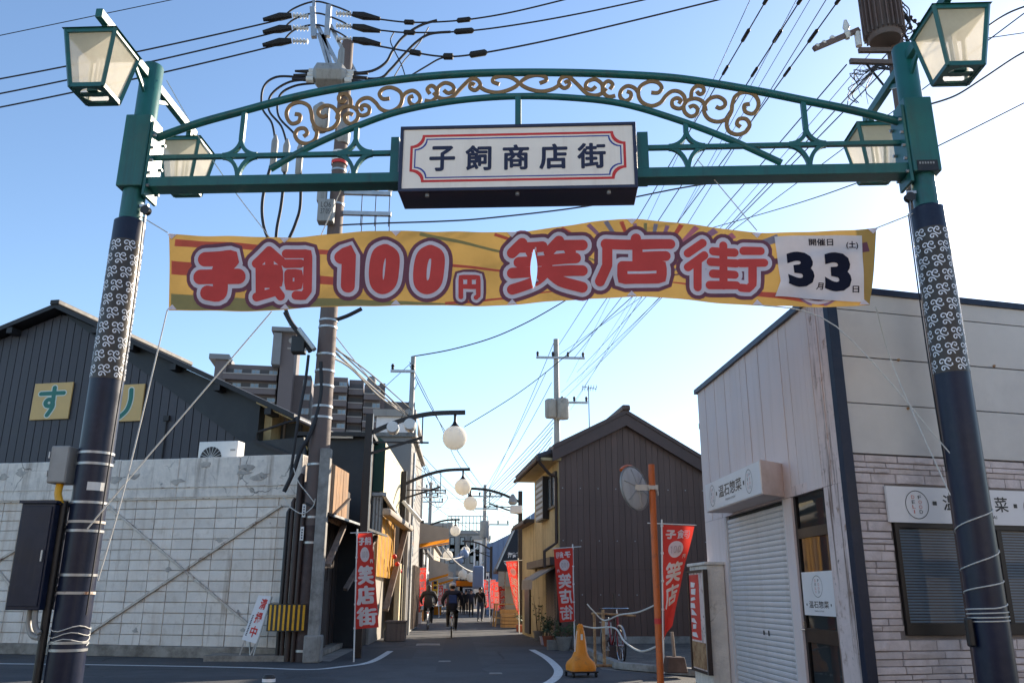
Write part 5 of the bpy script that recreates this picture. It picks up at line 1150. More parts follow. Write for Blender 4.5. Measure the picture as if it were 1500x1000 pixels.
# striped guard board
gz0, gz1 = up(420, 924, -0.35)[2], up(420, 884, -0.35)[2]; ga0, ga1 = up(391, 905, -0.35)[0], up(447, 905, -0.35)[0]
def guard_pt(t): # bowed round the pole
    return (lerp(ga0, ga1, t), -0.33 - 0.09 * math.sin(math.pi * t))
mb = MB(); n = 12; vs = []
for i in range(n + 1):
    x, y = guard_pt(i / n); vs += [(x, y, gz0), (x, y, gz1), (x, y + 0.03, gz0), (x, y + 0.03, gz1)]
mb.add(vs, [f for i in range(n) for f in ((4 * i, 4 * i + 4, 4 * i + 5, 4 * i + 1), (4 * i + 2, 4 * i + 3, 4 * i + 7, 4 * i + 6), (4 * i + 1, 4 * i + 5, 4 * i + 7, 4 * i + 3), (4 * i, 4 * i + 2, 4 * i + 6, 4 * i + 4))])
gd = mb.build('guard_board', m_black, pole)
for k in range(8):
    t = 0.05 + k * 0.125; x, y = guard_pt(t); x2, y2 = guard_pt(t + 0.055)
    mb = MB(); mb.add([(x, y - 0.006, gz0 + 0.02), (x2, y2 - 0.006, gz0 + 0.02), (x2, y2 - 0.006, gz1 - 0.02), (x, y - 0.006, gz1 - 0.02), (x, y - 0.0005, gz0 + 0.02), (x2, y2 - 0.0005, gz0 + 0.02), (x2, y2 - 0.0005, gz1 - 0.02), (x, y - 0.0005, gz1 - 0.02)], [(0, 1, 2, 3), (4, 7, 6, 5), (0, 4, 5, 1), (1, 5, 6, 2), (2, 6, 7, 3), (3, 7, 4, 0)]); mb.build('yellow_stripe', m_yellow, gd)
for px, y0, y1 in ((445, 738, 757), (442, 771, 791)):
    q0, q1 = up(px - 3, y1, -0.27), up(px + 3.5, y0, -0.27); mb = MB(); mb.box(q0[0], q1[0], -0.275, -0.265, q0[2], q1[2]); pl_ = mb.build('number_plate', m_white, pole)
    mb = MB(); [mb.box(lerp(q0[0], q1[0], .3), lerp(q0[0], q1[0], .7), -0.278, -0.2755, lerp(q0[2], q1[2], .12 + .2 * k_), lerp(q0[2], q1[2], .24 + .2 * k_)) for k_ in range(4)]; mb.build('plate_marks', m_ink, pl_)
# galvanised riser along the right side
mb = MB(); mb.tube([up(463, 790, -0.1), up(465, 700, -0.1), up(472, 600, -0.1), up(478, 520, -0.1)], 0.035, 10); mb.build('riser_pipe', m_galv, pole, smooth=True)
# black cable bundle
mb = MB(); mb.tube(catmull([up(416, 720, -0.25), up(430, 690, -0.25), up(440, 660, -0.25), up(452, 640, -0.25), up(465, 605, -0.2), up(471, 570, -0.2), up(470, 530, -0.2)], 5), 0.05, 8); mb.build('cable', m_wire, pole, smooth=True)
mb = MB(); mb.tube(catmull([up(425, 700, -0.2), up(436, 620, -0.2), up(447, 560, -0.2), up(452, 520, -0.2)], 5), 0.035, 8); mb.build('cable', m_wire, pole, smooth=True)
mb = MB(); mb.tube(catmull([up(415, 727, -0.3), up(425, 742, -0.3), up(443, 752, -0.3), up(458, 742, -0.3), up(462, 730, -0.3)], 5), 0.012, 6); mb.build('cable_loop', m_rope, pole, smooth=True)
mb = MB(); mb.tube(catmull([up(430, 685, -0.3), up(437, 705, -0.3), up(450, 722, -0.3), up(460, 735, -0.3)], 5), 0.012, 6); mb.build('cable_loop', m_rope, pole, smooth=True)
# street-facing lamp/box on the left side high up
mb = MB(); mb.bar(up(438, 482, -0.3), up(461, 512, -0.3), 0.2, 0.1); mb.build('tube_lamp', m_galv, pole, bevel=0.02)
mb = MB(); q0 = up(436, 492, -0.1); mb.box(q0[0] - 0.12, q0[0] + 0.2, -0.2, 0.1, q0[2] - 0.42, q0[2] - 0.02); mb.build('junction_box', m_black, pole, bevel=0.02)
mb = MB(); mb.tube(catmull([up(418, 457, -0.1), up(428, 475, -0.1), up(440, 490, -0.1), up(455, 515, -0.1)], 5), 0.06, 8); mb.build('cable', m_wire, pole, smooth=True)
mb = MB(); mb.tube(catmull([up(480, 480, 0), up(490, 470, 0), up(510, 462, 0), up(530, 452, 0)], 5), 0.05, 8); mb.build('cable', m_wire, pole, smooth=True)
# instrument boxes below the beam
mb = MB(); q = up(478, 310, -0.2); mb.box(q[0] - 0.18, q[0] + 0.22, -0.42, -0.12, q[2] - 0.35, q[2] + 0.25); bx_ = mb.build('meter_box', m_steelpaint, pole, bevel=0.02)
mb = MB(); put_text(mb, 'LO6', q[0] - 0.1, q[0] + 0.14, q[2] + 0.02, q[2] + 0.16, -0.424); put_text(mb, '37 051', q[0] - 0.1, q[0] + 0.16, q[2] - 0.16, q[2] - 0.02, -0.424); mb.build('plate_lettering', m_black, bx_)
mb = MB(); q = up(473, 285, -0.2); mb.box(q[0] - 0.12, q[0] + 0.1, -0.35, -0.12, q[2] - 0.25, q[2] + 0.35); mb.build('meter_box', m_steelpaint, pole, bevel=0.02)
# arms with standing insulators on the right
for yy in (282, 312):
    q0, q1 = up(492, yy), up(573, yy); mb = MB(); mb.box(q0[0], q1[0], -0.05, 0.05, q0[2] - 0.05, q0[2] + 0.05); arm = mb.build('cross_arm', m_galv, pole)
    for k in range(3):
        x = lerp(q0[0], q1[0], 0.48 + 0.25 * k); mb = MB()
        if yy == 282: mb.lathe([(0.03, 0), (0.07, 0.06), (0.05, 0.1), (0.085, 0.14), (0.06, 0.18), (0.1, 0.22), (0.07, 0.28), (0.03, 0.34)], (x, 0, q0[2] + 0.05), 12); mb.build('insulator', m_porc, arm, smooth=True)
        mb = MB(); mb.tube([(x, 0, q0[2] - 0.05), (x, 0, q0[2] - 0.9)], 0.012, 6); mb.build('drop_wire', m_wire, arm)
# warning sleeve, red and white
for k in range(4):
    z0 = up(487, 242)[2] + k * 0.09; mb = MB(); mb.lathe([(0.207, z0), (0.207, z0 + 0.085)], n=18); mb.f = mb.f[:-2]; mb.m = mb.m[:-2]; mb.build('warning_stripe', m_red if k % 2 == 0 else m_white, pole, smooth=True)
# small transformer-like cans beside the shaft
for px, py, r_ in ((470, 172, 0.22), (503, 192, 0.18)):
    q = up(px, py, -0.05); mb = MB(); mb.lathe([(r_ * 0.8, -0.38), (r_, -0.3), (r_, 0.25), (r_ * 0.7, 0.32), (r_ * 0.3, 0.42), (0, 0.44)], q, 14); mb.build('surge_can', m_steelpaint, pole, smooth=True)
# switch box
q = up(484, 112, -0.35); mb = MB(); mb.lathe([(0.2, -0.42), (0.34, -0.32), (0.34, 0.32), (0.2, 0.42)], q, 8, axis='X'); sw = mb.build('switch_box', m_steelpaint, pole, bevel=0.02)
for s_ in (-1, 1):
    for k in range(3):
        mb = MB(); x0 = q[0] + s_ * 0.4; z0 = q[2] - 0.2 + 0.2 * k; yy = q[1] - 0.12 + 0.12 * k; mb.tube([(x0, yy, z0), (x0 + s_ * 0.18, yy, z0)], 0.09, 10); mb.tube([(x0 + s_ * 0.18, yy, z0), (x0 + s_ * 0.55, yy, z0)], [0.055, 0.03], 8, m=1); mb.build('bushing', [m_porc, m_wire], sw)
# outrigger arms at the head
tz = ztp
head = [((458, 12), (460, 55)), ((482, 9), (479, 54))]
for (t0, t1) in head:
    mb = MB(); mb.bar(up(*t0), up(*t1), 0.14, 0.14); mb.build('vertical_arm', m_galv, pole)
for (t0, t1) in (((465, 38), (495, 95)), ((484, 38), (520, 106)), ((467, 50), (482, 100)), ((473, 52), (486, 100))):
    mb = MB(); mb.bar(up(*t0, 0.1), up(*t1, 0.1), 0.1, 0.1); mb.build('brace_arm', m_galv, pole)
mb = MB(); mb.tube([up(460, -20), up(460, 12)], 0.05, 8); mb.build('ground_rod', m_galv, pole)
mb = MB(); mb.lathe([(0.16, 0), (0.15, 0.5), (0.0, 0.9)], up(502, 100), 10); mb.build('head_cone', m_steelpaint, pole, smooth=True)
for k, yy in enumerate((18, 36, 55)):
    for s_, px in ((-1, 452), (1, 492)):
        q = up(px, yy + (6 if s_ < 0 else 2)); mb = MB(); prof = []
        for j in range(5): prof += [(0.035, j * 0.09), (0.085, j * 0.09 + 0.03), (0.035, j * 0.09 + 0.06)]
        dx = s_ * 0.45
        mb.lathe([(r_, s_ * z) for r_, z in prof], q, 10, axis='X'); mb.build('strain_insulator', m_porc, pole, smooth=True)
        mb = MB(); x = q[0] + s_ * 0.45; mb.tube([(x, 0, q[2]), (x + s_ * 0.3, 0, q[2] - 0.05), (x + s_ * 0.75, 0, q[2] - 0.12 * (1 if s_ > 0 else 1.4))], [0.07, 0.11, 0.05], 8); mb.build('strain_clamp', m_rubber, pole)
# three cable terminations and looping leads
for k, (px, py) in enumerate(((403, 208), (420, 214), (440, 218))):
    q = up(px, py, -0.1); mb = MB(); mb.lathe([(0.05, -0.75), (0.085, -0.7), (0.09, 0.0), (0.03, 0.2)], (q[0], -0.1, q[2]), 10); mb.build('termination', m_steelpaint, pole, smooth=True)
    lead = [[(403, 205), (398, 180), (384, 158), (386, 128), (405, 113), (440, 113), (462, 112)], [(420, 210), (412, 185), (394, 162), (398, 138), (425, 120), (462, 117)], [(440, 214), (430, 195), (408, 170), (410, 140), (432, 126), (462, 122)]][k]
    mb = MB(); mb.tube(catmull([up(x, y, -0.1) for x, y in lead], 6), 0.03, 6); mb.build('lead', m_wire, pole, smooth=True)
    tail = [[(398, 238), (385, 290), (386, 330), (400, 370)], [(418, 245), (412, 300), (405, 340), (405, 380)], [(440, 245), (440, 300), (432, 330), (415, 375)]][k]
    mb = MB(); mb.tube(catmull([up(x, y, -0.1) for x, y in tail] + [up(415, 440, -0.1), up(428, 475, -0.1)], 6), 0.04, 6); mb.build('lead', m_wire, pole, smooth=True)
for lead in ([(515, 108), (545, 104), (565, 92), (575, 75), (590, 55), (615, 38), (640, 30)], [(515, 114), (555, 115), (572, 102), (590, 82), (610, 62), (630, 50), (660, 47)]):
    mb = MB(); mb.tube(catmull([up(x, y, 0.0) for x, y in lead], 6), 0.035, 6); mb.build('lead', m_wire, pole, smooth=True)
for k, yy in enumerate((20, 38, 60)):
    pts = [up(412, 29 + k * 18), up(430, 13 + k * 16), up(462, 2.5 + k * 17), up(492, 10 + k * 18), up(512, 18 + k * 20)]
    mb = MB(); mb.tube(catmull(pts, 6), 0.024, 6); mb.build('jumper', m_wire, pole, smooth=True)
# ================================================================== LEFT CORNER: board sign, shack, street fronts
# cleaning board
b0 = G(368, 968); cb = empty('cleaning_board', 'white leaning board with red vertical letters at the foot of the wall', 'sign', loc=(b0.x, b0.y, 0), rz=LW.ang)
CF = Frame(b0.x, b0.y, LW.ang)
q = [CF.hit(x, y) for x, y in ((375, 871), (395, 873), (375, 942), (354, 936))]
mb = MB(); mb.add([(q[0][0], 0.12, q[0][1]), (q[1][0], 0.12, q[1][1]), (q[2][0], 0, q[2][1]), (q[3][0], 0, q[3][1])] + [(q[0][0], 0.15, q[0][1]), (q[1][0], 0.15, q[1][1]), (q[2][0], 0.03, q[2][1]), (q[3][0], 0.03, q[3][1])], [(0, 1, 2, 3), (7, 6, 5, 4), (0, 4, 5, 1), (1, 5, 6, 2), (2, 6, 7, 3), (3, 7, 4, 0)])
mb.build('board', m_signwhite, cb)
def cbm(u, v, l=0.004):
    a = lerp(lerp(q[0][0], q[1][0], u), lerp(q[3][0], q[2][0], u), v); z = lerp(lerp(q[0][1], q[1][1], u), lerp(q[3][1], q[2][1], u), v); return (a, 0.12 * (1 - v) - l, z)
mb = MB()
for k, ch in enumerate('清掃中'):
    vs, fs, _ = text_geo(ch, 0.03); mb.add([cbm(lerp(0.34, 0.8, u), lerp(0.3 + k * 0.3, 0.06 + k * 0.3, v)) for u, v in vs], fs)
mb.build('lettering', m_red, cb)
mb = MB()
for k in range(13):
    mb.add([cbm(0.12, 0.44 + k * 0.036), cbm(0.21, 0.44 + k * 0.036), cbm(0.21, 0.464 + k * 0.036), cbm(0.12, 0.464 + k * 0.036)], [(0, 1, 2, 3)])
mb.build('small_marks', m_ink, cb, fix=False)['kind'] = 'stuff'
mb = MB()
for (x0, y0, x1, y1) in ((357, 936, 348, 966), (364, 940, 366, 968), (374, 940, 362, 969), (396, 873, 368, 968)):
    a0, z0 = CF.hit(x0, y0); a1, z1 = CF.hit(x1, y1); mb.bar((a0, 0.05, z0), (a1, 0.02, max(z1, 0)), 0.025, 0.025)
mb.build('leg_frame', m_galv, cb)

# shack along the street
SX = -2.98
SF = Frame(SX, 19.3, R(90) * -1 + R(180))          # facing it from the street: a runs away from the camera, b into the shack (-X)
shk = empty('corner_shack', 'dark boarded shack with rough porch roof at the left street corner', 'shack', SF)
def sp(px, py, b=0.0): return SF.hit(px, py, b)
pa = SF.loc(G(470, 970))
mb = MB(); mb.box(-0.14, 0.12, 0.14, 0.38, 0, 4.55); cp = mb.build('corner_post', m_conc, shk, bevel=0.02)
mb = MB(); mb.box(-0.2, 0.2, 0.08, 0.44, 0, 0.55); mb.build('post_base', m_conc, cp, bevel=0.03)
for k in range(22):
    a0 = 0.2 + k * 0.3; mb = MB(); mb.box(a0 + 0.004, a0 + 0.296, 0.62 + random.uniform(-0.01, 0.01), 0.7, 0.12, 3.3); mb.build('board', m_wooddark, shk)
mb = MB(); mb.box(0.2, 6.8, 0.35, 2.6, 0, 0.12); mb.build('sill', m_foot, shk)
mb = MB(); mb.hprism([(1.35, 0.72), (6.8, 0.72), (6.8, 3.5), (2.1, 3.5)], 0.1, 3.9); mb.build('core', m_int, shk)
mb = MB(); mb.box(0.95, 1.0, 0.3, 0.72, 0.1, 4.4); mb.build('end_panel', m_wooddark, shk)
# plank screen above the porch, turned a little towards the crossing
sA, sB = SF.loc(P(480, 720, 19.5)), SF.loc(P(510, 720, 21.6)); zA0, zA1, zB0, zB1 = P(481, 760, 19.5).z, P(481, 676, 19.5).z, P(509, 775, 21.6).z, P(509, 693, 21.6).z
for k in range(7):
    t0, t1 = (k + 0.02) / 7, (k + 0.98) / 7; dd = random.uniform(-.006, .006); vs = []
    for t in (t0, t1):
        x, y = lerp(sA[0], sB[0], t), lerp(sA[1], sB[1], t); za, zb9 = lerp(zA0, zB0, t), lerp(zA1, zB1, t); vs += [(x, y + dd, za), (x, y + dd, zb9), (x, y + dd + 0.04, za), (x, y + dd + 0.04, zb9)]
    mb = MB(); mb.add(vs, [(0, 4, 5, 1), (2, 3, 7, 6), (1, 5, 7, 3), (0, 2, 6, 4), (0, 1, 3, 2), (4, 6, 7, 5)]); mb.build('screen_plank', m_wood, shk)
mb = MB(); mb.bar((sA[0] + .3, sA[1] - 0.05, zA0 + .05), (sB[0], sB[1] - 0.04, zB0 + .75), 0.04, 0.08, up=(0, 1, 0)); mb.build('screen_brace', m_wooddark, shk)
mb = MB(); mb.box(sA[0] + 0.1, sB[0] + 2.2, sB[1] + 0.25, 0.62, 3.3, zB1 - 0.25); mb.build('upper_wall', m_wooddark, shk)
# porch roof, dark with pale edge
mb = MB(); mb.add([(0.0, 0.0, 3.02), (5.6, -0.7, 2.95), (5.6, 0.65, 3.3), (0.0, 0.65, 3.3), (0.0, 0.0, 3.08), (5.6, -0.7, 3.01), (5.6, 0.65, 3.36), (0.0, 0.65, 3.36)], [(3, 2, 1, 0), (4, 5, 6, 7), (0, 1, 5, 4), (1, 2, 6, 5), (2, 3, 7, 6), (3, 0, 4, 7)]); mb.build('porch_roof', m_roofdark, shk)
mb = MB(); mb.bar((-0.02, -0.02, 3.06), (2.6, -0.36, 3.04), 0.03, 0.05); mb.build('porch_edge', m_galv, shk)
mb = MB(); mb.bar((0.16, 0.1, 2.0), (1.7, 0.0, 2.98), 0.07, 0.13, up=(0, 1, 0)); mb.build('porch_brace', m_woodgrey, shk)
mb = MB(); mb.bar((5.3, -0.4, 2.95), (3.3, 0.1, 1.5), 0.08, 0.12, up=(0, 1, 0)); mb.build('porch_brace', m_woodgrey, shk)
mb = MB(); mb.lathe([(0.08, 0), (0.1, 0.2), (0.06, 0.26)], (0.5, 0.35, 2.75), 12); mb.build('porch_lamp', m_galv, shk, smooth=True)
mb = MB(); mb.box(2.4, 3.2, 0.5, 0.6, 0.1, 1.7); mb.build('lean_panel', m_wooddark, shk)
# dark upper storey set back behind the shack
mb = MB(); q0, q1 = P(455, 640, 24.5), P(532, 760, 24.5)
up_ = empty('upper_storey', 'dark blank upper storey with pale gutter set back behind the shack', 'building', loc=(q0.x, 24.5, 0))
mb.box(0, q1.x - q0.x + 0.1, 0, 6, 0, q0.z); mb.build('wall', m_darkclad, up_)
mb = MB(); mb.tube([(0.1, -0.15, P(470, 639, 24.4).z), (q1.x - q0.x - 0.4, -0.15, P(470, 639, 24.4).z)], 0.06, 10); mb.build('gutter', m_white, up_, smooth=True)
mb = MB(); mb.box(-0.4, q1.x - q0.x + 0.2, -0.25, 6.3, q0.z, q0.z + 0.12); mb.build('roof', m_roofdark, up_)

# tall green-ended fascia sign of the next shop, over corrugated sheets
Y1_, Y2_ = 25.6, 31.2
gx = P(563, 690, Y1_).x
fs2 = empty('fascia_sign', 'big boxed shop sign, green end and sunlit cream face along the street', 'shop sign', loc=(gx, Y1_, 0))
zg1, zg0 = P(552, 645, Y1_).z, P(552, 719, Y1_).z
wg = P(565, 690, Y1_).x - P(538, 690, Y1_).x
mb = MB(); mb.prism([(-wg, zg0), (0, zg0), (0, zg1 - 0.05), (-wg * 0.35, zg1 + 0.1), (-wg, zg1)], 0, 0.06); mb.build('end_board', m_signgreen, fs2)
zz0, zz1 = zg0 - 0.02, zg1 - 0.05
gx2 = P(589, 740, Y2_).x - gx
mb = MB(); mb.add([(0.003, 0.0, zz0), (gx2, Y2_ - Y1_, P(588, 762, Y2_).z), (gx2, Y2_ - Y1_, P(587, 689, Y2_).z), (0.003, 0.0, zz1), (-0.12, 0.062, zz0), (gx2 - 0.12, Y2_ - Y1_, P(588, 762, Y2_).z), (gx2 - 0.12, Y2_ - Y1_, P(587, 689, Y2_).z), (-0.12, 0.062, zz1)], [(0, 1, 2, 3), (7, 6, 5, 4), (0, 4, 5, 1), (1, 5, 6, 2), (2, 6, 7, 3), (3, 7, 4, 0)]); mb.build('face_board', m_signcream, fs2)
mb = MB(); mb.box(-wg - 0.1, 0.1, -0.05, 0.05, zg0 - 0.14, zg0 - 0.04); mb.bar((0.05, 0, zg0 - 0.1), (gx2 + 0.05, Y2_ - Y1_, P(588, 762, Y2_).z - 0.1), 0.08, 0.1); mb.build('support_rail', m_galv, fs2)
# shopfront below: corrugated sheets and yellow slats
sf2 = empty('slatted_shopfront', 'old shopfront of tin sheets and yellow wooden slats under the fascia sign', 'shopfront', loc=(gx, Y1_, 0))
mb = MB(); n = 14; vs = []
for i in range(n + 1):
    x = -wg - 0.1 + (wg + 0.1) * i / n; d = 0.05 * math.sin(i * math.pi); d = 0.04 if i % 2 else 0.0
    vs += [(x, 0.02 + d, zg0 - 1.25), (x, 0.02 + d, zg0 - 0.16)]
mb.add(vs, [(2 * i, 2 * i + 2, 2 * i + 3, 2 * i + 1) for i in range(n)]); mb.build('tin_sheet', m_paintsteel, sf2, fix=False)
mb = MB(); mb.box(-3.0, -0.25, 0.2, 12, 0, zg0 - 0.3); mb.build('wall', m_intpale, sf2)
for k in range(16):
    y = 0.5 + k * 0.3; mb = MB(); mb.box(-0.22 + gx2 * y / 5.6, -0.16 + gx2 * y / 5.6, y, y + 0.2, 1.9, P(588, 764, Y2_).z - 0.15); mb.build('slat', m_yellow if k % 3 else m_woodnew, sf2)
mb = MB(); mb.bar((0.05, 0.5, zg0 - 0.55), (gx2 + 0.3, Y2_ - Y1_ - 0.2, P(598, 775, Y2_).z), 0.32, 0.2); mb.build('rolled_awning', m_awn, sf2, bevel=0.06)
mb = MB(); mb.bar((gx2 + 0.25, Y2_ - Y1_ - 0.6, P(598, 770, Y2_).z), (-0.05, 3.0, 0.9), 0.12, 0.18, up=(1, 0, 0)); mb.build('raking_strut', m_woodgrey, sf2)
mb = MB(); mb.box(gx2 - 0.05, gx2 + 0.12, 4.4, 6.4, 0.3, 2.4); mb.build('pale_panel', m_signcream, sf2)
for k in range(3):
    mb = MB(); mb.ball((0.12 + gx2 * (0.5 + k * 0.15), 2.6 + k * 1.0, 2.55 - k * 0.2), 0.08, 10); mb.build('red_lantern', m_red, sf2, smooth=True)
b1 = G(569, 938); mb = MB(); mb.lathe([(0.2, 0), (0.2, 0.3), (0.12, 0.4), (0.0, 0.42)], n=4); o = mb.build('stone_block', m_conc, loc=(b1.x, b1.y, 0), bevel=0.03); o.rotation_euler = (0, 0, R(45)); tag(o, 'pale stone block at the foot of the second lamp post', 'block')

# ================================================================== STREET LAMPS with globes
def lamp(label, px_post, Y, px_g, py_g, top_py, side=1, horns=True, arm_py=None, gd=0.3):
    x = P(px_post, 850, Y).x; zt = P(px_post, top_py, Y).z; gp = P(px_g, py_g, Y)
    o = empty('street_lamp', label, 'street lamp', loc=(x, Y, 0), group='globe street lamps')
    mb = MB(); mb.box(-0.09, 0.09, -0.09, 0.09, 0, zt); mb.build('post', m_alu, o, bevel=0.01)
    za = gp.z + gd + 0.32; dx = gp.x - x; s_ = math.copysign(1, dx)
    mb = MB(); mb.sweep(catmull([(0, za - 0.55), (dx * 0.35, za - 0.22), (dx * 0.7, za - 0.03), (dx + s_ * 0.25, za + 0.02)], 6), 0.1, 0.1); mb.build('arm', m_alu, o)
    mb = MB(); mb.bar((0, 0, za - 1.05), (dx * 0.62, 0, za - 0.62), 0.05, 0.06); mb.bar((dx * 0.05, 0, za - 0.75), (dx * 0.7, 0, za - 0.75), 0.04, 0.04); mb.bar((dx * 0.62, 0, za - 0.78), (dx * 0.62, 0, za - 0.06), 0.03, 0.03); mb.build('banner_arm', m_alu, o)
    mb = MB(); mb.lathe([(0.035, 0.34), (0.035, 0.12), (0.06, 0.05), (0.13, -0.03)], (dx, 0, gp.z + gd), 12); mb.build('neck', m_alu, o, smooth=True)
    mb = MB(); mb.ball((dx, 0, gp.z), gd, 24); mb.build('globe', m_globe, o, smooth=True)
    if horns:
        for k, (fx, dz) in enumerate(((0.28, 0.0), (0.48, 0.06))):
            mb = MB(); mb.lathe([(0.13, -0.2), (0.15, -0.12), (0.15, 0.12), (0.11, 0.2)], (dx * fx, -0.1 - 0.1 * k, za - 0.42 + dz), 14, axis='Y'); mb.build('loudspeaker', m_white, o, smooth=True)
    return o
lamp('globe street lamp nearest on the left with two loudspeakers on its arm', 529, 20.6, 666, 641, 606)
lamp('second globe street lamp on the left beside the cream sign end', 586, 30.6, 678, 713, 690, horns=False)
lamp('third globe street lamp on the left beyond the grey awning', 616, 50.0, 667, 777, 762, horns=False)
lamp('globe street lamp on the right pavement with a floodlight on its post', 762, 36.5, 689, 737, 719, horns=False)
lamp('farthest globe street lamp on the right, arm reaching over the road', 719, 60.0, 682, 806, 800, horns=False)
mb = MB(); q = P(751, 732, 36.3); mb.lathe([(0.05, 0.25), (0.14, 0.1), (0.2, -0.1), (0.12, -0.2)], q, 12); o = mb.build('hanging_lamp', m_steelpaint, smooth=True); tag(o, 'small grey lamp hanging from the right street lamp arm', 'lamp')
mb = MB(); q = P(757, 746, 36.3); mb.box(q.x - 0.28, q.x + 0.2, 36.1, 36.4, q.z - 0.16, q.z + 0.16); o = mb.build('floodlight', m_white, bevel=0.03); tag(o, 'pale box floodlight clamped to the right street lamp post', 'floodlight')
# dark door strip and posts behind first flag
# ================================================================== BROWN SIDED HOUSE on the right
hc = G(822, 947)
BF = Frame(hc.x, hc.y, R(4.2))               # gable facing the camera
bh = empty('brown_house', 'two storey house with dark brown metal gable wall and cream street front', 'house', BF)
def bq_(px, py, b=0.0): return BF.hit(px, py, b)
ap = bq_(914, 605); le = bq_(808, 656); re_ = bq_(1045, 684)
W2 = bq_(1052, 900)[0]
def rz_(a): return lerp(le[1], ap[1], (a - le[0]) / (ap[0] - le[0])) if a < ap[0] else lerp(ap[1], re_[1], (a - ap[0]) / (re_[0] - ap[0]))
nb = 26
for i in range(nb):
    a0, a1 = W2 * i / nb, W2 * (i + 1) / nb
    pts = [(a0 + 0.004, 0.28), (a1 - 0.004, 0.28), (a1 - 0.004, rz_(a1) - 0.3), (a0 + 0.004, rz_(a0) - 0.3)]
    if a0 < ap[0] < a1: pts = [pts[0], pts[1], pts[2], (ap[0], ap[1] - 0.3), pts[3]]
    mb = MB(); mb.prism(pts, -0.03 - (0.006 if i % 2 else 0), 0.05); mb.build('siding_sheet', m_brown, bh)
me_s = MB().lathe([(0.018, 0.0), (0.018, -0.012), (0.0, -0.016)], n=6, axis='Y').mesh('screw', m_galv)
for i in range(0, nb, 3):
    for zz in (1.4, 2.9, 4.4):
        if zz < rz_(W2 * (i + .5) / nb) - 0.5: inst(me_s, 'screw', bh, (W2 * (i + .5) / nb, -0.045, zz))
for zz in (2.1, 3.9):
    mb = MB(); mb.box(0.02, W2 - 0.02, -0.042, -0.0365, zz, zz + 0.012); mb.build('sheet_lap', m_brownroof, bh)
# depth of the house along the street
FFr = Frame(hc.x, hc.y, R(4.2 - 90))
dpt = -FFr.hit(784, 800)[0]; print('house depth', dpt)
zw = rz_(0) - 0.35
mb = MB(); mb.prism([(0.06, 0), (W2, 0), (W2, rz_(W2) - 0.32), (ap[0], ap[1] - 0.34), (0.06, rz_(0.06) - 0.34)], 0.05, dpt); mb.build('core', m_cream, bh)
mb = MB(); mb.box(-0.05, W2, -0.06, 0.3, 0, 0.28); mb.build('foundation', m_conc, bh)
for p0, p1 in ((le, ap), (ap, re_)):
    nz = 0.08
    mb = MB(); mb.prism([(p0[0], p0[1] - 0.06), (p1[0], p1[1] - 0.06), (p1[0], p1[1] + 0.06), (p0[0], p0[1] + 0.06)], -0.28, dpt + 0.3); mb.build('roof', m_brownroof, bh)
    mb = MB(); mb.prism([(p0[0], p0[1] - 0.42), (p1[0], p1[1] - 0.42), (p1[0], p1[1] - 0.061), (p0[0], p0[1] - 0.061)], -0.24, -0.1); mb.build('barge_board', m_brownroof, bh)
mb = MB(); mb.box(ap[0] - 0.13, ap[0] + 0.13, -0.33, dpt, ap[1] + 0.02, ap[1] + 0.2); mb.build('ridge', m_brownroof, bh, bevel=0.05)
# cream street front (faces the road): wall skin, eave, window, shutters
def ff(px, py, b=0.0): return FFr.hit(px, py, b)
def bld(mb, name, m, parent=None, **k):
    """FFr coordinates -> house coordinates (a', b') = (b, -a)"""
    mb.v = [(y, -x, z) for x, y, z in mb.v]; return mb.build(name, m, parent or bh, **k)
zmid = ff(821, 815)[1]
mb = MB(); mb.box(-dpt, -0.02, -0.02, 0.058, zmid, zw + 0.1); bld(mb, 'front_wall', m_cream)
ez = le[1]
mb = MB(); mb.prism([(-dpt - 0.4, ez - 0.38), (0.1, ez - 0.38), (0.1, ez - 0.3), (-dpt - 0.4, ez - 0.3)], -0.55, 0.05); bld(mb, 'eave', m_cream)
for k in range(18):
    a0 = -dpt - 0.4 + k * (dpt + 0.4) / 18
    mb = MB(); mb.tube([(a0 + 0.12, -0.62, ez - 0.28), (a0 + 0.12, 0.1, ez - 0.02)], 0.12, 8); bld(mb, 'roof_tile', m_tile, smooth=True)
mb = MB(); mb.tube([(-dpt - 0.4, -0.66, ez - 0.36), (0.15, -0.66, ez - 0.36)], 0.06, 10); bld(mb, 'gutter', m_conduit, smooth=True)
mb = MB(); mb.tube([(0.02, -0.62, ez - 0.4), (-0.05, -0.3, ez - 0.75), (-0.12, -0.08, ez - 0.85), (-0.12, -0.08, zmid + 0.4), (-0.05, -0.45, zmid + 0.15), (-0.05, -0.45, zmid - 0.3)], 0.05, 8); bld(mb, 'downpipe', m_conduit, smooth=True)
# upper window
q0, q1 = ff(805.5, 737), ff(817, 692); zwa, zwb = ff(811, 742)[1], ff(811, 697)[1]
mb = MB()
for (a0, a1, z0, z1) in ((q0[0], q0[0] + .06, zwa, zwb), (q1[0] - .06, q1[0], zwa, zwb), (q0[0], q1[0], zwb, zwb + .06), (q0[0], q1[0], zwa - .06, zwa), ((q0[0] + q1[0]) / 2 - .03, (q0[0] + q1[0]) / 2 + .03, zwa, zwb)): mb.box(a0, a1, -0.09, -0.021, z0, z1)
wn = bld(mb, 'window', m_alu)
mb = MB(); mb.box(q0[0] + .06, q1[0] - .06, -0.045, -0.03, zwa, zwb); bld(mb, 'pane', m_pane, wn)
a_s = ff(801, 720)[0]
mb = MB(); mb.box(a_s - 0.9, q0[0] - 0.02, -0.22, -0.021, zwa - 0.3, zwb + 0.1); sbx_ = bld(mb, 'shutter_box', m_alu)
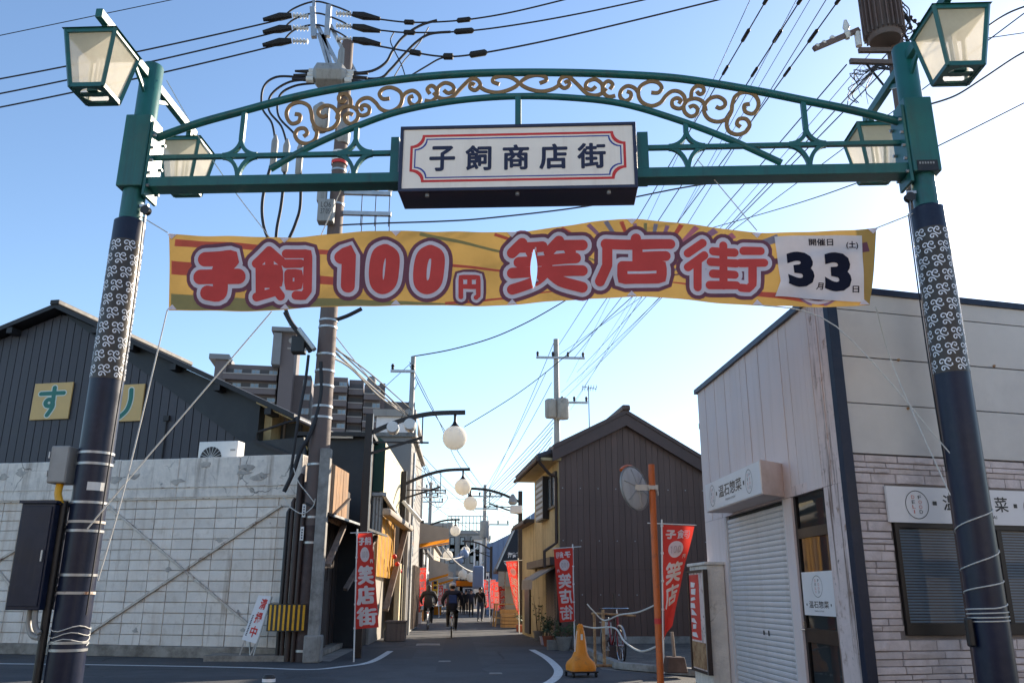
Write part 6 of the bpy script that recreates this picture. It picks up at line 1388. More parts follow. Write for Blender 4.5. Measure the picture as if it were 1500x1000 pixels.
for k in range(7):
    mb = MB(); mb.box(a_s - 0.85, q0[0] - 0.07, -0.232, -0.221, zwa - 0.25 + k * (zwb - zwa + 0.3) / 7, zwa - 0.25 + (k + 0.55) * (zwb - zwa + 0.3) / 7); bld(mb, 'shutter_slat', m_blind, sbx_)
# ground floor: fascia, canopies, roller doors
mb = MB(); mb.box(-dpt, 0.0, -0.3, 0.05, zmid - 0.22, zmid - 0.002); bld(mb, 'canopy_beam', m_conduit)
mb = MB(); mb.add([(-dpt * 0.55, -0.05, zmid - 0.22), (-0.4, -0.05, zmid - 0.22), (-0.4, -0.75, zmid - 0.62), (-dpt * 0.55, -0.75, zmid - 0.62), (-dpt * 0.55, -0.05, zmid - 0.27), (-0.4, -0.05, zmid - 0.27), (-0.4, -0.75, zmid - 0.67), (-dpt * 0.55, -0.75, zmid - 0.67)], [(0, 1, 2, 3), (7, 6, 5, 4), (0, 4, 5, 1), (1, 5, 6, 2), (2, 6, 7, 3), (3, 7, 4, 0)]); bld(mb, 'awning', m_awn)
mb = MB(); mb.add([(-dpt * 0.55, -0.75, zmid - 0.62), (-0.4, -0.75, zmid - 0.62), (-0.4, -0.76, zmid - 0.9), (-dpt * 0.55, -0.76, zmid - 0.9)], [(0, 1, 2, 3)]); bld(mb, 'valance', m_awn)
zg = zmid - 0.3; nsl = int(zg / 0.09)
mb = MB(); mb.box(-dpt * 0.5, -dpt * 0.16, -0.012, 0.058, 0.0, zg); gdoor = bld(mb, 'roller_door', m_woodgrey)
for k in range(nsl):
    mb = MB(); mb.box(-dpt * 0.49, -dpt * 0.17, -0.03, -0.013, k * 0.09 + 0.02, k * 0.09 + 0.085); bld(mb, 'slat', m_woodgrey, gdoor)
mb = MB(); mb.box(-dpt * 0.14, -0.1, -0.015, 0.058, 0, zg); bld(mb, 'side_door', m_alu)
mb = MB(); mb.box(-dpt, -dpt * 0.52, -0.015, 0.058, 0, zg); bld(mb, 'cream_panel', m_cream)
mb = MB(); mb.tube([(-0.06, -0.06, 0), (-0.06, -0.06, zmid)], 0.05, 8); bld(mb, 'downpipe', m_conduit, smooth=True)
# low cream annexe behind
af = BF.world(0, dpt + 0.02, 0)
an = empty('cream_annexe', 'narrow cream two storey annexe past the brown sided house', 'building', loc=af, rz=R(4.2))
zan = P(776, 765, af.y + 0.1).z
mb = MB(); mb.box(0.0, 4, 0.05, 3.2, 0, zan); mb.build('wall', m_cream, an)
mb = MB(); mb.box(-0.35, 4, 0.05, 3.4, zan, zan + 0.12); mb.build('roof', m_tile, an)
mb = MB(); mb.tube([(-0.35, 0.05, zan), (-0.35, 3.4, zan)], 0.06, 8); mb.build('gutter', m_conduit, an, smooth=True)
mb = MB(); mb.box(-0.06, 0.0, 1.0, 2.2, 0.1, 2.0); mb.build('door', m_alu, an)

# ================================================================== black hip-roofed shop and blue metal hall
Yb = 42.0
bs_ = empty('black_roof_shop', 'fish shop with steep black hipped canopy and white letters', 'shop', loc=(P(752, 860, Yb).x, Yb, 0))
ox = P(752, 860, Yb).x
def w3(px, py, Y): q = P(px, py, Y); return (q.x - ox, q.y - Yb, q.z)
t0, t1 = w3(757, 768, Yb), w3(775, 762, Yb); l0, l1 = w3(727, 833, Yb), w3(765, 829, Yb)
t0b, l0b = w3(753, 772, Yb + 5), w3(727, 834, Yb + 5)
xr = 4.0
mb = MB(); mb.add([l0, (xr, 0, l0[2]), (xr, 0.9, t0[2]), (t0[0], 0.9, t0[2]), (l0[0], 6, l0[2]), (t0[0], 6, t0[2])], [(0, 1, 2, 3), (4, 0, 3, 5)]); mb.box(l0[0] + 0.02, xr, 0.02, 5.9, l0[2] - 0.1, l0[2]); mb.build('canopy', m_darkclad, bs_, fix=False)
mb = MB(); mb.bar((l0[0], -0.02, l0[2]), (t0[0], 0.88, t0[2]), 0.06, 0.06); mb.build('hip_trim', m_galv, bs_)
mb = MB(); mb.box(l0[0] + 0.5, xr, 0.5, 5.8, 0, l0[2] - 0.11); mb.build('wall', m_farcream, bs_)
mb = MB(); mb.box(t0[0], xr, 0.9, 5.9, t0[2], t0[2] + 0.1); mb.build('flat_roof', m_roofdark, bs_)
mb = MB()
for s_, x0, y0, x1, y1 in (('海産物', 744, 817, 763, 808), ('マナ', 738, 829, 752, 820)):
    q0, q1 = w3(x0, y0, Yb), w3(x1, y1, Yb); vs, fsx, _ = text_geo(s_, 0.04)
    for (u, v) in [(0, 0)]:
        mb.add([(lerp(q0[0], q1[0], u), 0.9 * (lerp(q0[2], q1[2], v) - l0[2]) / (t0[2] - l0[2]) - 0.03, lerp(q0[2], q1[2], v)) for u, v in vs], fsx)
mb.build('lettering', m_white, bs_)
for k in range(5):
    mb = MB(); x = l0[0] + 0.1 + k * 0.35; mb.box(x, x + 0.3, -0.01, 0.0, l0[2] - 0.8, l0[2] - 0.11); mb.build('hanging_curtain', m_intpale, bs_)
mb = MB()
Yh = 62.0; hx = P(713, 840, Yh).x
bl_ = empty('blue_hall', 'blue metal sheet hall with a curved roofline beyond the black roofed shop', 'building', loc=(hx, Yh, 0))
def w4(px, py): q = P(px, py, Yh); return (q.x - hx, q.z)
topl = [w4(713, 796), w4(725, 793), w4(740, 787), w4(752, 777), w4(765, 762), w4(790, 745), w4(840, 735)]
ns = 16; x_end = topl[-1][0]
for i in range(ns):
    a0, a1 = x_end * i / ns, x_end * (i + 1) / ns; xs = [p[0] for p in topl]; zs = [p[1] for p in topl]
    mb = MB(); mb.prism([(a0 + .01, 0), (a1 - .01, 0), (a1 - .01, interp(xs, zs, a1)), (a0 + .01, interp(xs, zs, a0))], 0 - 0.03 * (i % 2), 0.1); mb.build('wall_sheet', m_bluewall, bl_)
mb = MB(); mb.prism([(0, 0), (x_end, 0), (x_end, topl[-1][1] - .1), (topl[3][0], topl[3][1] - .1), (0, topl[0][1] - .1)], 0.1, 10); mb.build('core', m_bluewall, bl_)
# blue awning panel by the road and racks of the right-hand shops
Yk = 50; q0, q1 = P(692, 862, Yk), P(709, 828, Yk)
mb = MB(); mb.box(0, q1.x - q0.x, 0, 0.3, 0, q1.z - q0.z); o = mb.build('blue_awning', m_bluewall, loc=(q0.x, Yk, q0.z), bevel=0.12); tag(o, 'pale blue rounded shop blind hanging over the right kerb far ahead', 'awning')

# ================================================================== LEFT STREET beyond the shack
ls = empty('white_shophouse', 'narrow white rendered shophouse after the yellow slatted front', 'building', loc=(P(600, 860, 32).x - 0.1, 31.6, 0))
lx = P(600, 860, 32).x - 0.1
zls = P(600, 640, 33).z
mb = MB(); mb.box(-5, 0, 0, 7.5, 0, P(592, 655, 34).z); mb.build('wall', m_farwall, ls)
for k in range(3):
    z = 2.8 + k * 2.1; mb = MB(); mb.box(-0.01, 0.05, 1.2, 2.4, z, z + 1.1); wv = mb.build('window', m_alu, ls); mb = MB(); mb.box(0.051, 0.06, 1.27, 2.33, z + 0.07, z + 1.03); mb.build('pane', m_pane, wv)
mb = MB(); mb.box(-5, 0.15, -0.1, 7.6, P(592, 655, 34).z, P(592, 655, 34).z + 0.15); mb.build('roof', m_conc, ls)
mb = MB(); mb.tube([(0.1, 0.3, 0), (0.1, 0.3, 6.5)], 0.05, 8); mb.build('downpipe', m_galv, ls, smooth=True)
mb = MB(); mb.box(0.0, 0.06, 3.2, 6.8, 0.1, 2.5); mb.build('shopfront', m_farcream, ls)
for k in range(5):
    mb = MB(); mb.box(0.06, 0.12, 3.2 + k * 0.85, 3.28 + k * 0.85, 0.1, 2.5); mb.build('front_post', m_woodgrey, ls)
# grey awning with orange valance
def awning(label, Y0, Y1, xa, pts, m_top, m_val, nm='street_awning'):
    """pts: picture points outer-near-top, outer-near-bottom, outer-far-top (at Y0,Y0,Y1); xa: wall x"""
    o1, o2, o3 = P(*pts[0], Y0), P(*pts[1], Y0), P(*pts[2], Y1)
    ob = empty(nm, label, 'awning', loc=(xa, Y0, 0), group='awnings on the left side of the street')
    zi = o1.z + 0.35
    mb = MB(); mb.add([(0, 0, zi), (o1.x - xa, 0, o1.z), (o3.x - xa, Y1 - Y0, o1.z), (0, Y1 - Y0, zi), (0, 0, zi - .04), (o1.x - xa, 0, o1.z - .04), (o3.x - xa, Y1 - Y0, o1.z - .04), (0, Y1 - Y0, zi - .04)], [(0, 1, 2, 3), (7, 6, 5, 4), (0, 4, 5, 1), (1, 5, 6, 2), (2, 6, 7, 3), (3, 7, 4, 0)]); mb.build('canvas', m_top, ob)
    mb = MB(); mb.box(0, o1.x - xa, -0.02, -0.005, o2.z + 0.25, zi - 0.02) if False else mb.add([(0, -0.01, zi - 0.02), (o1.x - xa, -0.01, o1.z - 0.0), (o1.x - xa, -0.01, o2.z + 0.22), (0, -0.01, o2.z - 0.1)], [(0, 1, 2, 3)]); mb.build('end_flap', m_top, ob)
    mb = MB(); n = 10
    mb.add([(0, 0.05, zi - 0.5), (o1.x - xa, 0.05, o2.z + 0.3), (o1.x - xa, 0.05, o2.z), (0, 0.05, o2.z - 0.32)], [(0, 1, 2, 3)]); mb.build('lining', m_val, ob)
    mb = MB(); mb.tube([(o1.x - xa, 0, o1.z - 0.06), (o3.x - xa, Y1 - Y0, o1.z - 0.06)], 0.04, 8); mb.tube([(0, 0, o2.z - 0.3), (o1.x - xa, 0, o2.z + 0.05)], 0.03, 8); mb.build('awning_frame', m_galv, ob)
    return ob
xw = P(594, 830, 38).x
awning('big grey street awning with an orange lining on the left', 40, 45, xw, [(658, 774), (657, 796), (650, 785)], m_awn, m_awnor)
awning('smaller grey awning with orange flap farther up on the left', 54, 60, P(628, 850, 54).x, [(657, 826), (657, 845), (655, 830)], m_awn, m_awnor)
# far left row of shops: plain fronts stepping into the distance
rowm = [m_farcream, m_farwall, m_shutter, m_farcream]
for k, (Y0, Y1, pxe, top) in enumerate(((39.3, 47, 606, 770), (47.1, 56, 620, 800), (56.1, 68, 633, 808), (68.1, 84, 645, 800))):
    xx = P(pxe, 870, Y0).x - 0.6; o = empty('shophouse', ['cream shophouse under the big grey awning on the left', 'concrete shophouse behind the big grey awning', 'white shophouse behind the smaller awning', 'farthest cream shophouse on the left of the street'][k], 'building', loc=(xx, Y0, 0), group='shophouses along the left side')
    z = P(pxe, top, Y0).z; mb = MB(); mb.box(-6, 0, 0, Y1 - Y0, 0, z); mb.build('wall', rowm[k], o)
    mb = MB(); mb.box(-6, 0.2, -0.15, Y1 - Y0 + 0.0, z, z + 0.18); mb.build('roof', m_tile, o)
    for j in range(3):
        y = (Y1 - Y0) * (0.12 + j * 0.3); mb = MB(); mb.box(-0.01, 0.04, y, y + (Y1 - Y0) * 0.2, 0.1, 2.4); mb.build('shopfront', [m_int, m_woodgrey, m_bluewall][j], o)
    for j in range(2):
        y = (Y1 - Y0) * (0.15 + j * 0.45); mb = MB(); mb.box(-0.01, 0.05, y, y + 1.4, 3.0, 4.0); wv = mb.build('window', m_alu, o); mb = MB(); mb.box(0.051, 0.058, y + .07, y + 1.33, 3.07, 3.93); mb.build('pane', m_pane, wv)
# book sign
Yq = 40.0; b0 = P(594, 905, Yq)
bk = empty('book_sign', 'yellow book shop standing sign with red letters and a green top stripe', 'sign', loc=(b0.x, Yq, 0))
def wb(px, py): q = P(px, py, Yq); return (q.x - b0.x, q.z)
q = [wb(585, 869), wb(600, 879), wb(600, 911), wb(585, 911)]
mb = MB(); mb.prism([q[3], q[2], q[1], q[0]], 0, 0.35); mb.build('box', m_signyel, bk)
mb = MB(); mb.prism([(q[0][0], q[0][1] - 0.14), (q[1][0], q[1][1] - 0.14), q[1], q[0]], -0.006, -0.001); mb.build('green_stripe', m_letgreen, bk)
mb = MB(); mb.prism([(q[0][0] - .05, q[0][1] + .0), (q[1][0] + .08, q[1][1] - .02), (q[1][0] + .08, q[1][1] + .08), (q[0][0] - .05, q[0][1] + .1)], -0.05, 0.4); mb.box(q[1][0] + 0.002, q[1][0] + 0.1, -0.03, 0.38, q[2][1], q[1][1]); mb.build('red_case', m_red, bk)
mb = MB(); mb.box(q[0][0], q[1][0], 0.02, 0.33, 0, q[2][1]); mb.build('plinth', m_galv, bk)
mb = MB(); (x0, _), (x1, _) = q[0], q[1]; put_text(mb, '古', lerp(x0, x1, .22), lerp(x0, x1, .78), wb(590, 898)[1], wb(590, 890)[1], -0.008, 0.06); put_text(mb, '本', lerp(x0, x1, .2), lerp(x0, x1, .8), wb(590, 908)[1], wb(590, 899.5)[1], -0.008, 0.06); mb.build('lettering', m_red, bk)
mb = MB(); put_text(mb, '売ります', lerp(x0, x1, .15), lerp(x0, x1, .85), wb(590, 884)[1], wb(590, 880.5)[1], -0.008, 0.04); put_text(mb, '買います', lerp(x0, x1, .15), lerp(x0, x1, .85), wb(590, 888.5)[1], wb(590, 885)[1], -0.008, 0.04); mb.build('small_lettering', m_ink, bk)

# ================================================================== FAR BUILDINGS
def slab(name, label, cat, Y, x0, x1, ytop, m, depth=12, floors=None, group=None, wins=None, ang=0):
    ox_ = P(x0, 800, Y).x; W = P(x1, 800, Y).x - ox_; z = P((x0 + x1) / 2, ytop, Y).z
    o = empty(name, label, cat, loc=(ox_, Y, 0), rz=R(ang), group=group)
    mb = MB(); mb.box(0, W, 0, depth, 0, z); mb.build('wall', m, o)
    mb = MB(); mb.box(-0.2, W + 0.2, -0.2, depth + 0.2, z, z + 0.4); mb.build('roof_parapet', m_farwall, o)
    if wins:
        nx, nz, zlo = wins
        for i in range(nx):
            for j in range(nz):
                a = W * (i + 0.25) / nx; zz = lerp(zlo, z - 1.6, j / max(1, nz - 1)); mb = MB(); mb.box(a, a + W * 0.5 / nx, -0.06, 0.0, zz, zz + 1.3); wv = mb.build('window', m_alu, o)
                mb = MB(); mb.box(a + 0.08, a + W * 0.5 / nx - 0.08, -0.08, -0.061, zz + 0.08, zz + 1.22); mb.build('pane', m_pane, wv)
    return o, W, z
o, W_, z_ = slab('concrete_block', 'grey concrete block with rooftop railing closing the end of the street', 'building', 92, 655, 714, 782, m_farwall, wins=(4, 3, 4.5))
for k in range(12):
    mb = MB(); x = W_ * k / 11; mb.tube([(x, 0.2, z_ + .4), (x, 0.2, z_ + 1.9)], 0.05, 6); mb.build('rail_post', m_steelpaint, o)
for k in range(2):
    mb = MB(); mb.tube([(0, 0.2, z_ + 1.9 - k * .7), (W_, 0.2, z_ + 1.9 - k * .7)], 0.05, 6); mb.build('rail', m_steelpaint, o)
slab('white_stair_block', 'pale stair block beside the concrete building far up the street', 'building', 90, 694, 716, 790, m_shutter, depth=8, wins=(2, 3, 4))
slab('cream_block', 'small cream block low at the end of the street', 'building', 84, 672, 694, 842, m_farcream, depth=6, wins=(2, 2, 1.5))
slab('left_grey_block', 'grey mid-rise block far behind the left lamps', 'building', 110, 606, 660, 770, m_farwall, depth=10, wins=(5, 4, 5))
slab('pale_panel_block', 'pale lilac panel building behind the second lamp', 'building', 48, 542, 597, 610, m_shutter, depth=8)
slab('right_back_house', 'grey house roof peeking out behind the right lamp post', 'building', 70, 770, 850, 800, m_farwall, depth=10)
# ---- apartment block
YA = 165.0; AFm = Frame(P(470, 700, YA).x, YA, R(6))
apt = empty('apartment_block', 'brown high-rise apartment block with stepped wings and grey tower', 'apartment building', AFm)
def aq(px, py, b=0.0): return AFm.hit(px, py, b)
def wing(x0, x1, ytop, ypitch, b, nm, step=0.0, wall_m=m_apt, wins=True, bal=True, ztop_off=0.0, nfl=9, bays=2):
    a0, zt = aq(x0, ytop, b); a1 = aq(x1, ytop, b)[0]; fl = aq(x0, ytop, b)[1] - aq(x0, ytop + ypitch, b)[1]
    mb = MB(); mb.box(a0, a1, b, b + 14, 0, zt); mb.build(nm, wall_m, apt)
    for k in range(nfl):
        z1 = zt - 0.5 - k * fl; z0 = z1 - fl
        if bal:
            mb = MB(); mb.box(a0 + 0.3, a1 - 0.3, b - 0.05, b - 0.01, z0 + 1.1, z1 - 0.35); mb.build('balcony_recess', m_aptdark, apt)
            mb = MB(); mb.box(a0, a1, b - 1.3, b - 0.06, z0 + 0.0, z0 + 1.05); bl = mb.build('balcony', wall_m, apt)
            mb = MB(); mb.box(a0 - 0.05, a1 + 0.05, b - 1.4, b - 0.055, z0 + 1.052, z0 + 1.25); mb.build('ledge', m_aptwhite, bl)
        if wins:
            for j in range(bays):
                aw = lerp(a0, a1, (j + 0.55) / bays); mb = MB(); mb.box(aw - 0.1, aw + 1.5, b - 0.12, b - 0.07, z0 + 1.15, z1 - 0.45); wv = mb.build('window', m_aptwhite, apt)
                mb = MB(); mb.box(aw + 0.0, aw + 0.65, b - 0.15, b - 0.121, z0 + 1.2, z1 - 0.55); mb.box(aw + 0.78, aw + 1.4, b - 0.15, b - 0.121, z0 + 1.2, z1 - 0.55); mb.build('pane', m_pane, wv)
wing(330, 408, 533, 20, -1.0, 'left_wing', bays=3, nfl=8)
wing(432, 456, 549, 20.5, 1.5, 'centre_bay', bal=False, bays=1, nfl=8)
wing(484, 510, 552, 20, 0.0, 'right_bay', bays=1, nfl=8)
wing(512, 533, 556, 20, 2.0, 'angled_bay', wins=False, nfl=8)
wing(534, 558, 563, 20, 1.0, 'far_bay', bays=1, nfl=8)
a0, zt = aq(405, 487, -3); a1 = aq(434, 487, -3)[0]
mb = MB(); mb.box(a0 + 1.2, a1, -3, 8, 0, zt); mb.build('tower', m_apt, apt)
zs_ = aq(405, 535, -3)[1]
mb = MB(); mb.box(a0 - 0.4, a0 + 1.18, -4.0, 6, zs_, zt - 0.3); mb.build('tower_shell', m_aptblue, apt)
mb = MB(); mb.box(a0 - 0.8, a1 + 0.5, -4.4, 8.4, zt, zt + 0.8); mb.build('tower_cap', m_aptblue, apt)
mb = MB(); mb.tube([(a0 + 2, 0, zt + .8), (a0 + 2, 0, zt + 4.5)], 0.06, 6); mb.build('mast', m_galv, apt)
mb = MB(); q0, q1 = aq(421, 509, -3), aq(432, 500, -3); mb.lathe([(0.55, -0.1), (0.55, 0.0), (0.25, 0.02)], ((q0[0] + q1[0]) / 2, -3.1, q1[1] + 0.1), 12, axis='Y'); mb.box(q0[0], q1[0], -3.12, -3.05, q0[1] - 0.3, q0[1] + 0.0); mb.build('tower_mark', m_aptwhite, apt)
a0, zt = aq(472, 497, -1); a1 = aq(490, 497, -1)[0]; mb = MB(); mb.box(a0, a1, -1, 6, 0, zt); mb.build('stair_tower', m_aptblue, apt)
a0, zt = aq(306, 530, -2); a1 = aq(333, 523, -2)[0]; mb = MB(); mb.box(a0 + 1.2, a1, -2, 4, 0, zt + 0.6); mb.build('end_bay', m_apt, apt); mb = MB(); mb.box(a0, a1 + 0.4, -2.5, 4.4, zt + 0.6, zt + 1.6); mb.build('end_cap', m_aptblue, apt)
a0, zt = aq(556, 562, 3); a1 = aq(608, 590, 3)[0]; mb = MB(); mb.box(a0, a1, 3, 14, 0, aq(575, 588, 3)[1]); mb.build('far_wing', m_aptdark, apt); mb = MB(); mb.box(a0, a0 + 1.2, 2.5, 9, 0, zt); mb.build('far_fin', m_apt, apt)
mb = MB(); q = aq(555, 560, 0); mb.lathe([(0.8, 0), (1.0, 1.0), (0.8, 1.8), (0, 2.0)], (q[0] - 1.5, 3, q[1]), 12); mb.build('roof_tank', m_aptblue, apt, smooth=True)
# ================================================================== boxes strapped to the left gate post
def gbox(mb, px0, py0, px1, py1, b0, b1, m=0):
    a0, z1 = GF.hit(px0, py0, b0); a1, z0 = GF.hit(px1, py1, b0); mb.box(a0, a1, b0, b1, z0, z1, m)
cab = empty('control_cabinet', 'tall dark navy control cabinet hung on the left gate post', 'cabinet', GF)
a0, z1 = GF.hit(45, 737, -0.2); z0 = GF.hit(40, 893, -0.2)[1]; a1 = AL - 0.2
mb = MB(); mb.box(AL - 0.52, AL - 0.2, -0.22, 0.1, z0, z1); mb.build('casing', m_navy, cab, bevel=0.008)
mb = MB(); mb.box(AL - 0.54, AL - 0.18, -0.24, 0.12, z1, z1 + 0.025); mb.build('rain_cap', m_navy, cab)
mb = MB(); mb.box(AL - 0.5, AL - 0.22, -0.232, -0.221, z0 + 0.03, z1 - 0.03); mb.build('door', m_navy, cab, bevel=0.004)
mb = MB(); mb.box(AL - 0.25, AL - 0.235, -0.25, -0.233, (z0 + z1) / 2 - 0.05, (z0 + z1) / 2 + 0.05); mb.build('handle', m_galv, cab)
for k in (0.2, 0.78): mb = MB(); mb.box(AL - 0.2, AL - 0.08, -0.05, 0.05, lerp(z0, z1, k) - 0.02, lerp(z0, z1, k) + 0.02); mb.build('mount', m_galv, cab)
jb = empty('junction_box', 'small pale grey junction box above the dark cabinet on the left post', 'junction box', GF)
mb = MB(); zj0, zj1 = gz(100, 708, -0.1), gz(100, 654, -0.1); mb.box(AL - 0.36, AL - 0.18, -0.16, 0.04, zj0, zj1); mb.build('casing', m_steelpaint, jb, bevel=0.008)
mb = MB(); mb.box(AL - 0.355, AL - 0.185, -0.17, -0.161, zj0 + 0.01, zj1 - 0.01); mb.build('door', m_steelpaint, jb, bevel=0.004)
for k in (0.25, 0.75): mb = MB(); mb.box(AL - 0.375, AL - 0.361, -0.17, -0.13, lerp(zj0, zj1, k) - 0.03, lerp(zj0, zj1, k) + 0.03); mb.build('hinge', m_galv, jb)
cn = empty('post_conduit', 'black and grey conduits with steel straps running up the left gate post', 'conduit', GF)
mb = MB(); mb.tube([(AL - 0.19, -0.1, 0), (AL - 0.19, -0.1, gz(105, 735))], 0.038, 12); mb.build('pipe', m_black, cn, smooth=True)
mb = MB(); mb.tube(catmull([(AL - 0.36, -0.08, z0), (AL - 0.36, -0.08, z0 - 0.12), (AL - 0.3, -0.1, z0 - 0.22), (AL - 0.2, -0.14, z0 - 0.24)], 5), 0.026, 10); mb.build('pipe', m_steelpaint, cn, smooth=True)
mb = MB(); mb.tube(catmull([(AL - 0.24, -0.16, z0 + 0.2), (AL - 0.26, -0.17, z0 + 0.0), (AL - 0.24, -0.17, z0 - 0.14), (AL - 0.19, -0.17, z0 - 0.2)], 5), 0.026, 10); mb.build('pipe', m_steelpaint, cn, smooth=True)
mb = MB(); mb.tube(catmull([(AL - 0.27, -0.08, zj0), (AL - 0.25, -0.12, zj0 - 0.1), (AL - 0.2, -0.14, zj0 - 0.2)], 5), 0.035, 10); mb.build('hose', m_yellow, cn, smooth=True)
for yy in (665, 681, 737, 765, 778, 842, 868, 940, 951):
    z = gz(120, yy); mb = MB(); r_ = 0.163 + 0.001; mb.lathe([(r_, z - 0.012), (r_ + 0.004, z - 0.012), (r_ + 0.004, z + 0.012), (r_, z + 0.012)], (AL, 0, 0), 30); mb.f = mb.f[:-2]; mb.m = mb.m[:-2]; mb.build('steel_strap', m_galv if yy not in (765, 868) else m_paintsteel, cn, smooth=True)
mb = MB(); th0 = R(-60)
vs = []
for i in range(5):
    t = R(-75 + i * 14); vs += [(AL + 0.1648 * math.cos(t), 0.1648 * math.sin(t), gz(135, 720)), (AL + 0.1648 * math.cos(t), 0.1648 * math.sin(t), gz(135, 708))]
mb.add(vs, [(2 * i, 2 * i + 2, 2 * i + 3, 2 * i + 1) for i in range(4)]); mb.build('sticker', m_white, cn, fix=False)
mb = MB(); pts = [(AL + 0.168 * math.cos(i * 0.35), 0.168 * math.sin(i * 0.35), gz(120, 945) + 0.02 * math.sin(i) + 0.003 * i) for i in range(60)]; mb.tube(pts, 0.005, 5); mb.build('tie_wire', m_rope, cn)
mb = MB(); mb.tube(catmull([(AL + 0.17, -0.05, gz(210, 320)), (AL + 0.19, -0.05, gz(195, 480)), (AL + 0.18, -0.06, gz(180, 640)), (AL + 0.18, -0.1, gz(140, 900))], 5), 0.007, 6); mb.build('down_cable', m_wire, cn)
for a, s_ in ((AL, 1), (AR, -1)):   # pulleys below the collars
    o = empty('pulley', 'small black pulley on the %s gate post just below the collar' % ('left' if s_ > 0 else 'right'), 'pulley', GF, group='banner pulleys')
    zz = z_sleeve + 0.12; mb = MB(); mb.lathe([(0.05, -0.03), (0.035, 0), (0.05, 0.03)], (a + s_ * 0.18, -0.05, zz), 14, axis='Y'); mb.build('wheel', m_black, o, smooth=True)
    mb = MB(); mb.box(*sorted((a + s_ * 0.11, a + s_ * 0.2)), -0.065, -0.035, zz + 0.04, zz + 0.07); mb.tube([(a + s_ * 0.18, -0.05, zz - 0.04), (a + s_ * 0.2, -0.06, zz - 0.22)], 0.006, 5); mb.build('hook', m_galv, o)
rope('halyard', 'thin black cable running down beside the right gate post', 'cable', [GF.world(AR - 0.17, 0.05, gz(1340, 310)), GF.world(AR - 0.18, 0.05, gz(1370, 500)), GF.world(AR - 0.17, 0.03, gz(1390, 690))], 0.007, m_wire)
mb = MB(); mb.box(-0.03, 0.03, -0.03, 0.03, -0.12, 0.12); o = mb.build('hanging_weight', m_black, loc=GF.world(AR - 0.2, -0.05, gz(1418, 925)), bevel=0.015); tag(o, 'small black weight hanging from the rope knot on the right post', 'weight')

# bollard top in the foreground
bp = P(394, 992, 7.2); bo = empty('bollard', 'black bollard with silver band tip showing at the bottom edge', 'bollard', loc=(bp.x, 7.2, 0))
ztb = P(394, 986, 7.2).z
mb = MB(); mb.lathe([(0.05, 0), (0.05, ztb - 0.03), (0.035, ztb - 0.005), (0, ztb)], n=20); mb.build('post', m_black, bo, smooth=True)
mb = MB(); mb.lathe([(0.052, ztb - 0.06), (0.052, ztb - 0.035)], n=20); mb.f = mb.f[:-2]; mb.m = mb.m[:-2]; mb.build('band', m_silver, bo, smooth=True)

# ================================================================== cone cart, pipe barrier, rope, weights
c0 = G(851, 990); cone = empty('cone_cart', 'orange slim traffic cone on a castor base at the yard corner', 'traffic cone', loc=(c0.x, c0.y, 0), rz=R(12))
Hc = P(851, 913, c0.y).z
def sq(w_, z): return [(-w_, -w_, z), (w_, -w_, z), (w_, w_, z), (-w_, w_, z)]
prof = [(0.23, 0.1), (0.235, 0.17), (0.215, 0.24), (0.15, 0.32), (0.105, 0.42), (0.075, 0.7), (0.05, Hc - 0.06), (0.03, Hc), ]
mb = MB(); n = 20; vs = []
for (r_, z) in prof:
    k = 0.72 if z < 0.3 else 0.25
    for j in range(n):
        t = 2 * math.pi * (j + .5) / n; c_, s2 = math.cos(t), math.sin(t); q = (abs(c_) ** (2 / (2 + 6 * k)) * math.copysign(1, c_), abs(s2) ** (2 / (2 + 6 * k)) * math.copysign(1, s2)); vs.append((q[0] * r_, q[1] * r_, z))
fs = [(i * n + j, i * n + (j + 1) % n, (i + 1) * n + (j + 1) % n, (i + 1) * n + j) for i in range(len(prof) - 1) for j in range(n)] + [tuple(range(n - 1, -1, -1)), tuple(range((len(prof) - 1) * n, len(prof) * n))]
mb.add(vs, fs); mb.build('cone_body', m_orange, cone, smooth=True)
mb = MB(); mb.box(-0.05, 0.05, -0.045, 0.045, Hc - 0.08, Hc - 0.02); mb.build('grip', m_orange, cone, bevel=0.015)
mb = MB(); mb.box(-0.25, 0.25, -0.25, 0.25, 0.075, 0.102); mb.build('tray', m_black, cone, bevel=0.01)
for sx in (-1, 1):
    for sy in (-1, 1): mb = MB(); mb.lathe([(0.02, -0.02), (0.04, -0.015), (0.04, 0.015), (0.02, 0.02)], (sx * 0.21, sy * 0.21, 0.04), 12, axis='X'); mb.box(sx * .21 - .012, sx * .21 + .012, sy * .21 - .03, sy * .21 + .03, 0.045, 0.076); mb.build('castor', m_rubber, cone)
mb = MB(); 
for s_ in (-1, 1): mb.bar((s_ * 0.11, -0.02, 0.42), (s_ * 0.058, -0.02, Hc - 0.12), 0.012, 0.03)
mb.build('reflector_strip', m_white, cone)
mb = MB(); mb.box(-0.02, 0.02, -0.085, -0.08, 0.62, 0.72); mb.build('label', m_white, cone)
b0 = G(872, 975); pbz = empty('pipe_barrier', 'rusty pale pipe barrier frame behind the orange cone', 'barrier', loc=(b0.x, b0.y, 0), rz=R(0))
zt = P(875, 898, b0.y).z; x2 = P(882, 940, b0.y).x - b0.x
mb = MB(); mb.tube([(0, 0, 0), (0, 0, zt + .03)], 0.03, 10); mb.build('upright', m_rust, pbz, smooth=True)
mb = MB(); mb.tube([(x2, -0.25, 0), (x2, -0.2, zt + .08)], 0.034, 10); mb.build('upright', m_rust, pbz, smooth=True)
mb = MB(); mb.tube([(-0.05, 0, zt), (x2, -0.2, zt), (x2 + 0.7, -0.1, zt - 0.04)], 0.024, 8); mb.build('top_rail', m_rust, pbz, smooth=True)
mb = MB(); mb.tube([(-0.35, -0.27, 0.03), (x2 + 0.5, -0.27, 0.03)], 0.03, 8); mb.build('foot_rail', m_rust, pbz, smooth=True)
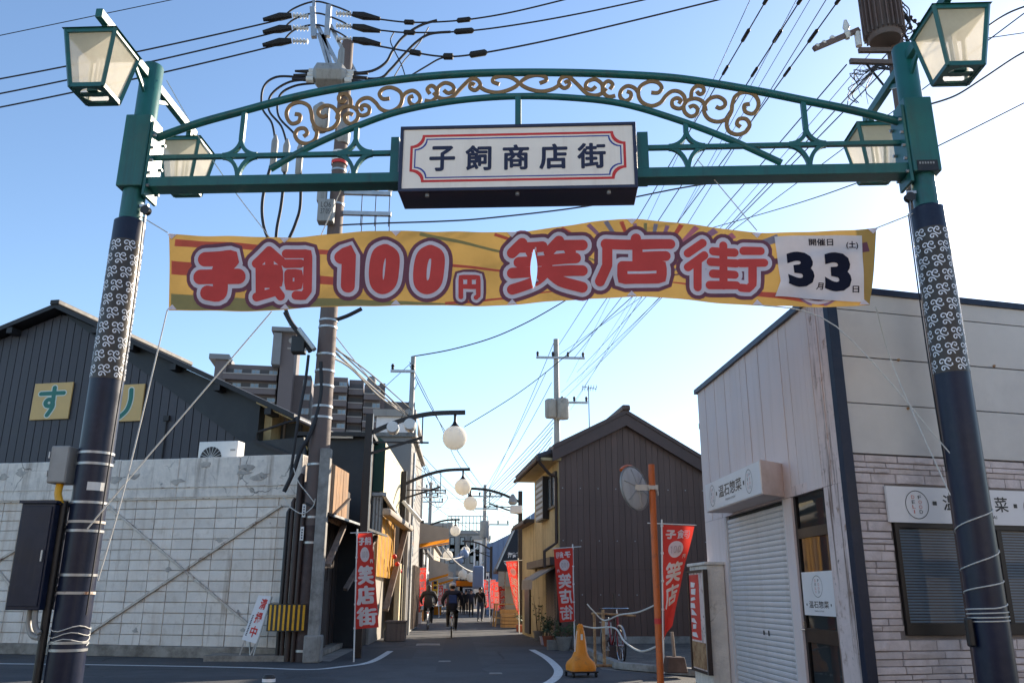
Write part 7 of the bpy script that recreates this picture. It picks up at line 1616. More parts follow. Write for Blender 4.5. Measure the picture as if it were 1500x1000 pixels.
def weight(label, px, py, px_top, py_top, mm=m_conc):
    b = G(px, py, 0.09); o = empty('post_weight', label, 'post base', loc=(b.x, b.y, 0.09))
    mb = MB(); mb.add(sq(0.19, 0) + sq(0.15, 0.26), [(0, 3, 2, 1), (4, 5, 6, 7), (0, 1, 5, 4), (1, 2, 6, 5), (2, 3, 7, 6), (3, 0, 4, 7)]); mb.build('block', m_poledark, o, bevel=0.02)
    t = P(px_top, py_top, b.y); mb = MB(); mb.tube([(0, 0, 0.2), (t.x - b.x, 0, t.z - 0.09)], 0.03, 10); mb.build('stub_pole', mm, o, smooth=True)
weight('dark concrete weight with a short pipe beside the orange mirror post', 989, 984, 984, 925, m_woodgrey)
weight('dark concrete weight with a tall thin post behind the parked bicycle', 902, 963, 899, 868, m_conduit)
Yr = 17.2
rope('barrier_rope', 'white rope sagging from the bicycle handlebar to the mirror post', 'rope', [P(860, 884, Yr), P(868, 893, Yr), P(885, 908, Yr), P(908, 900, 16), P(935, 896, 15), P(963, 884, 13.4)], 0.014, m_rope, 'yard ropes')
rope('barrier_rope', 'white rope hanging low across the yard entrance below the other', 'rope', [P(848, 915, Yr), P(870, 919, Yr), P(900, 919, 16.5), P(915, 939, 15.5), P(938, 953, 14.6), P(963, 946, 13.4)], 0.016, m_rope, 'yard ropes')

# ================================================================== bicycles
def bicycle(o, fm, basket=False, rack=True, childseat=False):
    """wheels roll along +Y, rear wheel at y=0, front at y=1.08"""
    R_ = 0.33
    for y, nm in ((0, 'rear_wheel'), (1.08, 'front_wheel')):
        wl_ = bpy.data.objects.new(nm, None); COL.objects.link(wl_); wl_.parent = o; wl_.location = (0, y, R_)
        mb = MB(); mb.tube([(0, R_ * 0.965 * math.cos(2 * math.pi * i / 28), R_ * 0.965 * math.sin(2 * math.pi * i / 28)) for i in range(29)], 0.02, 8, caps=False); mb.build('tyre', m_rubber, wl_, smooth=True)
        mb = MB(); mb.tube([(0, R_ * 0.88 * math.cos(2 * math.pi * i / 28), R_ * 0.88 * math.sin(2 * math.pi * i / 28)) for i in range(29)], 0.013, 6, caps=False); mb.build('rim', m_chrome, wl_, smooth=True)
        mb = MB()
        for i in range(14):
            t = 2 * math.pi * i / 14; mb.tube([(0.02 * (-1) ** i, 0.02 * math.cos(t), 0.02 * math.sin(t)), (0, R_ * .87 * math.cos(t + .2), R_ * .87 * math.sin(t + .2))], 0.0025, 4)
        mb.lathe([(0.025, -0.05), (0.025, 0.05)], (0, 0, 0), 10, axis='X'); mb.build('spokes', m_chrome, wl_)
        mb = MB(); mb.tube([(0, (R_ + .035) * math.cos(t), (R_ + .035) * math.sin(t)) for t in [R(20 + 150 * i / 10) for i in range(11)]], 0.022, 6); mb.build('mudguard', m_galv, wl_)
    BBk = (0, 0.43, 0.28); hd = (0, 0.9, 0.86); hb = (0, 0.93, 0.72); st = (0, 0.28, 0.75)
    mb = MB()
    for p, q, r_ in ((BBk, hb, 0.02), (st, hd, 0.016), (BBk, st, 0.018), (hd, (0, 0.96, 0.6), 0.022)): mb.tube([p, q], r_, 8)
    for s_ in (-1, 1):
        mb.tube([(s_ * 0.02, 0.28, 0.68), (s_ * 0.055, 0, R_)], 0.009, 6); mb.tube([(s_ * 0.02, 0.43, 0.28), (s_ * 0.055, 0, R_)], 0.01, 6); mb.tube([(s_ * 0.045, 0.955, 0.64), (s_ * 0.05, 1.08, R_)], 0.011, 6)
    mb.tube([(-0.05, 0.955, 0.64), (0.05, 0.955, 0.64)], 0.014, 6); mb.build('frame', fm, o, smooth=True)
    mb = MB(); mb.tube([(0, 0.9, 0.86), (0, 0.88, 1.0)], 0.013, 8); mb.tube(catmull([(-0.29, 0.72, 0.98), (-0.24, 0.84, 1.0), (-0.1, 0.9, 1.0), (0.1, 0.9, 1.0), (0.24, 0.84, 1.0), (0.29, 0.72, 0.98)], 4), 0.012, 8); mb.build('handlebar', m_chrome, o, smooth=True)
    for s_ in (-1, 1): mb = MB(); mb.tube([(s_ * 0.262, 0.8, 0.99), (s_ * 0.292, 0.7, 0.98)], 0.017, 8); mb.build('grip', m_rubber, o)
    mb = MB(); mb.tube([(0, 0.28, 0.74), (0, 0.27, 0.84)], 0.013, 8); mb.build('seat_post', m_chrome, o)
    mb = MB(); mb.add([(-0.1, 0.14, 0.88), (0.1, 0.14, 0.88), (0.03, 0.42, 0.87), (-0.03, 0.42, 0.87), (-0.08, 0.15, 0.83), (0.08, 0.15, 0.83), (0.02, 0.4, 0.84), (-0.02, 0.4, 0.84)], [(0, 1, 2, 3), (7, 6, 5, 4), (0, 4, 5, 1), (1, 5, 6, 2), (2, 6, 7, 3), (3, 7, 4, 0)]); mb.build('saddle', m_black, o, bevel=0.015)
    for s_ in (-1, 1):
        mb = MB(); mb.bar((s_ * 0.09, 0.43, 0.28), (s_ * 0.09, 0.43 + s_ * 0.16, 0.28 - s_ * 0.05), 0.015, 0.02); mb.box(s_ * 0.09, s_ * 0.09 + s_ * 0.1, 0.4 + s_ * 0.16, 0.46 + s_ * 0.16, 0.27 - s_ * 0.05, 0.29 - s_ * 0.05); mb.build('crank', m_galv, o)
    mb = MB(); mb.lathe([(0.09, -0.004), (0.09, 0.004)], (0.07, 0.43, 0.28), 20, axis='X'); mb.build('chainring', m_galv, o)
    mb = MB(); mb.box(0.055, 0.085, 0.0, 0.43, 0.28, 0.4); mb.build('chain_case', m_bikeblk, o, bevel=0.01)
    if rack:
        mb = MB()
        for s_ in (-1, 0, 1): mb.tube([(s_ * 0.06, -0.22, 0.72), (s_ * 0.06, 0.24, 0.72)], 0.007, 6)
        for yy in (-0.22, 0.0, 0.22): mb.tube([(-0.065, yy, 0.72), (0.065, yy, 0.72)], 0.007, 6)
        for s_ in (-1, 1): mb.tube([(s_ * 0.06, -0.1, 0.72), (s_ * 0.06, 0, R_)], 0.006, 6)
        mb.build('rack', m_galv, o)
        mb = MB(); mb.lathe([(0.03, 0), (0.025, -0.02)], (0, -0.23, 0.66), 10, axis='Y'); mb.build('tail_light', m_redlens, o)
    if basket:
        mb = MB()
        for i in range(7):
            x = -0.17 + i * 0.34 / 6
            mb.tube([(x, 1.02, 0.72), (x * 1.15, 1.0, 0.98)], 0.004, 4); mb.tube([(x, 1.28, 0.74), (x * 1.15, 1.34, 0.98)], 0.004, 4)
        for z, e in ((0.73, 0.17), (0.82, 0.18), (0.9, 0.19), (0.98, 0.2)): mb.tube([(-e, 1.0, z), (e, 1.0, z), (e, 1.33, z), (-e, 1.33, z), (-e, 1.0, z)], 0.005, 4)
        mb.build('basket', m_galv, o)
# parked bicycle, front wheel towards the camera
b0 = G(892, 972); pk = empty('parked_bicycle', 'red framed bicycle parked at the yard edge facing the camera', 'bicycle', loc=(b0.x + 0.1, b0.y + 1.0, 0), rz=R(186), group='bicycles')
bicycle(pk, m_bikered, rack=True); pk.scale = (1.12, 1.12, 1.12)
mb = MB(); mb.box(-0.06, 0.1, 0.2, 0.26, 0.5, 0.72); mb.build('rag', m_flagwhite, pk)

# ================================================================== people
def person(o, J, radii, bones, mats, hair=None, sub=2):
    """J: joint -> (x, y, z); bones: (joint, joint, material slot); one skinned body"""
    names = list(J); me = bpy.data.meshes.new('body'); me.from_pydata([J[n] for n in names], [(names.index(a), names.index(b)) for a, b, _ in bones], [])
    ob = bpy.data.objects.new('body', me); COL.objects.link(ob)
    md = ob.modifiers.new('skin', 'SKIN'); md.use_smooth_shade = True
    for i, n in enumerate(names):
        v = me.skin_vertices[0].data[i]; r_ = radii[n]; v.radius = r_ if isinstance(r_, tuple) else (r_, r_); v.use_root = (n == 'pelvis')
    ms = ob.modifiers.new('sub', 'SUBSURF'); ms.levels = sub; ms.render_levels = sub
    dg = bpy.context.evaluated_depsgraph_get(); nm = bpy.data.meshes.new_from_object(ob.evaluated_get(dg)); bpy.data.objects.remove(ob)
    for m in mats: nm.materials.append(m)
    segs = [(Vector(J[a]), Vector(J[b]), s_) for a, b, s_ in bones]
    for p in nm.polygons:
        c = p.center; best = None
        for a, b, s_ in segs:
            ab = b - a; t = max(0, min(1, (c - a).dot(ab) / max(1e-9, ab.length_squared))); d = (c - (a + ab * t)).length
            if best is None or d < best[0]: best = (d, s_)
        p.material_index = best[1]; p.use_smooth = True
    b = bpy.data.objects.new('body', nm); COL.objects.link(b); b.parent = o; return b
def head_parts(o, c, r_, hairm, facing=-1, cap=None, long=False):
    """ears, nose, eyes and hair round a head centred at c; facing -1 looks to -Y"""
    x, y, z = c
    mb = MB(); mb.ball((x, y - facing * 0.018, z + 0.025), r_ * 1.08, 14, sz=1.1)
    if long: mb.lathe([(r_ * 0.95, 0.02), (r_ * 1.12, -0.1), (r_ * 1.05, -0.22), (r_ * 0.5, -0.27)], (x, y - facing * 0.035, z), 12)
    mb.build('hair', hairm, o, smooth=True)
    if cap: mb = MB(); mb.ball((x, y, z + 0.05), r_ * 1.25, 16, sz=0.85); mb.build('helmet', cap, o, smooth=True)
    if facing < 0:
        mb = MB(); mb.ball((x, y - r_ * 1.02, z - 0.015), 0.017, 8, sz=1.4); mb.build('nose', m_skin, o, smooth=True)
        mb = MB()
        for s_ in (-1, 1): mb.ball((x + s_ * 0.033, y - r_ * 0.93, z + 0.012), 0.011, 8)
        mb.build('eyes', m_hair, o)
        mb = MB(); mb.box(x - 0.022, x + 0.022, y - r_ * 0.97, y - r_ * 0.9, z - 0.062, z - 0.055); mb.build('mouth', m_bikered, o)
    mb = MB()
    for s_ in (-1, 1): mb.ball((x + s_ * r_ * 0.98, y, z - 0.01), 0.022, 8, sz=1.4)
    mb.build('ears', m_skin, o, smooth=True)
def walker(label, loc, h=1.72, rz=0.0, facing=-1, top=m_jkdark, legs=m_jean, stride=0.2, bag=False, long=False, group=None, arms=0.0):
    s_ = h / 1.72; o = empty('person', label, 'person', loc=loc, rz=rz, group=group); o.scale = (s_, s_, s_)
    st = stride
    J = {'pelvis': (0, 0, 0.93), 'waist': (0, 0, 1.08), 'chest': (0, 0, 1.3), 'collar': (0, 0, 1.42), 'neck': (0, -0.01, 1.5), 'head': (0, -0.02, 1.6), 'crown': (0, -0.02, 1.68)}
    for k, sx in (('l', -1), ('r', 1)):
        d = st * sx
        J.update({'hip' + k: (sx * 0.09, 0, 0.88), 'knee' + k: (sx * 0.1, d * 0.5 - 0.04, 0.5), 'ankle' + k: (sx * 0.1, d + (0.06 if d > 0 else 0), 0.09), 'toe' + k: (sx * 0.11, d - 0.14, 0.035),
                  'sho' + k: (sx * 0.19, 0, 1.4), 'elb' + k: (sx * 0.25, -d * 0.3 + 0.02, 1.13), 'wri' + k: (sx * 0.25, -d * 0.8 - 0.05 - arms, 0.9 + arms), 'hand' + k: (sx * 0.245, -d * 0.9 - 0.07 - arms * 1.3, 0.81 + arms * 1.1)})
    Rr = {'pelvis': (0.17, 0.13), 'waist': (0.165, 0.125), 'chest': (0.19, 0.135), 'collar': (0.13, 0.1), 'neck': 0.055, 'head': (0.085, 0.1), 'crown': (0.07, 0.08)}
    for k in 'lr': Rr.update({'hip' + k: 0.1, 'knee' + k: 0.07, 'ankle' + k: 0.05, 'toe' + k: 0.04, 'sho' + k: 0.085, 'elb' + k: 0.06, 'wri' + k: 0.045, 'hand' + k: (0.03, 0.045)})
    B = [('pelvis', 'waist', 0), ('waist', 'chest', 0), ('chest', 'collar', 0), ('collar', 'neck', 2), ('neck', 'head', 2), ('head', 'crown', 2)]
    for k in 'lr': B += [('pelvis', 'hip' + k, 1), ('hip' + k, 'knee' + k, 1), ('knee' + k, 'ankle' + k, 1), ('ankle' + k, 'toe' + k, 3), ('collar', 'sho' + k, 0), ('sho' + k, 'elb' + k, 0), ('elb' + k, 'wri' + k, 0), ('wri' + k, 'hand' + k, 2)]
    person(o, J, Rr, B, [top, legs, m_skin, m_shoe])
    head_parts(o, (0, -0.02, 1.61), 0.092, m_hair, facing, long=long)
    for k, sx in (('l', -1), ('r', 1)):
        hx, hy, hz_ = J['hand' + k]
        for f in range(4): mb = MB(); yy = hy - 0.03 + f * 0.02; ln = (0.07, 0.08, 0.077, 0.062)[f]; mb.tube([(hx, yy, hz_ + 0.01), (hx, yy, hz_ - ln * 0.5), (hx - sx * 0.012, yy - 0.005, hz_ - ln)], [0.0095, 0.009, 0.007], 6); mb.build('finger', m_skin, o, smooth=True)
        mb = MB(); mb.tube([(hx - sx * 0.01, hy - 0.035, hz_ + 0.03), (hx - sx * 0.02, hy - 0.06, hz_ - 0.01), (hx - sx * 0.02, hy - 0.06, hz_ - 0.035)], [0.011, 0.0095, 0.008], 6); mb.build('thumb', m_skin, o, smooth=True)
    if bag:
        mb = MB(); mb.tube(catmull([(-0.17, 0.02, 1.47), (-0.05, -0.14, 1.32), (0.12, -0.15, 1.12), (0.22, -0.05, 0.98)], 5), 0.018, 6); mb.build('bag_strap', m_woodgrey, o)
        mb = MB(); mb.box(0.2, 0.34, -0.12, 0.12, 0.75, 1.02); mb.build('shoulder_bag', m_black, o, bevel=0.03)
    return o
q = G(703, 910); walker('man in dark jacket and jeans walking towards the camera with a shoulder bag', (q.x, q.y, 0), 1.75, bag=True)
q = G(690, 903); walker('person in dark grey walking just behind the man with the bag', (q.x, q.y, 0), 1.7, top=m_jknavy, legs=m_trous)
for px, py, hh, fc, lab in ((676, 898, 1.62, -1, 'distant person in black, left one of the pair behind the cyclist'), (682, 899, 1.68, -1, 'distant person in black, right one of the pair behind the cyclist'), (632, 902, 1.6, 1, 'distant person in a pale hood beside the left shops')):
    q = G(px, py); walker(lab, (q.x, q.y, 0), hh, facing=fc, top=m_trous if px > 640 else m_helmet, legs=m_trous, group='distant walkers')
def cyclist(label, base_px, h=1.0, top=m_jknavy, legs=m_trous, helmet=None, long=False, vest=None, bike_label='', bm_=m_bikeblk, rz=0.0):
    q = G(*base_px); bk_ = empty('ridden_bicycle', bike_label, 'bicycle', loc=(q.x, q.y, 0), rz=rz, group='bicycles'); bicycle(bk_, bm_, basket=True)
    o = empty('person', label, 'person', loc=(q.x, q.y, 0), rz=rz, group='cyclists riding away')
    J = {'pelvis': (0, 0.22, 0.98), 'waist': (0, 0.26, 1.13), 'chest': (0, 0.34, 1.34), 'collar': (0, 0.38, 1.46), 'neck': (0, 0.4, 1.54), 'head': (0, 0.42, 1.63), 'crown': (0, 0.42, 1.71)}
    for k, sx, up_ in (('l', -1, 0), ('r', 1, 1)):
        fy, fz = (0.43 + 0.16, 0.25) if up_ else (0.43 - 0.14, 0.35)
        fy, fz = (0.43 + sx * 0.16, 0.29 - sx * 0.05)
        J.update({'hip' + k: (sx * 0.1, 0.26, 0.92), 'knee' + k: (sx * 0.14, 0.6 + sx * 0.03, 0.7 - sx * 0.03), 'ankle' + k: (sx * 0.13, fy - 0.07, fz + 0.1), 'toe' + k: (sx * 0.14, fy + 0.1, fz + 0.02),
                  'sho' + k: (sx * 0.2, 0.38, 1.43), 'elb' + k: (sx * 0.34, 0.52, 1.2), 'wri' + k: (sx * 0.3, 0.7, 1.05), 'hand' + k: (sx * 0.285, 0.76, 1.01)})
    Rr = {'pelvis': (0.19, 0.16), 'waist': (0.19, 0.15), 'chest': (0.21, 0.16), 'collar': (0.14, 0.11), 'neck': 0.058, 'head': (0.085, 0.1), 'crown': (0.07, 0.08)}
    for k in 'lr': Rr.update({'hip' + k: 0.11, 'knee' + k: 0.075, 'ankle' + k: 0.052, 'toe' + k: 0.042, 'sho' + k: 0.1, 'elb' + k: 0.075, 'wri' + k: 0.05, 'hand' + k: 0.04})
    B = [('pelvis', 'waist', 0), ('waist', 'chest', 0), ('chest', 'collar', 0), ('collar', 'neck', 2), ('neck', 'head', 2), ('head', 'crown', 2)]
    for k in 'lr': B += [('pelvis', 'hip' + k, 1), ('hip' + k, 'knee' + k, 1), ('knee' + k, 'ankle' + k, 1), ('ankle' + k, 'toe' + k, 3), ('collar', 'sho' + k, 0), ('sho' + k, 'elb' + k, 0), ('elb' + k, 'wri' + k, 0), ('wri' + k, 'hand' + k, 2)]
    person(o, J, Rr, B, [top, legs, m_skin, m_shoe])
    head_parts(o, (0, 0.42, 1.64), 0.095, m_hair, 1, helmet, long)
    for k, sx in (('l', -1), ('r', 1)):
        for f in range(4): mb = MB(); yy = 0.73 + f * 0.021; mb.tube([(sx * 0.285, yy, 1.01), (sx * 0.31, yy + 0.005, 0.985), (sx * 0.295, yy + 0.005, 0.962)], [0.01, 0.009, 0.008], 6); mb.build('finger', m_skin, o, smooth=True)
        mb = MB(); mb.tube([(sx * 0.27, 0.73, 1.02), (sx * 0.255, 0.76, 0.985), (sx * 0.27, 0.77, 0.965)], [0.011, 0.01, 0.008], 6); mb.build('thumb', m_skin, o, smooth=True)
    if vest:
        mb = MB(); mb.add([(-0.13, 0.2, 1.38), (0.15, 0.2, 1.38), (0.17, 0.1, 1.1), (-0.12, 0.1, 1.1), (-0.12, 0.26, 1.38), (0.13, 0.26, 1.38), (0.14, 0.16, 1.1), (-0.1, 0.16, 1.1)], [(0, 1, 2, 3), (7, 6, 5, 4), (0, 4, 5, 1), (1, 5, 6, 2), (2, 6, 7, 3), (3, 7, 4, 0)]); mb.build('backpack', vest, o, bevel=0.03)
    return o
cyclist('cyclist in navy jacket with blue backpack and pale helmet riding away', (661, 934), helmet=m_helmet, vest=m_blueback, bike_label='bicycle under the helmeted cyclist in the middle of the road')
cyclist('long haired cyclist in a dark coat riding away on the left', (626, 922), top=m_jkdark, long=True, bike_label='bicycle under the long haired cyclist on the left', bm_=m_steelpaint)

# ================================================================== pots, plants, stools on the right
def potted(label, px, py, pot_m, pr, ph, kind, hh, seed, pot='round'):
    rn = random.Random(seed); q = G(px, py); o = empty('potted_plant', label, 'potted plant', loc=(q.x, q.y, 0), group='pots along the brown house')
    mb = MB()
    if pot == 'round': mb.lathe([(pr * 0.7, 0), (pr, ph * 0.9), (pr * 1.08, ph * 0.9), (pr * 1.08, ph), (pr * 0.9, ph), (pr * 0.85, ph - 0.04), (0, ph - 0.04)], n=16)
    else: mb.box(-pr * 1.3, pr * 1.3, -pr * 0.8, pr * 0.8, 0, ph)
    mb.build('pot', pot_m, o, smooth=(pot == 'round'))
    st = MB(); lf = MB()
    for k in range(9 if kind != 'twig' else 7):
        t = rn.uniform(0, 6.28); r_ = rn.uniform(0.1, 0.9) * pr * 1.9; top = (r_ * math.cos(t), r_ * math.sin(t), ph + hh * rn.uniform(0.55, 1.0)); st.tube([(0.3 * pr * math.cos(t), 0.3 * pr * math.sin(t), ph - 0.05), (top[0] * .6, top[1] * .6, lerp(ph, top[2], .6)), top], [0.009, 0.007, 0.004], 5)
        for j in range(14 if kind == 'bush' else (6 if kind == 'twig' else 10)):
            f = rn.uniform(0.3, 1.0); c = Vector((top[0] * f, top[1] * f, lerp(ph, top[2], f))) + Vector((rn.uniform(-.07, .07), rn.uniform(-.07, .07), rn.uniform(-.04, .05)))
            d = Vector((rn.uniform(-1, 1), rn.uniform(-1, 1), rn.uniform(-.4, .8))).normalized(); s2 = d.orthogonal().normalized(); L_ = rn.uniform(0.05, 0.1)
            lf.add([c, c + d * L_ * .5 + s2 * L_ * .28, c + d * L_, c + d * L_ * .5 - s2 * L_ * .28], [(0, 1, 2, 3)])
    st.build('stem', m_twig, o); l_ = lf.build('foliage', m_leaf, o, fix=False); return o
potted('bushy plant in a terracotta pot by the roller door', 803, 946, m_terra, 0.16, 0.28, 'bush', 0.5, 1)
potted('plant in a small pale pot by the roller door', 797, 944, m_potwhite, 0.13, 0.24, 'bush', 0.6, 2)
potted('tall twiggy plant in a grey pot at the canopy post', 789, 938, m_potgrey, 0.17, 0.3, 'twig', 1.1, 3)
potted('low shrub in a dark box at the corner of the brown house', 816, 951, m_potgrey, 0.2, 0.24, 'bush', 0.35, 4, 'box')
potted('leafy shrub in a grey tub beside the reversed flag', 826, 952, m_potgrey, 0.2, 0.34, 'bush', 0.4, 5)
potted('bare branched plant in a brown crate near the lamp post', 772, 925, m_terra, 0.22, 0.25, 'twig', 1.5, 6, 'box')
potted('small green plant in a brown crate beside the wooden stand', 766, 924, m_terra, 0.2, 0.25, 'bush', 0.45, 7, 'box')
potted('trailing plant in a pale planter against the brown siding', 838, 950, m_potgrey, 0.16, 0.3, 'bush', 0.3, 8)
q = G(742, 917); sd_ = empty('wooden_stand', 'raw timber display stand on the right pavement', 'stand', loc=(q.x, q.y, 0), rz=R(8))
for x, y in ((-0.5, -0.3), (0.5, -0.3), (-0.5, 0.3), (0.5, 0.3)): mb = MB(); mb.bar((x * 1.15, y, 0), (x, y, 0.95), 0.07, 0.06); mb.build('leg', m_woodnew, sd_)
mb = MB(); mb.box(-0.55, 0.55, -0.36, 0.36, 0.95, 1.0); mb.build('top', m_woodnew, sd_)
mb = MB(); mb.box(-0.52, 0.52, -0.32, 0.32, 0.35, 0.4); mb.build('shelf', m_woodnew, sd_)
q = G(748, 920); bx2 = empty('wooden_crate', 'low orange wooden crate seat in front of the timber stand', 'crate', loc=(q.x, q.y - 0.3, 0), rz=R(5))
for k in range(4): mb = MB(); mb.box(-0.42, 0.42, -0.3, 0.3, 0.06 + k * 0.14, 0.18 + k * 0.14); mb.build('plank', m_woodnew, bx2)
mb = MB(); mb.box(-0.45, 0.45, 0.24, 0.3, 0.6, 0.78); mb.build('back_rail', m_woodnew, bx2)
q = G(727, 912); tb = empty('round_table', 'white topped folding table on the right pavement farther up', 'table', loc=(q.x, q.y, 0))
mb = MB(); mb.lathe([(0.55, 0.68), (0.55, 0.71), (0, 0.71)], n=20); mb.build('top', m_white, tb)
for k in range(4): t = R(45 + 90 * k); mb = MB(); mb.bar((0.4 * math.cos(t), 0.4 * math.sin(t), 0), (0.2 * math.cos(t), 0.2 * math.sin(t), 0.68), 0.03, 0.03); mb.build('leg', m_galv, tb)
q = G(731, 912); mb = MB(); mb.add(sq(0.2, 0) + sq(0.2, 0.04) , [(0, 3, 2, 1), (4, 5, 6, 7), (0, 1, 5, 4), (1, 2, 6, 5), (2, 3, 7, 6), (3, 0, 4, 7)]); 
cn2 = empty('traffic_cone', 'small red and white striped traffic cone on the right pavement', 'traffic cone', loc=(q.x + 0.2, q.y + 1, 0)); mb.build('base', m_red, cn2)
for k in range(5): mb = MB(); r0, r1 = 0.15 - k * 0.024, 0.15 - (k + 1) * 0.024; mb.lathe([(r0, 0.04 + k * 0.16), (r1, 0.04 + (k + 1) * 0.16)], n=14); mb.build('stripe', m_red if k % 2 == 0 else m_white, cn2, smooth=True)
# ================================================================== other poles
def far_pole(label, px, Y, py_top, arms, r0=0.19, can=None, dish=False, base_px=None):
    x = P(px, (py_top + 800) / 2, Y).x; zt = P(px, py_top, Y).z
    o = empty('utility_pole', label, 'utility pole', loc=(x, Y, 0), group='utility poles')
    mb = MB(); mb.lathe([(r0, 0), (r0 * 0.65, zt), (0, zt + 0.03)], n=14); mb.build('shaft', m_steelpaint, o, smooth=True)
    for (py, w0, w1, ins) in arms:
        z = P(px, py, Y).z; mb = MB(); mb.box(w0, w1, -0.2, -0.1, z - 0.05, z + 0.05); am = mb.build('cross_arm', m_galv, o)
        for k in range(ins):
            xx = lerp(w0, w1, (k + 0.1) / max(1, ins - 0.8)); mb = MB(); mb.lathe([(0.03, 0), (0.07, 0.06), (0.05, 0.12), (0.08, 0.16), (0.04, 0.25)], (xx, -0.15, z + 0.05), 10); mb.build('insulator', m_wire if Y > 30 else m_porc, am, smooth=True)
    if can:
        for (py, dx, r_, h_) in can:
            z = P(px, py, Y).z; mb = MB(); mb.lathe([(r_ * .9, -h_ / 2), (r_, -h_ / 2 + .05), (r_, h_ / 2 - .05), (r_ * .8, h_ / 2), (0, h_ / 2 + .06)], (dx, -0.25, z), 14); mb.build('transformer', m_steelpaint, o, smooth=True)
    return o
far_pole('utility pole rising behind the brown gabled house', 816, 40, 497, [(525, -1.0, 1.4, 4), (590, 0.2, 1.5, 3)], can=[(600, -0.3, 0.3, 0.9), (600, 0.25, 0.32, 1.0)])
far_pole('slim utility pole above the left lamps with a short bracket', 600, 34, 522, [(545, -0.9, 0.1, 2)], r0=0.15)
far_pole('utility pole at the far end of the street', 710, 64, 710, [(727, -1.3, 1.3, 4), (745, -1.0, 1.0, 3), (768, 0.2, 1.8, 3)], can=[(775, 0.0, 0.35, 1.2)])
far_pole('distant pole left of the street with clustered cross arms', 616, 58, 700, [(716, -1.2, 1.2, 4), (728, -1.2, 1.2, 4)])
far_pole('second distant pole on the left, just right of the clustered one', 630, 66, 706, [(722, -1.2, 1.2, 4), (735, -1.0, 1.0, 3)])
# pole close behind the right gate post
Yp = 8.95; cx = P(1316, 100, Yp).x
rp = empty('utility_pole', 'utility pole with ribbed transformer right behind the right gate post', 'utility pole', loc=(cx, Yp, 0), group='utility poles')
def rw(px, py, dy=0.0): q = P(px, py, Yp + dy); return (q.x - cx, dy, q.z)
mb = MB(); mb.lathe([(0.13, 0), (0.095, 11.5)], n=16); mb.build('shaft', m_pole, rp, smooth=True)
tq = rw(1294, 40, -0.15)
mb = MB(); rr_ = 0.2; mb.lathe([(rr_ * .92, -0.2), (rr_, -0.17), (rr_, 0.75), (0, 0.8)], tq, 20); tr_ = mb.build('transformer', m_pole, rp, smooth=True)
for k in range(24):
    t = 2 * math.pi * k / 24; mb = MB(); mb.box(-0.006, 0.006, 0, 0.05, -0.13, 0.6); o = mb.build('cooling_fin', m_pole, tr_); o.location = (tq[0] + rr_ * math.sin(-t), tq[1] + rr_ * math.cos(t), tq[2]); o.rotation_euler = (0, 0, t)
for (x0, y0, x1, y1, r_) in ((1192, 72, 1258, 44, 0.03), (1258, 74, 1305, 74, 0.03), (1245, 90, 1310, 92, 0.03)):
    mb = MB(); mb.bar(rw(x0, y0, -0.1), rw(x1, y1, -0.1), 0.05, 0.06); mb.build('bracket_arm', m_pole, rp)
for x, y in ((1197, 68), (1207, 63), (1219, 56)): mb = MB(); mb.ball(rw(x, y, -0.1), 0.035, 10); mb.build('insulator', m_porc, rp, smooth=True)
mb = MB(); q = rw(1240, 45, -0.1); mb.lathe([(0.03, -0.12), (0.05, -0.05), (0.025, 0), (0.045, 0.05), (0.02, 0.15)], q, 10); mb.build('insulator', m_porc, rp, smooth=True)
mb = MB(); q = rw(1257, 58, -0.1); mb.lathe([(0.04, -0.1), (0.04, 0.1)], q, 10); mb.build('insulator', m_porc, rp, smooth=True)
rn = random.Random(3)
for k in range(16):
    e = (1300 - rn.uniform(30, 60), 100 + rn.uniform(-5, 45)); mb = MB(); pts = [rw(1303, 100 + k % 4, -0.12), rw(1285, 97 + rn.uniform(-3, 6), -0.14), rw(lerp(1285, e[0], .5), lerp(100, e[1], .4) + rn.uniform(-6, 6), -0.12), rw(*e, -0.12 + rn.uniform(-.05, .05)), rw(e[0] + rn.uniform(-8, 14), e[1] + rn.uniform(4, 22), -0.12)]
    mb.tube(catmull(pts, 4), 0.006 if k < 9 else 0.003, 5); mb.build('cable_tail', m_wire, rp)
for k in range(12):
    a_ = rn.uniform(0, 6.28); mb = MB(); pts = [rw(1308 + rn.uniform(-4, 4), -10 + k * 3, -0.1), rw(1318 + rn.uniform(0, 18), 5 + k * 4 + rn.uniform(-4, 8), -0.12), rw(1312 + rn.uniform(0, 30), 15 + k * 6, -0.05), rw(1330 + rn.uniform(-8, 18), 30 + k * 4, 0)]; mb.tube(catmull(pts, 4), 0.008, 5); mb.build('cable_loop', m_wire, rp)
for k in range(5): mb = MB(); q = rw(1334 + (k % 3) * 6, 26 + k * 5, 0); mb.ball(q, 0.028, 8); mb.build('cable_cap', m_rubber, rp, smooth=True)
mb = MB(); mb.bar(rw(1270, 95, -0.1), rw(1300, 132, 0), 0.02, 0.02); mb.build('stay', m_wire, rp)

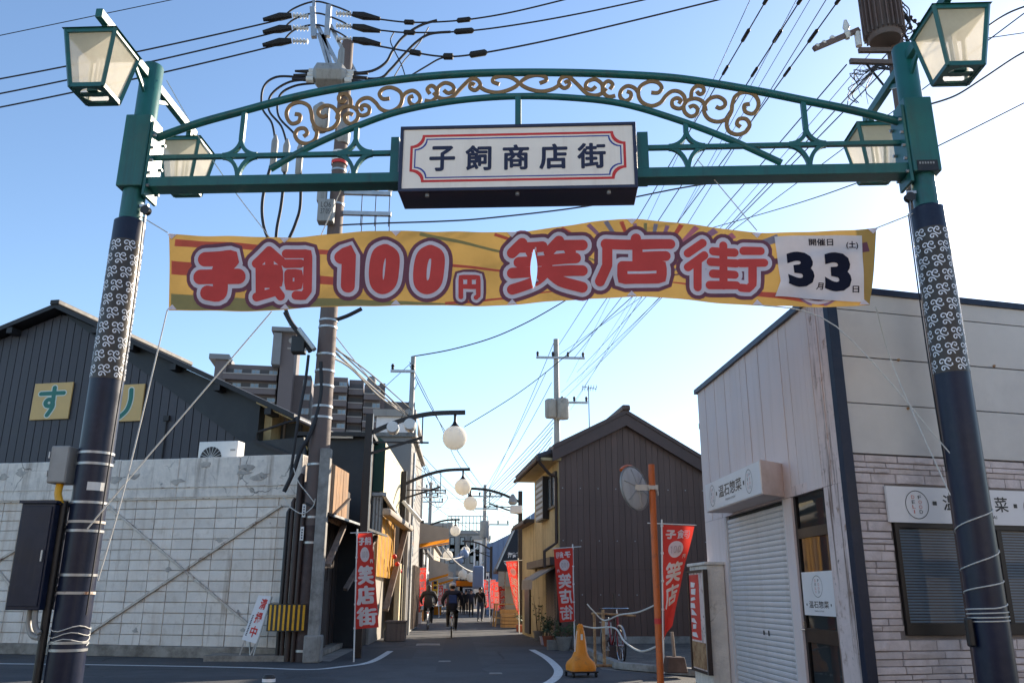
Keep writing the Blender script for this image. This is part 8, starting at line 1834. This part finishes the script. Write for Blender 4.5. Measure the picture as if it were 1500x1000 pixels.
# ================================================================== wires
def wire(label, pts, r=0.012, sag=0.0, m=None, k=8, cat='wire', group='overhead wires', sleeves=()):
    q = [P(*p) for p in pts]
    if len(q) == 2:
        n = 14; w3_ = [tuple(q[0].lerp(q[1], i / n) - Vector((0, 0, sag * 4 * (i / n) * (1 - i / n)))) for i in range(n + 1)]
    else: w3_ = catmull([tuple(p) for p in q], k)
    p0 = Vector(w3_[0]); loc_ = [tuple(Vector(p) - p0) for p in w3_]
    mb = MB(); mb.tube(loc_, r, 6)
    if sleeves:
        o = bpy.data.objects.new('overhead_wire', None); COL.objects.link(o); o.location = p0; tag(o, label, cat, group); mb.build('conductor', m or m_wire, o, smooth=True)
        tot = len(loc_) - 1
        for (t, L_, rr_) in sleeves:
            def at_(t): f = min(max(t, 0), 0.9999) * tot; i = int(f); return Vector(loc_[i]).lerp(Vector(loc_[i + 1]), f - i)
            mb = MB(); mb.tube([at_(t - L_ / 2), at_(t - L_ * .4), at_(t + L_ * .4), at_(t + L_ / 2)], [rr_ * .5, rr_, rr_, rr_ * .5], 8); mb.build('sleeve', m_rubber, o, smooth=True)
        return o
    return tag(mb.build('overhead_wire', m or m_wire, loc=p0, smooth=True), label, cat, group)
U = UY
for k, (a, b) in enumerate((((-120, 137), (412, 29)), ((-120, 160), (410, 46)), ((-120, 180), (408, 66)))):
    wire('%s of three black wires running left from the tall pole head' % ('uppermost', 'middle', 'lowest')[k], [(a[0], a[1], U + 2), (b[0], b[1], U)], 0.022, 0.1)
wire('thin lone wire crossing the top left corner of the sky', [(-100, 73, 24), (290, -8, 24)], 0.014)
wire('uppermost black wire curving right from the tall pole head', [(505, 21, U), (560, 29, U), (600, 33, U), (650, 32, U), (700, 27, U), (760, 16, U), (850, -6, U)], 0.022, sleeves=((0.33, 0.06, 0.07), (0.6, 0.07, 0.07)))
wire('middle black wire curving right from the tall pole head', [(505, 39, U), (560, 45, U), (600, 48, U), (680, 46, U), (760, 36, U), (860, 18, U), (980, -8, U)], 0.022, sleeves=((0.33, 0.05, 0.07), (0.5, 0.06, 0.08)))
wire('lowest black wire curving right from the tall pole head', [(505, 60, U), (550, 67, U), (600, 76, U), (650, 83, U), (700, 79, U), (800, 60, U), (930, 30, U), (1085, -8, U)], 0.024, sleeves=((0.31, 0.05, 0.08), (0.45, 0.05, 0.09), (0.57, 0.05, 0.09)))
wire('black branch lead rising from behind the arch to the lowest wire', [(600, 112, U), (625, 97, U), (645, 86, U), (665, 83, U)], 0.022)
wire('pale loop lead between the pole wires above the arch', [(573, 120, U), (590, 92, U), (600, 80, U), (615, 62, U), (628, 40, U)], 0.016, m=m_wiregrey)
wire('short jumper lead hanging left of the arch crown', [(593, 110, U), (588, 95, U), (578, 75, U), (572, 60, U), (577, 48, U)], 0.016)
FP = 40
far = [((1122, 0), (818, 506), 'first thick wire from upper right down to the pole behind the brown house'), ((1172, 0), (828, 524), 'second thick wire from upper right down to the pole behind the brown house'), ((1228, 0), (841, 524), 'third thick wire from upper right down to the pole behind the brown house')]
for k, (a, b, lb) in enumerate(far):
    wire(lb, [(lerp(b[0], a[0], 1.08), lerp(b[1], a[1], 1.08), 11), (b[0], b[1], FP)], 0.013, 0.15, sleeves=((0.06, 0.014, 0.035), (0.1, 0.012, 0.03), (0.025, 0.008, 0.035)))
thin = [((1240, 95), (845, 545), 8.9, FP, 'thin wire from the transformer pole to the pole behind the brown house'), ((1302, 96), (822, 575), 9, FP, 'thin wire just below it towards the same far pole'), ((1304, 74), (820, 590), 9, FP, 'thin pale wire crossing behind the beam right of the sign'), ((1210, 0), (840, 590), 11, FP, 'faint thin wire from the top edge towards the far pole'), ((1560, -25), (818, 520), 9, FP, 'thin wire passing just under the beam right of the sign')]
for a, b, y0, y1, lb in thin: wire(lb, [(a[0], a[1], y0), (b[0], b[1], y1)], 0.009, 0.1, m=m_wiregrey if 'pale' in lb or 'faint' in lb else None)
wire('braided wire from the right edge to behind the beam end', [(1530, 136, 9), (1370, 216, 9), (1264, 265, 9.5), (1100, 318, 14), (900, 372, 24)], 0.008)
wire('upper cable curving to the right edge beside the right lantern', [(1530, 62, 9), (1490, 82, 9), (1440, 115, 9), (1400, 140, 9), (1362, 153, 9)], 0.012)
wire('top cable from the right lantern to the right edge', [(1530, 0, 9), (1480, 18, 9), (1446, 39, 9)], 0.012)
wire('thin wire leaving the right edge below the lantern', [(1530, 44, 9), (1440, 57, 9)], 0.006)
wire('twisted cable sagging from the sign to the tall pole below the beam', [(490, 330, U), (560, 327, U), (650, 324, U), (720, 319, U), (860, 302, U), (1000, 275, U), (1090, 262, U)], 0.02)
wire('cable from the slim pole curving up to the banner', [(604, 522, 34), (660, 512, 34), (720, 495, 34), (770, 473, 34), (815, 448, 34), (860, 420, 34)], 0.025)
wire('long wire rising from the first globe lamp to the banner foot', [(680, 625, 34), (760, 575, 34), (830, 520, 34), (920, 440, 34), (970, 395, 34)], 0.018)
wire('thick bundle of cables sloping from the tall pole to the slim pole', [(482, 508, U), (510, 533, 24), (545, 566, 29), (590, 604, 34)], 0.032, m=m_wiregrey)
wire('thin wire above the cable bundle right of the tall pole', [(482, 480, U), (540, 552, 27), (600, 612, 34)], 0.014, m=m_wiregrey)
wire('ragged second cable under the bundle right of the tall pole', [(480, 520, U), (515, 540, 24), (555, 580, 29), (592, 606, 34)], 0.03, m=m_wiregrey)
wire('first wire dropping from the slim pole towards the globe lamp', [(600, 535, 34), (622, 580, 34), (645, 620, 34), (690, 690, 40), (712, 720, 64)], 0.016)
wire('second wire dropping from the slim pole past the second globe', [(600, 530, 34), (640, 610, 34), (672, 680, 40), (705, 722, 64)], 0.014)
for k in range(7):
    y0 = 600 + k * 7; wire(['topmost', 'second', 'third', 'fourth', 'fifth', 'sixth', 'lowest'][k] + ' wire of the sheaf from the house pole to the far street pole', [(812 - k, y0 + 12, FP), (775, lerp(y0 + 12, 722 + k * 4, .3) + 9, 45), (712, 722 + k * 4, 64)], 0.014 if k % 2 else 0.02, m=None if k % 3 else m_wiregrey)
for k, (a, b) in enumerate((((800, 545), (712, 712)), ((808, 560), (713, 720)), ((812, 500), (706, 735)))):
    wire(['steep pale wire', 'steep dark wire', 'steepest wire'][k] + ' falling left from the house pole', [(a[0], a[1], FP), (b[0], b[1], 64)], 0.016, 0.3, m=m_wiregrey if k == 0 else None)
for k, (a, b) in enumerate((((597, 640), (690, 735)), ((595, 660), (712, 760)), ((586, 700), (700, 780)), ((620, 720), (705, 728)), ((640, 742), (790, 742)))):
    wire(['thin wire behind the first globe lamp', 'thin wire below the first globe lamp', 'thin wire crossing the second lamp arm', 'level wire between the distant left poles and the street end pole', 'level wire over the street end'][k], [(a[0], a[1], 36), (b[0], b[1], 60)], 0.016, 0.2)
# pennant string across the road, far up
for k, (a, b, y) in enumerate((((648, 800), (705, 838), 48), ((640, 815), (700, 800), 52), ((655, 845), (708, 822), 56))):
    o = wire(['white pennant cord sloping right over the far road', 'white pennant cord sloping left over the far road', 'lowest white pennant cord over the far road'][k], [(a[0], a[1], y), (b[0], b[1], y + 6)], 0.035, 0.4, m=m_rope, cat='cord', group='pennant cords')
for k, (px, py, rr_, mm) in enumerate(((656, 813, 0.32, m_globe), (672, 820, 0.3, m_bluewall), (678, 841, 0.3, m_globe), (690, 845, 0.3, m_globe), (680, 811, 0.3, m_bluewall))):
    q = P(px, py, 56); mb = MB(); mb.ball((0, 0, 0), rr_, 16); mb.lathe([(0.06, rr_ - .02), (0.06, rr_ + .12)], n=8); o = mb.build('paper_lantern', mm, loc=q, smooth=True); tag(o, ['round pale lantern hanging left over the far road', 'round blue lantern hanging low over the far road', 'round cream lantern hanging lowest over the far road', 'round cream lantern hanging nearest the blue blind', 'round blue lantern hanging beside the farthest globe lamp'][k], 'lantern', 'lanterns over the far road')
# antenna on the brown house
q = P(863, 612, 30); an_ = empty('tv_antenna', 'thin television antenna on the ridge of the brown house', 'antenna', loc=(q.x, q.y, q.z - 1.2))
mb = MB(); mb.tube([(0, 0, 0), (0, 0, P(863, 565, 30).z - q.z + 1.2)], 0.02, 6); mb.build('mast', m_steelpaint, an_)
zt = P(863, 568, 30).z - q.z + 1.2
mb = MB(); mb.tube([(-0.25, 0, zt + .05), (0.3, 0, zt - .03)], 0.012, 5)
for k in range(6): x = -0.22 + k * 0.1; mb.tube([(x, -0.25, zt), (x, 0.25, zt)], 0.008, 5); mb.tube([(x - .02, 0, zt - .12), (x + .02, 0, zt + .12)], 0.008, 5)
mb.build('boom', m_steelpaint, an_)
# ================================================================== clutter of the far street
def hang_sign(label, px0, py0, px1, py1, Y, m, marks=None, th=0.12):
    a, b = P(px0, py0, Y), P(px1, py1, Y); o = empty('projecting_sign', label, 'sign', loc=(a.x, Y, b.z), group='projecting shop signs')
    W, H = b.x - a.x, a.z - b.z
    mb = MB(); mb.box(0, W, 0, th, 0, H); mb.build('panel', m, o)
    mb = MB(); mb.box(-0.04, W + 0.04, -0.02, th + 0.02, H, H + 0.06); mb.box(-0.04, W + 0.04, -0.02, th + 0.02, -0.06, -0.001); mb.build('edge', m_alu, o)
    for k in range(marks or 0):
        mb = MB(); z = H * (0.1 + 0.82 * k / marks); mb.box(W * 0.2, W * 0.8, -0.02, -0.002, z, z + H * 0.5 / marks); mb.build('mark', m_ink if m not in (m_bluewall, m_red, m_ink) else m_white, o)
hang_sign('blue upright shop sign on the left beyond the book sign', 601, 820, 607, 880, 48, m_bluewall, 4)
hang_sign('white upright shop sign on the left above the first far flag', 606, 805, 612, 828, 52, m_white, 3)
hang_sign('yellow upright shop sign under the smaller awning', 634, 846, 641, 872, 58, m_signyel, 3)
hang_sign('orange shop board low at the end of the street', 668, 850, 692, 858, 70, m_awnor, 0)
hang_sign('white shop board below the orange one at the street end', 678, 860, 694, 868, 68, m_white, 2)
hang_sign('red upright shop sign behind the left cyclist', 596, 842, 600, 868, 50, m_red, 3)
hang_sign('white upright shop sign right of the far blind', 712, 838, 716, 866, 58, m_white, 3)
for k, (px, top, bot, Y, mir, lb) in enumerate(((632, 846, 880, 60, False, 'small red flag under the smaller grey awning'), (601, 838, 896, 42.5, False, 'red flag directly behind the yellow book sign'), (650, 862, 888, 66, False, 'tiny red flag left of the helmeted cyclist head'), (722, 852, 893, 49, True, 'red flag on the right kerb nearest the white table'), (731, 846, 898, 44, True, 'red flag on the right between the timber stand and white table'))):
    w_ = (bot - top) * 0.24
    nobori(lb, (P(px + (w_ if mir else 0), bot, Y).x, Y), [(px, top), (px + w_, top), (px + w_, bot), (px + 1, bot)], Y, mirror=mir, pole_side='R' if mir else 'L')
for k, (px, py, Y, mm, lb) in enumerate(((608, 913, 43, m_white, 'white crate box on the left pavement by the book sign'), (613, 909, 47, m_woodnew, 'wooden box on the left pavement below the big awning'), (736, 914, 41, m_potgrey, 'grey bin beside the timber stand'), (640, 900, 57, m_awnor, 'orange box on the left pavement far ahead'), (580, 938, 29.8, m_woodgrey, 'grey timber box at the second lamp post'))):
    q = G(px, py); o = empty('display_box', lb, 'box', loc=(q.x, q.y, 0), group='boxes on the pavements'); mb = MB(); mb.box(-0.3, 0.3, -0.25, 0.25, 0, 0.55); mb.build('body', mm, o, bevel=0.02); mb = MB(); mb.box(-0.33, 0.33, -0.28, 0.28, 0.551, 0.6); mb.build('lid', m_woodgrey, o)
awning('dark canvas awning over the far left shop, third from the near end', 62, 68, P(640, 860, 62).x, [(664, 838), (664, 852), (660, 842)], m_awn, m_awnor)
# bracket signs and boxes fixed on the left lamp posts
q = P(586, 742, 30.4); o = empty('spotlight', 'small pale spotlight on the second lamp post', 'spotlight', loc=q); mb = MB(); mb.bar((0.1, 0, 0.2), (0.75, -0.1, -0.5), 0.22, 0.12); mb.build('housing', m_white, o, bevel=0.02); mb = MB(); mb.bar((0, 0, 0.3), (0.3, 0, 0.1), 0.04, 0.04); mb.build('bracket', m_alu, o)
# more wires over the street
W_ = [((482, 505, UY), (540, 545, 26), (603, 600, 34)), ((480, 498, UY), (545, 558, 27), (598, 608, 34))]
for k, pts in enumerate(W_): wire(['upper slack telephone cable beside the tall pole', 'lower slack telephone cable beside the tall pole'][k], list(pts), 0.022)
names = ['first', 'second', 'third', 'fourth', 'fifth', 'sixth', 'seventh', 'eighth']
for k in range(8):
    x0 = 592 + k * 3; y0 = 600 + k * 16; wire(names[k] + ' thin wire of the tangle left of the globe lamps, counted from the top', [(x0, y0, 34), (x0 + 22 + k * 3, lerp(y0, 730, .55) + 6, 44), (626 + (k % 3) * 8, 716 + k * 5, 60)], 0.016 if k % 2 else 0.011, m=m_wiregrey if k % 3 == 0 else None)
for k in range(5):
    wire(names[k] + ' wire down in the fan between far street pole and right lamp', [(712, 716 + k * 9, 64), (740, 728 + k * 7, 50), (764, 730 + k * 8, 36.5)], 0.011)
for k, (a, b) in enumerate((((1108, -20), (830, 560)), ((1198, -20), (845, 560)), ((1181, -27), (836, 600)), ((1290, 60), (850, 556)))):
    wire('thin %s service wire slanting down to the house pole' % ('leftmost', 'second', 'third', 'rightmost')[k], [(a[0], a[1], 10), (b[0], b[1], 40)], 0.006, 0.2, m=m_wiregrey if k % 2 else None)
for k, (p0, p1, y) in enumerate((((575, 640), (612, 560), 34), ((560, 570), (606, 528), 34), ((605, 640), (640, 742), 40))):
    wire(['steep thin wire left of the slim pole', 'short bracket wire at the slim pole head', 'steep wire from the slim pole foot to the distant poles'][k], [(p0[0], p0[1], y), (p1[0], p1[1], y)], 0.012)
